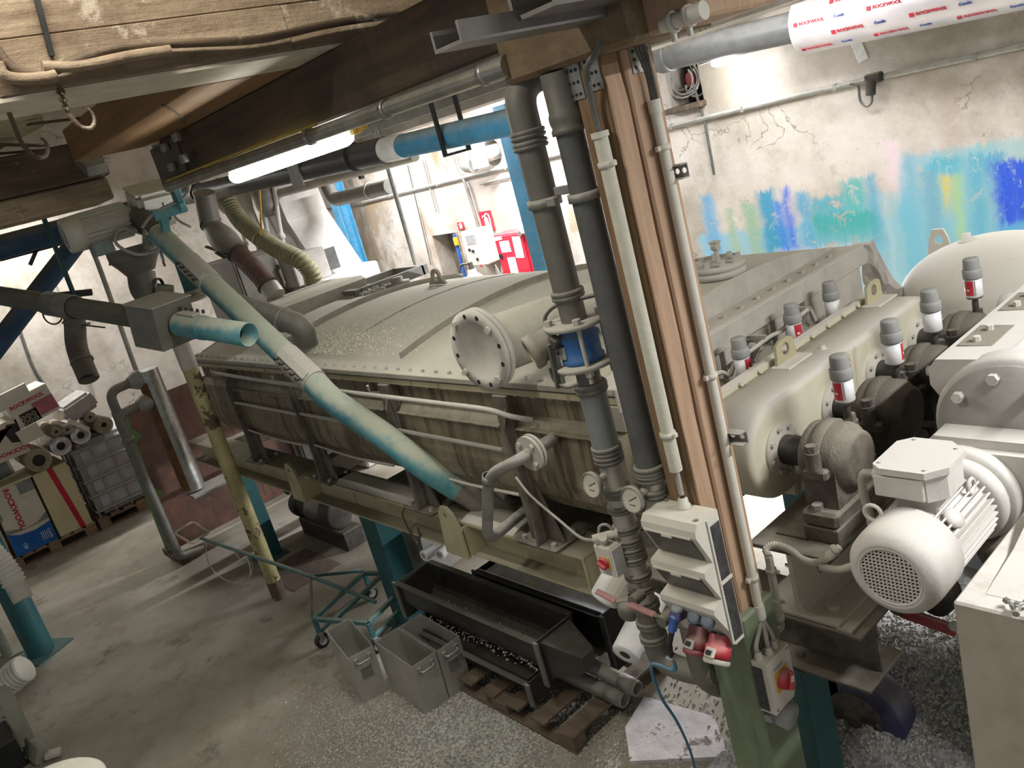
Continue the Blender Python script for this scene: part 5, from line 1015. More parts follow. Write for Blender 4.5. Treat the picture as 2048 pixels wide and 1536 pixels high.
# teal hanger from the dark beam to the conveyor head
hg = thing('teal_hanger', (-5.393, 1.961, 3.218), 'teal steel hanger bar from dark beam to conveyor head', 'bracket')
h0, h1 = V((-5.263, 1.918, 3.490)), V((-5.363, 1.961, 3.136)); part('upright', m_teal, hg, lambda b: b.bar(h0, h1, .075, .035, (0, 1, 0), .003))
part('cross_bar', m_tealc, hg, lambda b: b.bar((-5.585, 1.859, 3.100), (-5.539, 2.061, 3.108), .05, .07, (0, 0, 1), .004)); part('drop_post', m_tealc, hg, lambda b: b.bar((-5.590, 1.920, 3.098), (-5.658, 1.918, 2.993), .05, .05, (0, 1, 0), .004)); part('upper_arm', m_tealc, hg, lambda b: b.bar((-5.384, 1.982, 3.237), (-5.513, 2.019, 3.096), .07, .035, (0, 1, 0), .003))
part('hanger_nut', m_dgalv, hg, lambda b: b.obox((-5.207, 1.949, 3.474), (.06, .05, .06), None, .008)); part('hanger_nut', m_dgalv, hg, lambda b: b.obox((-5.214, 1.952, 3.355), (.06, .05, .06), None, .008))
part('strap_cable', m_wire, hg, lambda b: b.tube(spline([(-5.274, 2.041, 3.240), (-5.332, 2.023, 3.180), (-5.421, 1.977, 3.148), (-5.538, 1.901, 3.130), (-5.633, 1.847, 3.099), (-5.713, 1.805, 3.052)], 6), .010, 8)); part('strap', m_wire, hg, lambda b: b.tube([(-5.554, 1.930, 3.166), (-5.544, 1.920, 3.080)], .006, 6))
# second conveyor through the steel junction box
c2v = thing('cross_conveyor', (-6.238, 1.639, 2.527), 'dusty grey green tube through junction box, open end to right', 'conveyor')
q0, q1 = V((-7.361, 0.972, 2.954)), V((-4.576, 1.783, 2.328)); dq = (q1-q0).normalized(); LQ = (q1-q0).length
def oq(px_f): return q0+dq*(LQ*px_f)
jb = .70
part('left_tube', M('greygreen_tube', (92, 92, 80), .5, .1, .6, (130, 126, 112), .1, 5), c2v, lambda b: b.cyl(q0, oq(jb), .069, n=26))
part('far_tube', m_gpipe, c2v, lambda b: b.cyl(q0-dq*2.2, q0, .069, n=22))
part('outlet_sleeve', m_tealc, c2v, lambda b: b.cyl(oq(.80), oq(.875), .074, n=26))
part('outlet_tube', m_tealc, c2v, lambda b: b.lathe(oq(.86), dq, [(0, .069), (LQ*.14, .069), (LQ*.14, .065), (LQ*.02, .064)], 28)); part('outlet_shade', m_black, c2v, lambda b: b.cyl(oq(.955), oq(.957), .0635, n=24))  # black disc stands in for the shade inside the open end
up_ = V(0, 0, 1); up_ = (up_-dq*up_.dot(dq)).normalized(); sd_ = dq.cross(up_)
part('sleeve_strip', m_dust, c2v, lambda b: b.obox(oq(.835)+up_*.078, (.14, .06, .012), Matrix((dq, sd_, up_)).transposed(), .002))
for k in range(5): part('sleeve_bolt', m_iron, c2v, lambda b: b.cyl(oq(.80+.017*k)+up_*.08-sd_*.03*(-1 if sd_.y > 0 else 1), oq(.80+.017*k)+up_*.1-sd_*.03*(-1 if sd_.y > 0 else 1), .010, n=6, smooth=False))
part('junction_box', M('brushed_box', (128, 126, 116), .5, .4, .35, (150, 147, 134), .08), c2v, lambda b: b.obox(oq(.745), (.27, .27, .27), Matrix((dq, sd_, up_)).transposed(), .004))
part('box_rim', m_steel, c2v, lambda b: b.obox(oq(.745)+up_*.137, (.285, .285, .008), Matrix((dq, sd_, up_)).transposed(), .002))
part('tee_plate', m_iron, c2v, lambda b: b.obox(V((-6.752, 1.496, 2.738)), (.14, .22, .05), Matrix.Rotation(-.2, 3, 'X'), .005)); part('tee_collar', m_gpipe, c2v, lambda b: b.lathe(oq(.34), dq, [(0, .074), (0, .084), (.30, .084), (.30, .074)], 26))
te = V((-6.729, 1.449, 2.650))
part('drop_elbow', M('brown_grey_tube', (104, 94, 86), .5, .1, .35, (130, 124, 114)), c2v, lambda b: b.tube(spline([te, V((-6.714, 1.411, 2.528)), V((-6.703, 1.369, 2.409)), V((-6.646, 1.342, 2.303)), V((-6.541, 1.319, 2.149))], 8), .073, 24)); part('open_mouth', m_black, c2v, lambda b: b.cyl(V((-6.544, 1.322, 2.164)), V((-6.538, 1.319, 2.148)), .068, n=20))
for (px, py) in ((150, 645),):
    for kk in range(2): part('elbow_flange', m_gpipe, c2v, lambda b: b.lathe(V((-6.716, 1.425, 2.562))+V(0, 0, -.06*kk), (0, 0, 1), [(0, .073), (0, .088), (.014, .088), (.014, .073)], 22))
part('elbow_ring', m_gpipe, c2v, lambda b: b.lathe(V((-6.624, 1.340, 2.277)), V((-6.646, 1.342, 2.303))-V((-6.601, 1.331, 2.231)), [(-.008, .073), (-.008, .08), (.008, .08), (.008, .073)], 22)); part('rod', m_iron, c2v, lambda b: b.cyl((-6.591, 1.432, 2.521), (-6.464, 1.536, 2.464), .006, n=6))
part('loop_wire', m_black, c2v, lambda b: b.tube(spline([(-6.905, 1.306, 2.760), (-6.884, 1.273, 2.636), (-6.842, 1.300, 2.576), (-6.804, 1.356, 2.587), (-6.791, 1.425, 2.698)], 6), .006, 6))
# receiving cone and elbow under the motor
cn = thing('cone_elbow', (-6.291, 1.856, 2.765), 'beige cone funnel with elbow pipe below the conveyor motor', 'duct')
c0, c1 = V((-6.302, 1.924, 2.941)), V((-6.286, 1.861, 2.763)); cd = (c0-c1).normalized()
part('cone', m_gpipe, cn, lambda b: b.lathe(c1, V(0, 0, 1), [(0, .10), (.06, .135), (.11, .17), (.12, .175), (.19, .175), (.19, .165), (.12, .16)], 30))
part('cone_rim', m_gpipe, cn, lambda b: b.lathe(c1, V(0, 0, 1), [(.105, .17), (.105, .18), (.118, .18), (.118, .17)], 30))
part('elbow', m_gpipe, cn, lambda b: b.tube(fillet([c1, V((-6.269, 1.829, 2.650)), V((-6.268, 1.853, 2.590)), V((-6.235, 1.987, 2.529))], .2, 8), .095, 24)); part('elbow_clamp', m_iron, cn, lambda b: b.lathe(V((-6.232, 1.904, 2.598)), (.6, .7, -.2), [(0, .095), (0, .105), (.02, .105), (.02, .095)], 22))
# outlet pipe with elbow landing on the dryer cover
oe = thing('feed_elbow', (-5.522, 2.400, 2.210), 'grey beige feed pipe with elbow landing on dryer cover', 'duct')
e0, e1, e2 = V((-5.638, 2.180, 2.404)), V((-5.113, 2.360, 2.178)), V((-5.210, 2.380, 2.036))
part('pipe', m_gpipe, oe, lambda b: b.tube(fillet([e0, e1, e2], .16, 8), .078, 24))
for f in (.72, .97): 
    pp = e0.lerp(e1, f*.98); part('clamp_band', m_dgalv, oe, lambda b: b.lathe(pp if f < .9 else e2+V(0, 0, .06), (e1-e0) if f < .9 else V(0, 0, 1), [(0, .079), (0, .087), (.016, .087), (.016, .079)], 22))
part('base_collar', m_gpipe, oe, lambda b: b.cyl((e2.x, e2.y, 1.99), (e2.x, e2.y, e2.z+.02), .085, n=24))
# yellow post
yp = thing('yellow_post', (-6.3, 1.94, 0), 'flaking yellow painted pole standing on the floor', 'post')
part('pole', m_post, yp, lambda b: b.cyl((-6.3, 1.94, .0), (-6.3, 1.94, 2.12), .058, n=22)); part('worn_foot', m_oldwoodd, yp, lambda b: b.cyl((-6.3, 1.94, 0), (-6.3, 1.94, .16), .0592, n=22)); part('head', m_dust, yp, lambda b: b.cyl((-6.3, 1.94, 2.0), (-6.3, 1.94, 2.25), .062, n=22))
# blue steelwork at the left edge
bs = thing('blue_brace', (-7.200, 1.355, 2.752), 'dark blue diagonal steel brace at the left edge', 'brace'); part('tube', m_dblue, bs, lambda b: b.cyl((-7.200, -0.444, 1.542), (-7.200, 1.821, 3.130), .075, n=22))
bp = thing('blue_pipe', (-7.000, 1.493, 3.204), 'dark blue horizontal pipe under the far cross beam', 'pipe'); part('tube', m_dblue, bp, lambda b: b.cyl((-7.000, -0.372, 3.178), (-7.000, 2.164, 3.198), .085, n=22))
th = thing('hanger_bar', (-6.718, 1.491, 2.995), 'thin teal hanger bar down to the grey green tube', 'bracket'); part('bar', m_teald, th, lambda b: b.bar((-6.702, 1.497, 3.321), (-6.696, 1.481, 2.734), .05, .025, (0, 1, 0), .002))
for i, (a_, b__, lab) in enumerate((((-8.400, 1.862, 3.293), (-8.400, 1.620, 3.021), 'thin dark bar behind the blue brace, steep one'), ((-8.400, 1.417, 3.128), (-8.400, 2.048, 3.126), 'thin dark bar behind the blue brace, flat one'))):
    t = thing('angle_bar', a_, lab, 'bar', 'thin bars behind the brace'); part('bar', m_blackp, t, lambda b: b.bar(a_, b__, .03, .03, (1, 0, 0)))
# wall-side conduits at the far left
for i, (pts, lab) in enumerate((([(-8.050, 2.047, 3.142), (-8.050, 2.065, 2.888), (-8.050, 2.019, 1.883)], 'thin grey conduit dropping past the junction box'), ([(-11.585, 2.401, 2.787), (-11.585, 2.343, 1.953), (-11.585, 2.299, 1.288)], 'faint thin conduit on the left plaster wall'), ([(-11.585, 1.877, 2.702), (-11.585, 1.809, 1.956), (-11.585, 1.837, 1.615)], 'thin dark cable on the left plaster wall'))):
    t = thing('thin_conduit', pts[0], lab, 'conduit', 'thin conduits at the left'); part('tube', m_wire if i < 2 else m_wired, t, lambda b: b.tube(spline(pts, 4), .022 if i == 0 else .018, 8))
# galvanised twin pipe in front of the rusty sheet
gd = thing('galvanised_duct', (-8.0, 2.08, .62), 'dented galvanised pipe with rusty side before brown sheet', 'duct')
part('pipe', m_galv, gd, lambda b: b.cyl((-8.0, 2.085, .64), (-8.0, 2.085, 1.86), .105, n=28)); part('rust_strip', M('rust_stain', (120, 84, 48), .7, .3, .1, None, .25, 8), gd, lambda b: b.lathe((-8.0, 2.085, .66), (0, 0, 1), [(0, .1065), (1.1, .1065)], 10, True, .1, 1.0))
part('foot_shelf', m_dgalv, gd, lambda b: b.box((-8.1, 2.0, .60), (-7.8, 2.75, .625), .003))
for i, (z, yb) in enumerate(((1.80, 1.72), (1.58, 1.70))):
    st = part('branch_socket', m_dgalv, gd, lambda b: b.lathe((-8.0, 2.02, z), (0, -1, 0), [(0, .085), (.06, .085), (.10, .06), (.12, .05)], 22))
    part('branch_pipe', m_gpipe, gd, lambda b: b.tube(fillet([(-8.0, 1.92, z), (-8.0+.02*i, yb-.0, z-.01), (-8.0+.02*i, yb-.02+.04*i, .20)], .09, 7), .042, 16))
    part('pipe_coupling', m_gpipe, gd, lambda b: b.lathe((-8.0+.02*i, yb-.015+.03*i, 1.30), (0, 0, 1), [(0, .042), (0, .050), (.05, .050), (.05, .042)], 16))
part('lower_elbow', m_gpipe, gd, lambda b: b.tube(fillet([(-7.98, 1.72, .22), (-7.98, 1.72, .10), (-8.02, 1.95, .06)], .08, 6), .042, 16))
# rusty sheet
rs = thing('rusty_sheet', (-8.33, 2.5, 0), 'big rust brown steel sheet with green painted edge', 'sheet')
part('plate', m_rust, rs, lambda b: b.prism([(1.74, .06), (3.28, .06), (3.28, 1.55), (1.78, 1.55)], 'x', -8.36, -8.34)); part('green_edge', m_greenp, rs, lambda b: b.prism([(1.71, .05), (1.80, .05), (1.83, .6), (1.90, .64), (1.83, .72), (1.84, 1.2), (1.92, 1.24), (1.85, 1.34), (1.87, 1.55), (1.74, 1.55)], 'x', -8.34, -8.332))
part('stand_foot', m_oldwoodd, rs, lambda b: b.box((-8.55, 1.72, 0), (-8.0, 1.80, .06), .006)); part('stand_foot', m_oldwoodd, rs, lambda b: b.box((-8.55, 3.1, 0), (-8.0, 3.18, .06), .006))
t = thing('floor_mat', (-6.4, 2.3, 0), 'brown rusty plate lying on floor behind yellow pole', 'plate'); part('sheet', m_rust, t, lambda b: b.box((-6.9, 2.05, .001), (-6.25, 2.5, .006)))
# teal round column with hoses and the machine corner at lower left
tc = thing('round_column', (-7.74, .39, 0), 'round dark teal column at the lower left', 'column'); part('shaft', m_teald, tc, lambda b: b.cyl((-7.74, .39, .012), (-7.74, .39, 3.9), .105, n=26)); part('base_plate', m_teald, tc, lambda b: b.obox((-7.74, .39, .006), (.36, .36, .012), Matrix.Rotation(.5, 3, 'Z')))
def hose_thing(pts, r, lab, collarp=None):
    t = thing('ribbed_hose', pts[0], lab, 'hose', 'ribbed hoses at the left'); part('hose', m_white, t, lambda b: b.hose(spline(pts, 8), r, .028, .012, 18)); part('hose_cuff', m_dust, t, lambda b: b.cyl(V(pts[0]), V(pts[0])+(V(pts[0])-V(pts[1])).normalized()*.12, r*.85, n=18)); return t
hose_thing([(-6.356, 0.356, 1.062), (-6.386, 0.355, 1.140), (-6.452, 0.330, 1.270), (-6.569, 0.275, 1.475)], .075, 'ribbed pale hose crossing the teal column at left edge')
hose_thing([(-6.484, 0.051, 0.414), (-6.443, 0.121, 0.447), (-6.397, 0.197, 0.482)], .10, 'short ribbed pale hose end by the floor at left')
t = thing('thin_post', (-6.729, 0.321, 0.932), 'slim grey green post behind the teal column', 'post'); part('bar', m_fgreen, t, lambda b: b.bar((-8.05, .18, 0), (-8.05, .18, 1.1), .08, .08, (1, 0, 0))); part('foot', m_fgreen, t, lambda b: b.box((-8.2, .06, 0), (-7.95, .30, .015)))
fr = thing('machine_frame', (-4.598, 0.045, 0.976), 'grey green machine frame corner at the lower left edge', 'frame')
f0, f1 = V((-6.405, 0.027, 0.434)), V((-6.186, 0.017, 0.064)); f2 = V((-5.981, 0.053, 0.044))
part('upright', m_fgreen, fr, lambda b: b.bar(f0, f1, .095, .07, (1, 0, 0), .004)); part('foot_bar', m_fgreen, fr, lambda b: b.bar(f1, f2, .11, .07, (1, 0, 0), .004)); part('cross_bar', m_fgreen, fr, lambda b: b.bar((-6.355, -0.155, 0.168), (-6.422, 0.003, 0.142), .08, .07, (1, 0, 0), .004)); part('dark_case', m_black, fr, lambda b: b.obox((-6.240, -0.127, 0.090), (.34, .19, .25), None, .01)); part('toe_plate', m_dust, fr, lambda b: b.bar((-5.971, 0.065, 0.040), (-5.938, 0.153, 0.027), .07, .03, (0, 0, 1), .004))
for k in range(4): part('mesh_wire', m_iron, fr, lambda b: b.cyl(V((-6.553, -0.010, 0.297)).lerp(V((-6.532, -0.068, 0.117)), k/3), V((-6.553, -0.010, 0.297)).lerp(V((-6.532, -0.068, 0.117)), k/3)+V(.04, .06, .015), .004, n=5))
ld = thing('white_drum', (-2.870, -0.008, 1.515), 'top of a round white drum at the lower left corner', 'drum')
lc = V((-2.875, -0.047, 1.446)); part('top', m_white, ld, lambda b: b.lathe(lc, (0, 0, 1), [(-lc.z, 0), (-lc.z, .20), (-.05, .20), (-.01, .21), (.0, .20), (.012, .10), (.014, 0)], 40))

# ---------------------------------------------------------------- cartons, rolls and tank at the far left
XF = -10.2
def pallet(name, y0, y1, lab):
    t = thing(name, (XF-.4, (y0+y1)/2, 0), lab, 'pallet', 'wooden pallets at the left wall')
    for k in range(3):
        x = XF-.02-.36*k
        part('runner', m_pallet, t, lambda b: b.box((x-.09, y0, 0), (x, y1, .022), .002))
        for j in range(3):
            yy = y0+(y1-y0-.12)*j/2; part('block', m_pallet, t, lambda b: b.box((x-.09, yy, .022), (x, yy+.12, .10), .002))
        part('stringer', m_pallet, t, lambda b: b.box((x-.09, y0, .10), (x, y1, .122), .002))
    for k in range(7):
        yy = y0+(y1-y0-.10)*k/6; part('deck_board', m_pallet, t, lambda b: b.box((XF-.84, yy, .122), (XF, yy+.10, .144), .002))
pallet('wooden_pallet', .62, 1.52, 'wooden pallet under the upright lettered cartons'); pallet('wooden_pallet', 1.56, 2.55, 'wooden pallet under the caged plastic tank'); pallet('wooden_pallet', -.5, .58, 'wooden pallet at the left edge behind the hose')
def carton(y0, y1, z0, z1, m, lab, depth=.6, x=XF, roll=0.0, group=None):
    c = V(x-depth/2, (y0+y1)/2, z0); t = thing('carton', c, lab, 'carton', group)
    b = MB(); b.box((-depth/2, -(y1-y0)/2, 0), (depth/2, (y1-y0)/2, z1-z0), .006); o = b_child(b, 'box', m, t); t.rotation_euler = (roll, 0, 0); return t
def b_child(b, name, m, t):
    me = bpy.data.meshes.new(name); me.from_pydata(b.v, [], b.f); me.update(); me.materials.append(m); o = bpy.data.objects.new(name, me); COL.objects.link(o); o.parent = t; return o
def decal(t, name, m, poly, x):      # print on the +x face, local y,z polygon
    b = MB(); b.prism(poly, 'x', x, x+.002); return b_child(b, name, m, t)
def letters(t, txt, size, m, x, y, z, ang=0.0, bold=.02):
    o = text_mesh('lettering', txt, size, m, t, V(t.location)+V(x, y, z), V(0, math.cos(ang), math.sin(ang)), V(0, -math.sin(ang), math.cos(ang)), bold=bold); return o
# upright carton with red lettering down its side
c = carton(.70, 1.125, .146, .90, m_carton, 'white grey and blue carton with red lettering running down', group='cartons on the pallets'); h = .30; w_ = .2125
decal(c, 'grey_print', m_cartong, [(-w_, .26), (w_, .26), (w_, .34), (.10, .27), (-.02, .255), (-w_, .32)], h); decal(c, 'grey_print', m_cartong, [(.06, .62), (w_, .62), (w_, .754), (.06, .754)], h); decal(c, 'blue_print', m_cartonb, [(-w_, .0), (w_, .0), (w_, .23), (.05, .20), (-.10, .215), (-w_, .27)], h); decal(c, 'grey_print', m_cartong, [(-w_, .40), (-.18, .45), (-.19, .6), (-w_, .62)], h)
letters(c, 'ROCKWOOL', .080, m_cartonr, h+.002, -.05, .50, -PI/2, .03); letters(c, 'Conlit', .045, m_inkw, h+.003, .165, .10, -PI/2, .01); letters(c, '150', .05, m_inkw, h+.003, -.10, .08, -PI/2, .01)
for k in range(4): decal(c, 'print_line', m_inkw, [(.08+.018*k, .05), (.085+.018*k, .05), (.085+.018*k, .15), (.08+.018*k, .15)], h+.002)
c = carton(1.15, 1.50, .146, .91, m_cartonc, 'cream carton with one red stripe down its front', group='cartons on the pallets'); decal(c, 'red_stripe', m_cartonr, [(.045, 0), (.10, 0), (.03, .765), (-.03, .765)], .30)
c = carton(.30, .66, .146, .62, m_carton, 'pale carton half hidden behind the teal column', group='cartons on the pallets'); decal(c, 'grey_print', m_cartong, [(-.05, .05), (.15, .02), (.15, .22), (.0, .2)], .30); decal(c, 'blue_print', m_cartonb, [(-.18, .3), (-.05, .28), (-.05, .40), (-.18, .44)], .3)
c = carton(.45, .86, 1.18, 1.56, m_cartonb, 'small blue carton on top at left edge', .5, group='cartons on the pallets'); decal(c, 'white_band', m_inkw, [(-.2, .33), (.2, .33), (.2, .38), (-.2, .38)], .25); letters(c, 'LIT', .09, m_cartonb, .253, -.02, .355, 0, .02); letters(c, '.15', .08, m_inkw, .253, .05, .10, 0, .02)
c = carton(.86, 1.24, 1.16, 1.55, m_carton, 'open white carton with upside down red lettering', .5, group='cartons on the pallets'); decal(c, 'red_frame', m_cartonr, [(-.15, .31), (.12, .31), (.12, .33), (-.13, .33), (-.13, .13), (-.15, .13)], .25); letters(c, 'ROCKWOOL', .062, m_cartonr, .253, .02, .07, PI, .02); decal(c, 'torn_opening', m_black, [(.06, .16), (.17, .13), (.18, .34), (.08, .36), (.03, .28)], .25)
c = carton(1.22, 1.68, 1.45, 1.77, m_carton, 'tilted white and pink carton with red lettering on the heap', .5, roll=.13, group='cartons on the pallets'); decal(c, 'pink_panel', M('pink_print', (176, 104, 116), .7), [(.0, .03), (.225, .03), (.225, .19), (.0, .19)], .25); letters(c, 'ROCKWOOL', .060, m_cartonr, .253, -.02, .235, 0, .02); decal(c, 'tube_opening', m_black, [(-.16, .0), (.02, -.0), (.02, .14), (-.16, .14)], .25)
fl = MB(); fl.obox((.27, -.12, .34), (.02, .34, .20), Matrix.Rotation(.5, 3, 'Y')); b_child(fl, 'flap', m_carton, c); fl = MB(); fl.obox((.30, -.17, -.08), (.02, .22, .16), Matrix.Rotation(-.4, 3, 'Y')); b_child(fl, 'flap', m_carton, c)
for k in range(6):
    b = MB(); b.lathe((.252, -.135+.055*(k % 3), .035+.055*(k//3)), (1, 0, 0), [(0, .011), (.008, .011), (.008, .025), (0, .025)], 12); b_child(b, 'small_tube', m_wool, c)
# pipe insulation rings
def ring(px_y, z, r, ri, L, lab, m=m_wool, x=XF+.06):
    t = thing('insulation_roll', (x, px_y, z-r), lab, 'insulation roll', 'pipe insulation rolls'); part('roll', m, t, lambda b: b.lathe((x, px_y, z), (-1, 0, 0), [(0, ri), (0, r*.94), (.01, r), (L, r), (L, ri), (.0, ri)], 24)); part('bore', m_black, t, lambda b: b.cyl((x-.03, px_y, z), (x-.04, px_y, z), ri*.99, n=18)); return t
ring(1.265, 1.045, .128, .065, .8, 'thick wool insulation ring above the cream carton'); ring(1.515, 1.10, .108, .045, .8, 'striped foil insulation ring, second from the left', m_foil); ring(1.74, 1.13, .105, .04, .8, 'torn foil insulation ring above the caged tank', m_foil); ring(1.53, 1.265, .055, .018, .7, 'small insulation ring between the two large ones', m_wool); ring(1.64, 1.245, .058, .016, .7, 'small pale insulation ring right of the cartons', m_wool); ring(1.90, 1.28, .062, .016, .7, 'small insulation ring beside the foil parcel', m_wool); ring(2.0, 1.14, .10, .03, .7, 'grey insulation ring nearest the drop pipes', m_wool)
t = thing('foil_parcel', (XF-.2, 1.86, 1.33), 'crumpled silver foil parcel behind the insulation rings', 'parcel'); part('parcel', m_foil, t, lambda b: b.obox((XF-.2, 1.86, 1.42), (.5, .34, .20), Matrix.Rotation(.25, 3, 'X'), .03, 2)); part('torn_edge', m_carton, t, lambda b: b.bar((XF+.08, 1.68, 1.34), (XF+.10, 1.83, 1.16), .05, .012, (1, 0, 0)))
t = thing('wrapped_roll', (XF, .85, .92), 'grey wrapped roll lying above the upright lettered carton', 'roll'); part('roll', m_carton, t, lambda b: b.cyl((XF-.25, .60, 1.05), (XF-.25, 1.03, 1.08), .12, n=26)); part('band', m_cartong, t, lambda b: b.cyl((XF-.25, .82, 1.065), (XF-.25, 1.0, 1.078), .1215, n=26)); part('band', m_inkr, t, lambda b: b.cyl((XF-.25, .66, 1.055), (XF-.25, .74, 1.06), .1212, n=26))
t = thing('flat_carton', (XF-.2, 1.0, .91), 'flattened cardboard between the roll and the upright cartons', 'carton'); part('sheet', m_cartonc, t, lambda b: b.box((XF-.5, .72, .905), (XF+.03, 1.14, .925)))
# caged tank
tk_ = thing('caged_tank', (XF-.45, 2.05, .15), 'white plastic tank in a wire cage on a pallet', 'tank'); part('bottle', m_tank, tk_, lambda b: b.box((XF-.88, 1.62, .15), (XF-.04, 2.50, 1.02), .05, None, 3))
for k in range(5): 
    z = .22+.185*k; part('hoop', m_dgalv, tk_, lambda b: b.tube([(XF-.9, 1.585, z), (XF-.0, 1.585, z), (XF-.0, 2.53, z), (XF-.9, 2.53, z)], .014, 8))
for k in range(6): part('upright', m_dgalv, tk_, lambda b: b.cyl((XF-.012, 1.60+.182*k, .15), (XF-.012, 1.60+.182*k, 1.03), .011, n=8))
for k in range(3): part('side_upright', m_dgalv, tk_, lambda b: b.cyl((XF-.25-.25*k, 1.60, .15), (XF-.25-.25*k, 1.60, 1.03), .011, n=8))
part('lid', m_black, tk_, lambda b: b.cyl((XF-.45, 2.05, 1.02), (XF-.45, 2.05, 1.05), .12, n=22))

# ---------------------------------------------------------------- bins, trolley, troughs and heaps on the floor
def bin_(loc, rz, lab, label_mark=True, w=.165, L=.45, H=.35):
    t = thing('metal_bin', loc, lab, 'bin', 'stainless steel bins'); x, y, z = loc; th = .004
    R = Matrix.Rotation(rz, 3, 'Z')
    def pb(name, m, fn, par=None):
        b = MB(); fn(b); b.v = [tuple(R @ Vector(v)) for v in b.v]; b.v = [(v[0]+x, v[1]+y, v[2]+z) for v in b.v]; return b.build(name, m, par or t)
    def shell(b):      # open box, local: front face at x=0, length towards -x
        o = [(0, -w/2), (0, w/2), (-L, w/2), (-L, -w/2)]; i = [(-th, -w/2+th), (-th, w/2-th), (-L+th, w/2-th), (-L+th, -w/2+th)]; k = .035
        vs = [(p[0]-(k if p[0] > -.1 else 0), p[1], 0.) for p in o] + [(p[0], p[1], H) for p in o] + [(p[0], p[1], H) for p in i] + [(p[0]-(k if p[0] > -.1 else 0), p[1], th) for p in i]
        fs = [(0, 3, 2, 1)] + [(j, (j+1) % 4, 4+(j+1) % 4, 4+j) for j in range(4)] + [(4+j, 4+(j+1) % 4, 8+(j+1) % 4, 8+j) for j in range(4)] + [(8+j, 8+(j+1) % 4, 12+(j+1) % 4, 12+j) for j in range(4)] + [(12, 13, 14, 15)]
        b.add(vs, fs)
    pb('shell', m_steel, shell)
    h = pb('handle', m_galv, lambda b: b.tube(fillet([(0, -.042, H-.055), (.026, -.042, H-.055), (.026, .042, H-.055), (0, .042, H-.055)], .012, 4), .0075, 8))
    for s in (-1, 1): pb('handle_foot', m_galv, lambda b: b.box((-.004, s*.044-.012, H-.075), (.004, s*.044+.012, H-.03), .003), h)
    pb('label_frame', m_gpipe, lambda b: b.box((-.013, -.035, H-.185), (-.008, .035, H-.11), .001)) if label_mark else None
    return t
bin_((-4.335, 1.66, 0), -.20, 'metal bin standing apart at the left of three'); bin_((-3.885, 1.822, 0), -.065, 'middle metal bin, nearest the camera', False); bin_((-3.868, 1.992, 0), -.065, 'metal bin touching the dark trough at right')
bin_((-4.70, 2.62, .27), .06, 'metal bin on the teal trolley behind the teal column', False, .30, .5, .42)
# trolley
tr = thing('hand_trolley', (-5.0, 2.1, 0), 'teal tube trolley with long pull bar and small wheels', 'trolley')
ZT = .23; c00, c10 = V((-5.235, 1.775, 0.230)), V((-4.776, 1.950, 0.230)); c01 = V((-5.431, 2.318, 0.230)); c11 = c01+(c10-c00)
def bar_(p, q, w=.03): return lambda b: b.bar(p, q, w, w, (0, 0, 1), .002)
for (p, q) in ((c00, c01), (c10, c11), (c00, c10), (c01, c11), (c00.lerp(c10, .38), c01.lerp(c11, .38))): part('frame_bar', m_teal, tr, bar_(p, q))
dn_ = V(0, 0, -.11)
for p, q in ((c00, c01), (c10, c11)): part('lower_bar', m_teal, tr, bar_(p+dn_, q+dn_, .025))
for p in (c00, c10, c01, c11): part('corner_post', m_teal, tr, bar_(p, p+dn_))
for i, p in enumerate((c00, c10, c01, c11)):
    wv = part('wheel', m_black, tr, lambda b: b.lathe((p.x-.018, p.y, .055), (1, 0, 0), [(0, .03), (0, .05), (.006, .055), (.03, .055), (.036, .05), (.036, .03)], 20)); part('hub', m_greyc, wv, lambda b: b.cyl((p.x-.02, p.y, .055), (p.x+.02, p.y, .055), .03, n=14)); part('fork', m_dgalv, tr, lambda b: b.box((p.x-.03, p.y-.015, .06), (p.x+.03, p.y+.015, .12), .003))
jn = V((-5.466, 1.938, 0.420)); hn = V((-6.428, 1.583, 0.720))
part('pull_bar', m_teal, tr, lambda b: b.tube([hn, jn], .014, 8)); part('pull_fork', m_teal, tr, bar_(jn, c01+V(0, 0, .02), .022)); part('pull_fork', m_teal, tr, bar_(jn, c00.lerp(c10, .9)+V(-.1, .18, .02), .022)); part('pull_brace', m_teal, tr, bar_(jn, c00.lerp(c01, .62), .022))
part('prop_leg', m_dgalv, tr, lambda b: b.tube([jn, V((-5.627, 1.898, 0.020))], .012, 8))
hx = (jn-hn).normalized(); hs_ = V(0, 0, 1).cross(hx).normalized(); part('handle_loop', m_yellowh, tr, lambda b: b.tube(fillet([hn, hn+hs_*.09, hn+hs_*.09-hx*.16+V(0, 0, .05), hn-hs_*.09-hx*.16+V(0, 0, .05), hn-hs_*.09, hn], .03, 4), .009, 8))
part('string', m_wire, tr, lambda b: b.tube(spline([hn+hx*.05, (-6.515, 1.586, 0.500), (-6.630, 1.641, 0.300), (-6.435, 1.694, 0.250), (-6.068, 1.720, 0.400), (-6.227, 1.786, 0.500), (-6.295, 1.749, 0.550), (-6.328, 1.768, 0.450), (-6.336, 1.843, 0.350), (-6.453, 1.793, 0.200), (-6.525, 1.713, 0.200)], 6), .004, 5))
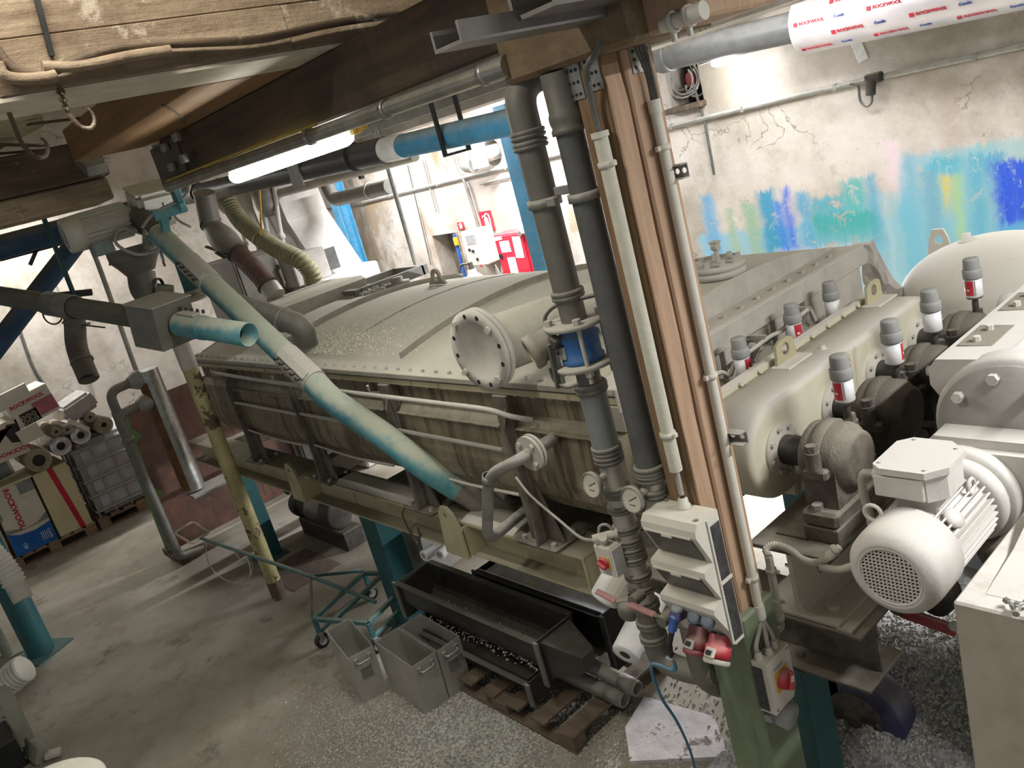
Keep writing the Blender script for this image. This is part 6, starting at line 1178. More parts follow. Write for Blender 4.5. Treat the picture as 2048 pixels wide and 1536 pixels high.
# screw troughs
m_trd = M('dark_trough_steel', (74, 72, 68), .5, .5, .45, (112, 108, 98), .15, 5); m_trb = M('black_trough', (30, 29, 30), .5, .3, .2, (90, 88, 84)); m_trw = M('white_coated_inside', (226, 226, 230), .6, 0, .1)
def trough(name, p0, L, w, h, mo, mi, lab, flange=True, ends=True):
    # p0: near lower corner of the right hand end (x max, y min); runs to -x
    x1, y0, z0 = p0; x0 = x1-L; t = thing(name, (x0, y0, z0), lab, 'trough'); r = w/2; yc = y0+r; n = 12
    arc = [(yc-r*math.cos(a), z0+r-r*math.sin(a)) for a in [PI*k/n for k in range(n+1)]]
    out = [(y0, z0+h)] + arc + [(y0+w, z0+h)]; th = .006
    inn = [(yc+(r-th)*math.cos(a), z0+r-(r-th)*math.sin(a)) for a in [PI*k/n for k in range(n+1)]]
    inn = [(y0+w-th, z0+h)] + inn + [(y0+th, z0+h)]
    part('shell', mo, t, lambda b: b.prism(out+inn, 'x', x0, x1))
    if mi: part('lining', mi, t, lambda b: b.prism([(p[0]*.998+yc*.002, p[1]+.002) for p in inn]+[(p[0], p[1]+.0045) for p in reversed([(yc+(q[0]-yc)*.985, q[1]) for q in inn])], 'x', x0+.01, x1-.01))
    for i, x in enumerate((x0-.008, x1)):
        part('end_plate', mo, t, lambda b: b.prism([(y0-.015, z0-.02), (y0+w+.015, z0-.02), (y0+w+.015, z0+h), (y0-.015, z0+h)], 'x', x, x+.008)); 
        part('end_flange', m_gpipe if mo is not m_trb else m_trd, t, lambda b: b.box((x-.02*(1-i)-.004, y0-.03, z0+h*.0-.02), (x+.02*i+.012, y0-.015, z0+h+.004), .002))
    for yy in (y0-.035, y0+w): part('rim', mo, t, lambda b: b.box((x0, yy, z0+h-.006), (x1, yy+.035, z0+h), .001))
    return t
T1 = (-3.20, 2.14, .25)
trough('screw_trough', (T1[0], T1[1], .25), 1.35, .25, .25, m_trd, None, 'dark steel screw trough holding granules, upper of two')
part_tr = thing('trough_spout', (T1[0]+.03, T1[1]+.1, .3), 'tapered dark end hopper bolted to the upper trough', 'hopper'); part('hopper', m_trd, part_tr, lambda b: b.lathe((T1[0]+.012, T1[1]+.125, .37), (1, 0, 0), [(0, .16), (.20, .08), (.22, .06), (.22, 0)], 4, False, PI/4, PI/4+2*PI))
trough('screw_trough', (T1[0]-.10, T1[1]-.06, .12), 1.15, .26, .12, m_trd, None, 'low dark steel trough on the pallet, lower of two')
lt_ = trough('lined_trough', (-3.02, 2.47, .17), 1.08, .26, .34, m_trb, m_trw, 'black trough with bright white inside under the dryer')
part('white_filling', m_trw, lt_, lambda b: b.box((-4.08, 2.478, .47), (-3.03, 2.722, .485), .002))
def gran(name, n, fn, par, lab=None, cat=None, s=(.005, .011), m=m_granule, seedv=1):
    rnd = random.Random(seedv); b = MB(); vs = []; fs = []
    for i in range(n):
        p, z = fn(rnd); r = rnd.uniform(*s); a = rnd.uniform(0, 2*PI); k = len(vs); c = V(p[0], p[1], z+r*.35)
        for q in range(3): vs.append((c.x+r*math.cos(a+q*2.09), c.y+r*math.sin(a+q*2.09), c.z-r*.3))
        vs.append((c.x+r*.2*math.cos(a), c.y, c.z+r*.7)); fs += [(k, k+1, k+3), (k+1, k+2, k+3), (k+2, k, k+3)]
    b.add(vs, fs); o = b.build(name, m, par, lab, cat, None, 'stuff'); return o
t1 = [o for o in COL.objects if o.name == 'screw_trough'][0]
gran('granules', 2500, lambda r: ((r.uniform(T1[0]-1.2, T1[0]-.05), T1[1]+.125+r.gauss(0, .045)), .258+abs(r.gauss(0, .01))), t1, s=(.006, .012))
m_pallet2 = wood_mat('grey_pallet_wood', (124, 108, 92), (92, 78, 64), (.6, 4, 4), 3, .5, (74, 62, 52))
# pallet under the troughs and loose tubes
t = thing('floor_pallet', (-3.3, 2.5, 0), 'worn wooden pallet under the dark troughs', 'pallet')
PX = T1[0]+.28
for k in range(3):
    yy = T1[1]-.15+.36*k; part('runner', m_pallet2, t, lambda b: b.box((PX-1.2, yy, 0), (PX, yy+.09, .02), .003))
    for j in range(3): part('block', m_pallet2, t, lambda b: b.box((PX-.14-.53*j, yy, .02), (PX-.53*j, yy+.09, .085), .004))
for k in range(6): part('deck_board', m_pallet2, t, lambda b: b.box((PX-.11-.21*k, T1[1]-.15, .085), (PX-.21*k, T1[1]+.66, .105), .003))
def tube_(p0, p1, r, lab, m=m_gpipe):
    t = thing('loose_tube', p1, lab, 'tube', 'loose tubes on the floor'); p0, p1 = V(p0), V(p1); d = (p1-p0).normalized(); L = (p1-p0).length
    part('tube', m, t, lambda b: b.lathe(p0, d, [(0, 0), (0, r), (L, r), (L, r*.84), (L-.15, r*.82)], 22)); part('bore', m_black, t, lambda b: b.cyl(p1-d*.12, p1-d*.118, r*.83, n=18)); part('coupling', m, t, lambda b: b.lathe(p0, d, [(L*.80, r), (L*.80, r*1.07), (L*.96, r*1.07), (L*.96, r)], 22))
tube_((-3.312, 2.350, 0.260), (-2.750, 2.350, 0.220), .040, 'grey tube lying under the lagged pipe, upper one'); tube_((-3.396, 2.270, 0.200), (-2.834, 2.318, 0.140), .042, 'grey tube lying on the pallet, lower one')
t = thing('white_scrap', (-3.056, 2.330, 0.000), 'small torn white scrap on floor before the loose tubes', 'scrap'); s0 = V((-3.056, 2.330, 0.000)); part('scrap', m_carton, t, lambda b: b.obox(s0+V(0, 0, .03), (.08, .16, .05), Matrix.Rotation(.7, 3, 'Z') @ Matrix.Rotation(.3, 3, 'X'), .004)); part('dark_hole', m_black, t, lambda b: b.obox(s0+V(0, 0, .058), (.03, .07, .004), Matrix.Rotation(.9, 3, 'Z')))
# pale slab standing in for the patch of light on the floor
t = thing('light_patch', (-2.688, 2.421, 0.000), 'pale slab standing in for light patch left of green leg', 'board'); q = [(-2.814, 2.255, 0.000), (-2.876, 2.487, 0.000), (-2.468, 2.550, 0.000), (-2.254, 2.366, 0.000), (-2.640, 2.090, 0.000)]; part('board', M('lit_floor_pale', (206, 200, 200), .8, 0, 0, None, .12, 6, .6, 30, .1, (120, 104, 96), .3, (130, 116, 108)), t, lambda b: b.prism([(p[0], p[1]) for p in q], 'z', .001, .024))
# white tubes on the stack under the dryer
for i, (a_, b__) in enumerate((((-4.187, 2.185, 0.750), (-4.191, 2.271, 0.750)), ((-4.092, 2.237, 0.750), (-4.120, 2.338, 0.750)))):
    t = thing('white_roll', a_, ['short white roll under the dryer beam, left one', 'short white roll under the dryer beam, right one'][i], 'roll', 'white rolls'); part('roll', m_foam, t, lambda b: b.cyl(a_, b__, .035, n=18)); part('core', m_greyc, t, lambda b: b.cyl(V(a_)-(V(b__)-V(a_)).normalized()*.002, a_, .02, n=14))
t = thing('dark_crate', (-3.9, 2.9, 0), 'dark crate stack in shadow beneath the dryer middle', 'crate')
for k in range(3): part('crate_panel', m_leg, t, lambda b: b.box((-4.25, 2.82+.003*k, .02+.225*k), (-3.45, 3.5, .235+.225*k), .006))
# pump under the dryer
pm = thing('small_pump', (-6.792, 2.750, 0.284), 'dark dusty pump motor under the dryer by the bright floor', 'pump'); p0 = V((-7.175, 2.750, 0.276)); p1 = V((-6.421, 2.700, 0.321)); d = (p1-p0).normalized(); L = (p1-p0).length
part('motor', m_iron, pm, lambda b: b.lathe(p0, d, [(0, .10), (L*.3, .10), (L*.32, .125), (L, .125), (L*1.02, .10), (L*1.02, 0)], 22)); part('volute', m_iron, pm, lambda b: b.cyl(p0-d*.12, p0, .13, n=20)); part('riser', m_iron, pm, lambda b: b.cyl(p0-d*.06, p0-d*.06+V(0, 0, .42), .05, n=14)); part('foot', m_iron, pm, lambda b: b.box((p0.x-.05, p0.y-.1, 0), (p1.x+.05, p0.y+.1, p0.z-.10), .01)); part('wheel_valve', m_iron, pm, lambda b: b.lathe(p0-d*.06+V(0, -.08, .22), (0, -1, 0), [(0, .05), (.02, .07), (.04, .07), (.04, 0)], 16))
# granules strewn around the bins
gran('strewn_granules', 14000, lambda r: ((r.gauss(-3.52, .26), r.gauss(1.72, .17)), .001), None, 'pale granules strewn on the floor around the metal bins', 'granules', (.005, .011), seedv=3)
gran('strewn_granules', 3500, lambda r: ((r.gauss(-4.25, .30), r.gauss(1.42, .22)), .001), None, 'thinly scattered granules on the floor left of the bins', 'granules', (.005, .010), seedv=4)
gran('strewn_granules', 4500, lambda r: ((r.uniform(-4.4, -2.2), r.gauss(2.15, .25)), .001), None, 'granules strewn on the floor beside the worn pallet', 'granules', (.005, .011), seedv=9)
# heap by the drive frame
hp = thing('granule_heap', (-1.6, 3.2, 0), 'pale granule heap on floor behind the dark teal leg', 'heap')
def hz(x, y):
    u, v = (x+1.55)/.75, (y-3.1)/.75; return max(0, .42*math.exp(-(u*u+v*v)*1.4)+.05*math.sin(7*x+3*y)*math.exp(-(u*u+v*v)))
def heap(b):
    n = 44; vs = []; rnd = random.Random(5)
    for i in range(n+1):
        for j in range(n+1):
            x = -2.3+1.7*i/n; y = 2.1+2.1*j/n; vs.append((x, y, hz(x, y)+rnd.uniform(0, .012)-.004))
    b.add(vs, [(i*(n+1)+j, (i+1)*(n+1)+j, (i+1)*(n+1)+j+1, i*(n+1)+j+1) for i in range(n) for j in range(n)], True)
part('mound', M('mound_grey', (150, 148, 146), .9, 0, 0, None, .3, 30, .8, 60), hp, heap)
gran('granules', 9000, lambda r: (lambda x, y: ((x, y), hz(x, y)))(r.gauss(-1.5, .38), r.gauss(2.9, .35)), hp, s=(.006, .012), seedv=8)
# navy fan housing and floor pipe behind the leg
fh = thing('fan_housing', (-1.691, 2.605, 0.300), 'navy blue snail fan housing beside dark teal leg', 'fan'); fc = V((-1.729, 2.638, 0.280)); part('volute', m_navy, fh, lambda b: b.lathe(fc-V(.0, .0, 0), (0, 1, 0), [(0, 0), (0, .20), (.01, .21), (.12, .21), (.13, .20), (.13, 0)], 36)); part('outlet', m_navy, fh, lambda b: b.box((fc.x-.22, fc.y, fc.z), (fc.x-.06, fc.y+.13, fc.z+.32), .006)); part('hub_plate', m_iron, fh, lambda b: b.lathe(fc, (0, -1, 0), [(0, .12), (.008, .12), (.008, .04), (.03, .04), (.03, 0)], 26)); part('stand', m_navy, fh, lambda b: b.box((fc.x-.15, fc.y+.01, 0), (fc.x+.15, fc.y+.12, fc.z-.12), .004))
repeat('plate_bolt', m_iron, fh, lambda b: b.cyl((0, 0, 0), (0, -.008, 0), .008, n=6, smooth=False), [(fc.x+.1*math.cos(a), fc.y-.008, fc.z+.1*math.sin(a)) for a in [PI/3*k for k in range(6)]])
t = thing('floor_pipe', (-1.699, 2.652, 0.100), 'grey pipe lying on floor at the lower right', 'pipe'); part('pipe', m_gpipe, t, lambda b: b.cyl((-1.852, 2.640, 0.120), (-1.488, 2.657, 0.080), .045, n=18)); part('coupling', m_gpipe, t, lambda b: b.cyl((-1.628, 2.644, 0.100), (-1.568, 2.650, 0.090), .052, n=18))
t = thing('red_bracket', (-1.371, 2.612, 0.900), 'dark red steel arm under the motor above granules', 'bracket'); part('arm', m_redd, t, lambda b: b.bar((-1.437, 2.600, 0.928), (-1.236, 2.600, 0.903), .05, .02, (0, 1, 0), .004)); part('pin', m_iron, t, lambda b: b.cyl((-1.429, 2.560, 0.969), (-1.492, 2.700, 0.853), .025, n=12)); part('boss', m_iron, t, lambda b: b.lathe((-1.312, 2.620, 0.990), (0, 1, 0), [(0, 0), (0, .06), (.08, .07), (.12, .05)], 16)); part('end_nut', m_galv, t, lambda b: b.cyl((-1.226, 2.570, 0.947), (-1.250, 2.620, 0.907), .02, n=8))
t = thing('red_rod', (-1.445, 2.807, 0.100), 'thin red-tipped rod leaning on floor by beige box', 'rod'); part('rod', m_iron, t, lambda b: b.cyl((-1.449, 2.829, 0.000), (-1.451, 2.768, 0.180), .012, n=8)); part('tip', m_redd, t, lambda b: b.cyl((-1.453, 2.779, 0.155), (-1.446, 2.759, 0.210), .016, n=8))

# ---------------------------------------------------------------- back wall and overhead services
YB_ = 6.2
def col(x, y, lab, w=.17):
    t = thing('blue_column', (x, y, 0), lab, 'column', 'blue steel columns'); part('web', m_blue, t, lambda b: b.box((x-.006, y-w/2, .01), (x+.006, y+w/2, 3.26))); 
    for s in (-1, 1): part('flange', m_blue, t, lambda b: b.box((x-w/2, y+s*w/2-.008, .01), (x+w/2, y+s*w/2+.008, 3.26)))
    part('foot', m_blue, t, lambda b: b.box((x-.15, y-.15, 0), (x+.15, y+.15, .012)))
q = (-5.916, 5.300, 3.071); col(q[0], 5.3, 'blue steel column beside the red cabinet'); q = (-10.122, 5.750, 2.499); col(q[0], 5.75, 'blue steel column behind the white hopper')
# red hose cabinet
rc = thing('hose_cabinet', (-7.376, 6.100, 1.716), 'red fire cabinet with paper notices on wall', 'cabinet'); a0, a1 = (-7.455, 6.000, 1.986), (-6.935, 6.000, 1.984); rx0, rx1, rz1 = a0[0], a1[0], (a0[2]+a1[2])/2+.0; part('body', m_redp, rc, lambda b: b.box((rx0, 6.0, .75), (rx1, 6.195, rz1), .01)); dz_ = part('door', m_redp, rc, lambda b: b.box((rx0+.02, 5.985, .77), (rx1-.02, 6.0, rz1-.02), .004))
W_ = rx1-rx0
for (u0, u1, v0, v1) in ((.18, .50, .10, .26), (.62, .88, .06, .36), (.30, .56, .34, .62), (.05, .30, .03, .08), (.66, .84, .66, .84)): part('notice', m_inkw, dz_, lambda b: b.obox((rx0+W_*(u0+u1)/2, 5.983, rz1-.8*(v0+v1)/2), (W_*(u1-u0), .003, .8*(v1-v0)), Matrix.Rotation(random.uniform(-.15, .15), 3, 'Y')))
part('lock', m_ink, dz_, lambda b: b.cyl((rx0+W_*.12, 5.985, rz1-.25), (rx0+W_*.12, 5.975, rz1-.25), .03, n=14)); part('pictogram', m_redp, dz_, lambda b: b.box((rx0+W_*.70, 5.980, rz1-.64), (rx0+W_*.80, 5.982, rz1-.56))); part('valve', m_galv, rc, lambda b: b.cyl((rx1-.05, 6.0, rz1-.02), (rx1+.06, 5.95, rz1+.02), .04, n=12))
# fire signs
def sign(px0, px1, lab, dxy):
    (x0, z1), (x1_, z0) = dxy; t = thing('fire_sign', ((x0+x1_)/2, YB_-.01, z0), lab, 'sign', 'fire extinguisher signs'); part('plate', m_redp, t, lambda b: b.box((x0, YB_-.012, z0), (x1_, YB_-.004, z1), .001)); w, h = x1_-x0, z1-z0
    def P(u, v): return (x0+w*u, YB_-.014, z0+h*v)
    part('extinguisher_mark', m_inkw, t, lambda b: b.prism([(P(.34, 0)[0], P(0, .14)[2]), (P(.66, 0)[0], P(0, .14)[2]), (P(.66, 0)[0], P(0, .60)[2]), (P(.58, 0)[0], P(0, .70)[2]), (P(.42, 0)[0], P(0, .70)[2]), (P(.34, 0)[0], P(0, .60)[2])], 'y', YB_-.0155, YB_-.0125)); part('hose_mark', m_inkw, t, lambda b: b.tube([P(.48, .72), P(.50, .82), P(.62, .88), P(.78, .80), P(.82, .6), P(.80, .35), P(.74, .24)], w*.04, 5)); part('hose_mark', m_inkw, t, lambda b: b.tube([P(.46, .74), P(.30, .78), P(.22, .70)], w*.04, 5))
s0, s1 = (-7.844, 6.200, 2.242), (-7.626, 6.200, 2.005); sign(0, 0, 'larger red fire extinguisher sign above red cabinet', ((s0[0], s0[2]), (s1[0], s1[2]))); s0, s1 = (-8.307, 6.200, 2.162), (-8.196, 6.200, 2.070); sign(0, 0, 'smaller red fire extinguisher sign above grey control box', ((s0[0], s0[2]), (s1[0], s1[2])))
s0 = (-7.676, 6.200, 2.039)
# control box
k0, k1 = (-8.023, 6.000, 2.073), (-7.928, 6.000, 1.674); cb = thing('control_box', (k0[0], 6.0, k1[2]), 'beige control box with display and small knobs on wall', 'control box'); X0, X1, Z0, Z1 = k0[0], k0[0]+.36, k1[2]-.02, k0[2]; part('case', m_carton, cb, lambda b: b.box((X0, 5.98, Z0), (X1, 6.195, Z1), .01)); part('display', m_greyc, cb, lambda b: b.box((X0+.08, 5.976, Z1-.16), (X0+.26, 5.981, Z1-.05), .002))
for (u, v, m) in ((.10, .22, m_ink), (.16, .24, m_ink), (.20, .34, m_ink), (.24, .42, m_red)): part('knob', m, cb, lambda b: b.cyl((X0+u, 5.981, Z1-v), (X0+u, 5.965, Z1-v), .018, n=10))
for k in range(3): part('cable', m_wire, cb, lambda b: b.tube(spline([(X1-.1+.03*k, 6.1, Z0), (X1-.05+.05*k, 6.12, Z0-.15-.04*k), (X1+.08+.03*k, 6.13, Z0-.10), (X1+.10, 6.15, Z0+.2)], 6), .008, 6))
# fire extinguisher on a stand by the hatch
e = (-7.487, 5.600, 1.669); fe = thing('fire_extinguisher', (e[0], 5.6, 1.0), 'grey wheeled extinguisher bottle with red frame behind the dryer', 'extinguisher'); ez = e[2]; part('bottle', M('bottle_grey', (176, 176, 178), .35, .4, .1), fe, lambda b: b.lathe((e[0], 5.6, .2), (0, 0, 1), [(0, 0), (0, .13), (ez-.32, .13), (ez-.25, .10), (ez-.20, .05), (ez-.16, .05), (ez-.16, 0)], 24)); part('valve', m_iron, fe, lambda b: b.cyl((e[0], 5.6, ez+.03), (e[0], 5.6, ez+.12), .03, n=10)); part('frame', m_redp, fe, lambda b: b.tube(spline([(e[0]-.24, 5.58, ez-.12), (e[0]-.22, 5.5, ez-.06), (e[0], 5.45, ez-.04), (e[0]+.22, 5.5, ez-.06), (e[0]+.24, 5.58, ez-.14)], 6), .014, 8)); part('hose', m_iron, fe, lambda b: b.tube(spline([(e[0], 5.6, ez+.10), (e[0]-.12, 5.56, ez+.10), (e[0]-.17, 5.52, ez-.05), (e[0]-.16, 5.5, ez-.2)], 6), .012, 8)); part('cart_foot', m_redp, fe, lambda b: b.box((e[0]-.2, 5.45, 0), (e[0]+.2, 5.75, .2), .01))
# dark opening frame and blue pipe beside it
t = thing('hatch_lining', (hx0, 6.3, .55), 'grey brown opening with board lining left of control box', 'hatch'); part('back_board', M('hatch_grey', (104, 98, 88), .8, 0, 0, None, .15, 3), t, lambda b: b.box((hx0-.03, 6.44, .5), (hx1+.03, 6.47, hz1+.03))); part('jamb', m_oldwood, t, lambda b: b.box((hx1-.02, 6.19, .55), (hx1+.02, 6.44, hz1)))
t = thing('blue_wall_pipe', (-8.326, 6.100, 1.846), 'thin blue pipe between dark opening and control box', 'pipe'); part('pipe', m_bluepl, t, lambda b: b.cyl((-8.305, 6.100, 2.046), (-8.327, 6.100, 1.463), .022, n=10)); part('stub', m_yellow, t, lambda b: b.cyl((-8.278, 6.080, 2.005), (-8.280, 6.080, 1.912), .03, n=10))
# wall conduits
def run(pts, r, lab, m=m_dgalv, clips=0):
    t = thing('wall_conduit', pts[0], lab, 'conduit', 'thin conduits on the back wall'); part('tube', m, t, lambda b: b.tube([V(p) for p in pts], r, 8))
    for k in range(clips):
        f = (k+.5)/clips; i = min(int(f*(len(pts)-1)), len(pts)-2); u = f*(len(pts)-1)-i; p = V(pts[i]).lerp(V(pts[i+1]), u); part('clip', m_dgalv, t, lambda b: b.obox(p, (.03, .04, .05), None, .003))
run([(-10.605, 6.170, 2.638), (-9.352, 6.170, 2.652), (-7.010, 6.170, 2.671), (-4.911, 6.170, 2.690), (-3.585, 6.170, 2.700), (-1.841, 6.170, 2.674)], .022, 'long horizontal conduit across the whole back wall', m_dgalv, 9)
run([(-7.652, 6.170, 2.555), (-6.781, 6.170, 2.562)], .014, 'short conduit just below the long one by blue column'); run([(-7.985, 6.160, 3.058), (-7.893, 6.160, 2.519), (-7.870, 6.160, 1.917)], .018, 'vertical conduit dropping to the larger fire sign', m_dgalv, 3); run([(-8.946, 6.170, 2.968), (-9.075, 6.170, 1.680)], .008, 'thin vertical cable left of the dark opening', m_wired); run([(-8.607, 6.170, 2.978), (-8.630, 6.170, 2.329)], .010, 'thin vertical tube with hook end on back wall', m_dgalv); run([(-4.532, 6.170, 3.002), (-4.485, 6.170, 2.659), (-4.495, 6.170, 2.211)], .012, 'thin vertical cable right of the wooden post', m_wired)
run([(-12.815, 6.170, 2.744), (-10.597, 6.170, 2.651)], .016, 'short horizontal conduit left of small blue column', m_wired)
t = thing('hanging_tap', (-3.025, 6.100, 2.629), 'small dark fitting with looped cable on the long conduit', 'fitting'); part('fitting', m_iron, t, lambda b: b.cyl((-3.000, 6.120, 2.690), (-3.018, 6.120, 2.589), .035, n=10)); part('loop', m_wired, t, lambda b: b.tube(spline([(-3.156, 6.120, 2.696), (-3.100, 6.120, 2.670), (-3.099, 6.120, 2.571), (-3.062, 6.120, 2.520), (-3.019, 6.120, 2.536), (-3.005, 6.120, 2.604)], 6), .010, 8)); part('tee', m_iron, t, lambda b: b.obox((-2.987, 6.140, 2.698), (.12, .06, .07), None, .01))
# cable tangle in the wall recess
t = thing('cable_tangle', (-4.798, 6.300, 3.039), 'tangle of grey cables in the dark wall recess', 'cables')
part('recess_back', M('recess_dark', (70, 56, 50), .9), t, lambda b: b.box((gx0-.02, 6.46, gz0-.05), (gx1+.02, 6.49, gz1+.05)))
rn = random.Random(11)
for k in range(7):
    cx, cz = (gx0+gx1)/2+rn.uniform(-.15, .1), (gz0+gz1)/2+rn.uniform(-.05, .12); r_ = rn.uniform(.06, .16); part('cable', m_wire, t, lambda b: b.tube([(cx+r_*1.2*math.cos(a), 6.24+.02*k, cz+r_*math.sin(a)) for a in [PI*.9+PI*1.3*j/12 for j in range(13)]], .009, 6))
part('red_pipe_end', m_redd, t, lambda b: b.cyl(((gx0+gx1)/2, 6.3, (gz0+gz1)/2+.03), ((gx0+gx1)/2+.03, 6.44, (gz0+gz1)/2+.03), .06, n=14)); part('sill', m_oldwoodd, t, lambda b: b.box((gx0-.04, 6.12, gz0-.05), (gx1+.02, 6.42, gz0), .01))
# round wall lamp
wl = thing('wall_lamp', (-4.113, 6.000, 3.103), 'bright bulb lamp glowing below the grey overhead pipe', 'lamp'); lp = V((-4.042, 5.900, 3.093)); part('bulb', emit('lamp_white', (1, 1, 1), 14), wl, lambda b: b.sphere(lp, .062, 18, (1.25, 1.0, .55))); part('shade', m_greyc, wl, lambda b: b.lathe(lp+V(0, 0, .02), (0, 0, 1), [(0, .17), (.03, .15), (.08, .08), (.09, .0)], 26)); part('stem', m_greyc, wl, lambda b: b.cyl(lp+V(0, 0, .10), lp+V(0, .3, .12), .02, n=8))
ll = bpy.data.lights.new('wall_lamp_light', 'POINT'); ll.energy = 9; ll.shadow_soft_size = .08; lo = bpy.data.objects.new('wall_lamp_light', ll); COL.objects.link(lo); lo.parent = wl; lo.location = lp+V(0, 0, -.12)-wl.location
# white patch strips on wall (taped plaster)
for i, (a_, b__) in enumerate((((-3.132, 6.195, 3.057), (-3.073, 6.195, 2.827)),)):
    t = thing('paper_strip', a_, 'short white paper strip hanging below the wrapped pipe', 'paper'); part('strip', m_inkw, t, lambda b: b.bar(a_, b__, .08, .004, (0, 1, 0)))
# ventilation elbow in the wall
ve = thing('vent_elbow', (-7.126, 6.000, 2.786), 'grey elbow duct entering the round wall hole', 'duct'); part('elbow', m_dgalv, ve, lambda b: b.tube(fillet([(-7.393, 5.950, 2.784), (VENT[0]-.22, 5.95, VENT[2]-.05), (VENT[0], 6.1, VENT[2]), (VENT[0], 6.45, VENT[2])], .15, 6), .085, 18)); part('riser', m_foil, ve, lambda b: b.cyl((-7.287, 5.950, 2.740), (-7.271, 5.950, 3.078), .095, n=18))
# overhead big pipe: black, white sleeve, blue
bpz = thing('overhead_pipe', (-5.750, 3.200, 3.132), 'big overhead pipe, black at left turning blue at right', 'pipe'); o0, o1, o2, o3 = V((-10.820, 3.300, 3.348)), V((-4.831, 3.200, 3.112)), V((-4.628, 3.200, 3.104)), V((-3.451, 3.200, 3.052))
part('black_pipe', m_blackp, bpz, lambda b: b.cyl(o0, o1, .088, n=26)); part('white_sleeve', m_inkw, bpz, lambda b: b.cyl(o1, o2, .082, n=24)); part('blue_pipe', m_blue, bpz, lambda b: b.cyl(o2, o3, .074, n=24))
for f, m in ((.93, m_black), (.42, m_black)):
    p = o0.lerp(o1, f); part('pipe_clamp', m, bpz, lambda b: b.lathe(p, o1-o0, [(0, .088), (0, .098), (.03, .098), (.03, .088)], 24))
p = o2.lerp(o3, .45); part('pipe_hanger', m_black, bpz, lambda b: (b.box((p.x-.015, p.y-.10, p.z-.10), (p.x+.015, p.y-.085, p.z+.35)), b.box((p.x-.015, p.y+.085, p.z-.10), (p.x+.015, p.y+.10, p.z+.35)), b.box((p.x-.015, p.y-.10, p.z-.11), (p.x+.015, p.y+.10, p.z-.095))))
part('junction_plate', m_greyc, bpz, lambda b: b.obox(o0.lerp(o1, .80)+V(0, -.09, 0), (.18, .012, .24), None, .003))
t = thing('grey_overhead_duct', (-8.846, 4.000, 3.113), 'grey ribbed duct hanging from the ceiling behind tube lamp', 'duct'); part('duct', m_gpipe, t, lambda b: b.tube(fillet([(-8.245, 4.600, 3.020), (-8.192, 4.600, 2.828), (-7.844, 4.600, 2.829), (-7.058, 4.600, 2.830)], .12, 6), .075, 18)); part('band', m_dgalv, t, lambda b: b.lathe((-7.435, 4.600, 2.834), V((-7.058, 4.600, 2.830))-V((-7.844, 4.600, 2.829)), [(0, .076), (0, .085), (.03, .085), (.03, .076)], 18))
t = thing('pale_overhead_pipe', (-8.086, 4.200, 3.031), 'pale thin pipe running below the big black pipe', 'pipe'); part('pipe', m_dust, t, lambda b: b.cyl((-8.806, 4.200, 3.047), (-5.947, 4.200, 3.032), .045, n=14)); part('hanger', m_iron, t, lambda b: b.box(V((-6.862, 4.200, 3.026))-V(.02, .02, .06), V((-6.862, 4.200, 3.026))+V(.02, .02, .3)))
t = thing('silver_strut', (-7.045, 4.600, 2.691), 'thin silver vertical strut hanging before the back wall', 'strut'); part('tube', m_galv, t, lambda b: b.cyl((-6.763, 4.450, 3.382), (-6.797, 4.450, 1.953), .022, n=10))
# wrapped pipe along the back wall
wp_ = thing('wrapped_pipe', (-2.820, 5.600, 3.171), 'grey pipe ending in silver wrap with red lettering', 'pipe'); w0, w1, w2 = V((-4.487, 5.700, 3.251)), V((-3.212, 5.700, 3.172)), V((-1.773, 5.700, 3.076)); dw = (w2-w0).normalized(); w2 = w1+dw*3.2
part('pipe', m_dpipe, wp_, lambda b: b.cyl(w0, w1+dw*.1, .105, n=26)); part('collar', m_dpipe, wp_, lambda b: b.lathe(w0+dw*.05, dw, [(0, .105), (0, .12), (.03, .12), (.04, .11), (.07, .12), (.10, .12), (.10, .105)], 24))
wr = part('wrap', M('wrap_foil', (206, 202, 204), .4, .35, .1, None, .06, 5, .4, 18), wp_, lambda b: b.lathe(w1, dw, [(0, .105), (0, .185), (.01, .19), ((w2-w1).length, .19)], 36))
ny = V(0, -1, 0); upw = dw.cross(ny); upw = upw if upw.z > 0 else -upw
for k in range(5):
    for j, ang in enumerate((-.95, -.45, .05, .55)):
        nrm = (ny*math.cos(ang)+upw*math.sin(ang)).normalized(); yd = (upw*math.cos(ang)-ny*math.sin(ang)).normalized(); base = w1+dw*(.14+.50*k+.25*(j % 2))+nrm*.192
        text_mesh('lettering', 'ROCKWOOL', .030, m_inkr, wr, base+dw*.03, dw, yd, bold=.02); text_mesh('lettering', 'Conlit', .028, m_inkb, wr, base+dw*.22, dw, yd, bold=.012)
        part('mark', m_inkr, wr, lambda b: b.obox(base-dw*.085, (.026, .004, .026), Matrix((dw, nrm, yd)).transposed()))
# second pale sheet above
t = thing('ceiling_rail', (-2.518, 4.000, 3.263), 'dark timber rail along ceiling above the grey overhead pipe', 'rail'); part('rail', m_oldwoodd, t, lambda b: b.box((-5.2, 5.95, 3.62), (3.0, 6.19, 3.9), .01))
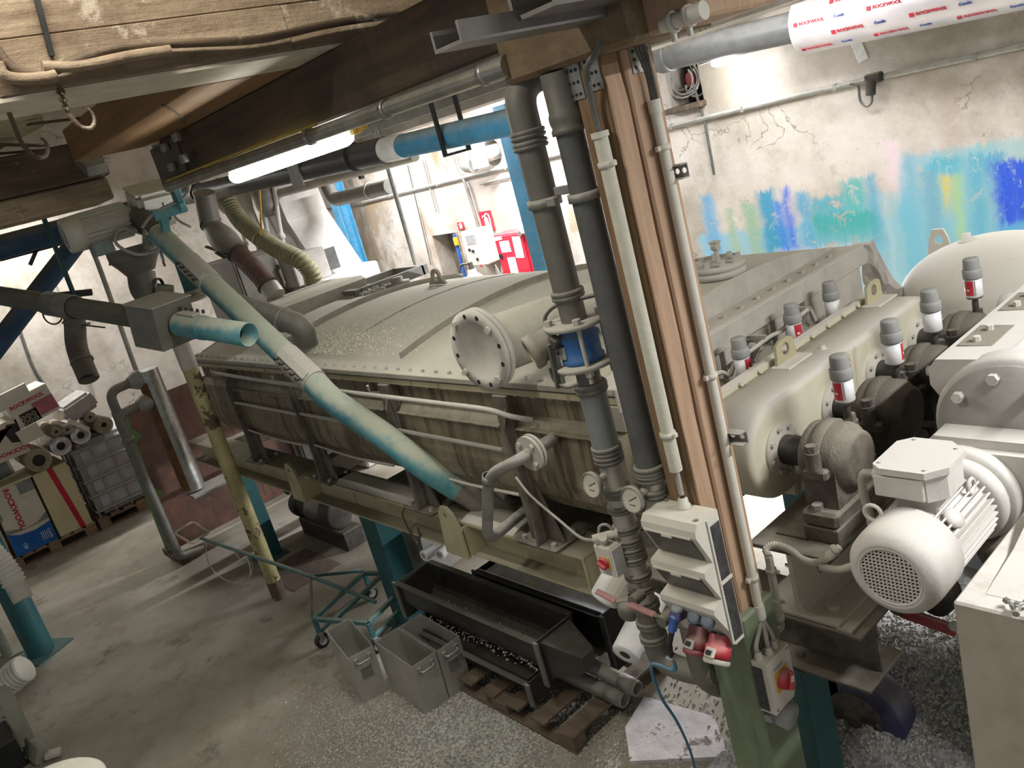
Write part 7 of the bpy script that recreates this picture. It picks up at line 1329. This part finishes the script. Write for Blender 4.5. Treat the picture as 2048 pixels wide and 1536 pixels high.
# ------------------------------------------------ white machine behind the dryer at the left
wm = thing('dusty_hopper', (-8.65, 4.05, 0), 'white dust-caked hopper machine behind the dryer', 'machine')
def hop(b):
    b.prism([(-9.40, 2.1), (-8.10, 2.1), (-8.50, 2.75), (-8.60, 3.4), (-9.00, 3.4), (-9.10, 2.75)], 'y', 4.15, 4.65)
part('cone', m_dustw, wm, hop); part('base', m_dustw, wm, lambda b: b.box((-9.65, 3.85, 0), (-7.95, 4.75, 2.1), .02)); part('hood', m_dustw, wm, lambda b: b.box((-8.30, 3.80, 2.1), (-8.00, 4.20, 2.42), .01)); part('hood_line', m_wired, wm, lambda b: b.box((-8.05, 4.345, 2.15), (-8.04, 3.80, 2.38)))
for k in range(4): 
    x = -9.25+.32*k; part('air_line', m_dustw, wm, lambda b: b.tube(spline([(x, 3.90, 2.12), (x-.05, 3.95, 2.6), (x-.10, 4.05, 3.0), (x-.12, 4.15, 3.45)], 5), .026, 8)); part('nut', m_dustw, wm, lambda b: b.sphere((x-.05, 3.95, 2.62), .045, 10))
part('cylinder', m_dustw, wm, lambda b: b.cyl((-8.80, 3.90, 2.75), (-8.95, 3.95, 3.2), .07, n=16)); part('filter_bulb', m_dgalv, wm, lambda b: b.lathe((-8.50, 4.00, 2.85), (-.1, 0, 1), [(0, .07), (.10, .12), (.28, .12), (.34, .09), (.4, .0)], 20)); part('filter_bulb', m_dgalv, wm, lambda b: b.lathe((-9.40, 3.95, 3.0), (-.1, 0, 1), [(0, .07), (.10, .12), (.28, .12), (.34, .09), (.4, .0)], 20)); part('hand_wheel', m_dustw, wm, lambda b: b.lathe((-8.40, 3.75, 2.28), (0, -1, 0), [(0, .05), (.02, .075), (.04, .075), (.04, .0)], 16)); part('tank_edge', m_dgalv, wm, lambda b: b.box((-9.05, 3.78, 2.3), (-8.35, 3.83, 2.36), .01))
# hoses dropping to the dryer
kh = thing('ribbed_hose', (-8.047, 3.700, 2.680), 'khaki ribbed hose curving down to the dryer hatch', 'hose'); part('hose', m_khaki, kh, lambda b: b.hose(spline([(-8.300, 3.500, 3.138), (-8.157, 3.500, 2.899), (-7.846, 3.500, 2.693), (-7.499, 3.500, 2.532), (-7.281, 3.550, 2.415), (-7.249, 3.600, 2.276), (-7.280, 3.600, 2.145)], 8), .09, .034, .022, 20)); part('rope', m_yellow, kh, lambda b: b.tube([(-7.310, 3.450, 3.249), (-7.420, 3.420, 2.985), (-7.582, 3.400, 2.723), (-7.514, 3.380, 2.780)], .010, 6)); part('rope', m_khaki, kh, lambda b: b.lathe(V((-7.824, 3.500, 2.692)), (.7, 0, -.7), [(0, .09), (0, .096), (.02, .096), (.02, .09)], 18))
bh = thing('brown_hose', (-7.078, 3.000, 2.566), 'brown hose with dark valve body dropping to feed hood', 'hose'); part('upper_pipe', m_gpipe, bh, lambda b: b.cyl((-7.535, 3.000, 3.219), (-7.645, 3.000, 2.957), .095, n=22)); part('reducer', m_gpipe, bh, lambda b: b.tube([(-7.633, 3.000, 2.970), (-7.609, 3.000, 2.893)], .088, 20)); part('valve_body', m_gpipe, bh, lambda b: b.tube(spline([(-7.623, 3.000, 2.903), (-7.462, 3.000, 2.768), (-7.292, 3.000, 2.649)], 5), .10, 20, rfun=lambda u: .088+.035*math.sin(PI*u))); part('hose', m_brown, bh, lambda b: b.hose(spline([(-7.292, 3.000, 2.649), (-7.147, 3.000, 2.548), (-6.996, 3.000, 2.435), (-6.894, 3.000, 2.331)], 8), .09, .03, .004, 20)); part('end_pipe', m_steel, bh, lambda b: b.cyl((-6.897, 3.000, 2.340), (-6.813, 3.000, 2.229), .088, n=20))
for (px, py) in ((0, 0),): 
    for a_ in ((-7.641, 3.000, 2.961), (-7.292, 3.000, 2.649), (-6.891, 3.000, 2.335)): part('hose_clamp', m_iron, bh, lambda b: b.lathe(a_, (.55, 0, -.75), [(0, .09), (0, .102), (.018, .102), (.018, .09)], 20))
part('lever', m_iron, bh, lambda b: b.bar((-7.680, 2.900, 2.763), (-7.293, 2.900, 2.665), .03, .012, (0, 0, 1))); part('tag', m_iron, bh, lambda b: b.bar((-7.450, 2.880, 2.696), (-7.296, 2.880, 2.635), .03, .008, (0, 0, 1)))
t = thing('dark_cabinet', (-8.3, 3.4, 0), 'plain dark cabinet behind the teal conveyor', 'cabinet'); q = (-8.885, 3.400, 2.427); part('case', M('olive_cabinet', (96, 92, 82), .6, 0, .4, (120, 116, 104)), t, lambda b: b.box((q[0]-.3, 3.30, 0), (q[0]+.65, 3.75, q[2]+.12), .008)); part('door', M('olive_door', (110, 106, 96), .6, 0, .2), t, lambda b: b.box((q[0]+.651, 3.33, .1), (q[0]+.662, 3.72, q[2]+.08), .004))
gran('hatch_granules', 1200, lambda r: ((r.uniform(-6.5, -5.9), r.uniform(3.3, 3.6)), 2.085+abs(r.gauss(0, .015))), None, 'granules spilled around the hatch frame on dryer cover', 'granules', (.010, .022), seedv=21)
gran('cover_granules', 1800, lambda r: (lambda x, y: ((x, y), dome_z(y)))(r.gauss(-5.0, .45), abs(r.gauss(0, .22))+2.33), None, 'fine granules spilled on cover below the feed elbow', 'granules', (.004, .009), M('pale_granules', (222, 218, 198), .85, 0, 0, None, .2, 60), 22)

# work lamp on the back wall, behind the dryer
wk = thing('work_lamp', (-3.9, 6.1, .95), 'flood lamp on the back wall low behind the dryer', 'lamp'); part('housing', m_wired, wk, lambda b: b.obox((-3.9, 6.10, 1.04), (.9, .10, .16), Matrix.Rotation(.5, 3, 'X'), .01)); part('lens', emit('work_lens', (1, .99, .98), 4), wk, lambda b: b.obox((-3.9, 6.05, 1.015), (.84, .006, .12), Matrix.Rotation(.5, 3, 'X')))
wl2 = tube_light('work_lamp_light', (0, 0, 0), .8, 150, 0, (.96, .97, 1), .10, (math.radians(-62), 0)); wl2.parent = wk; wl2.location = (0, -.14, .05)
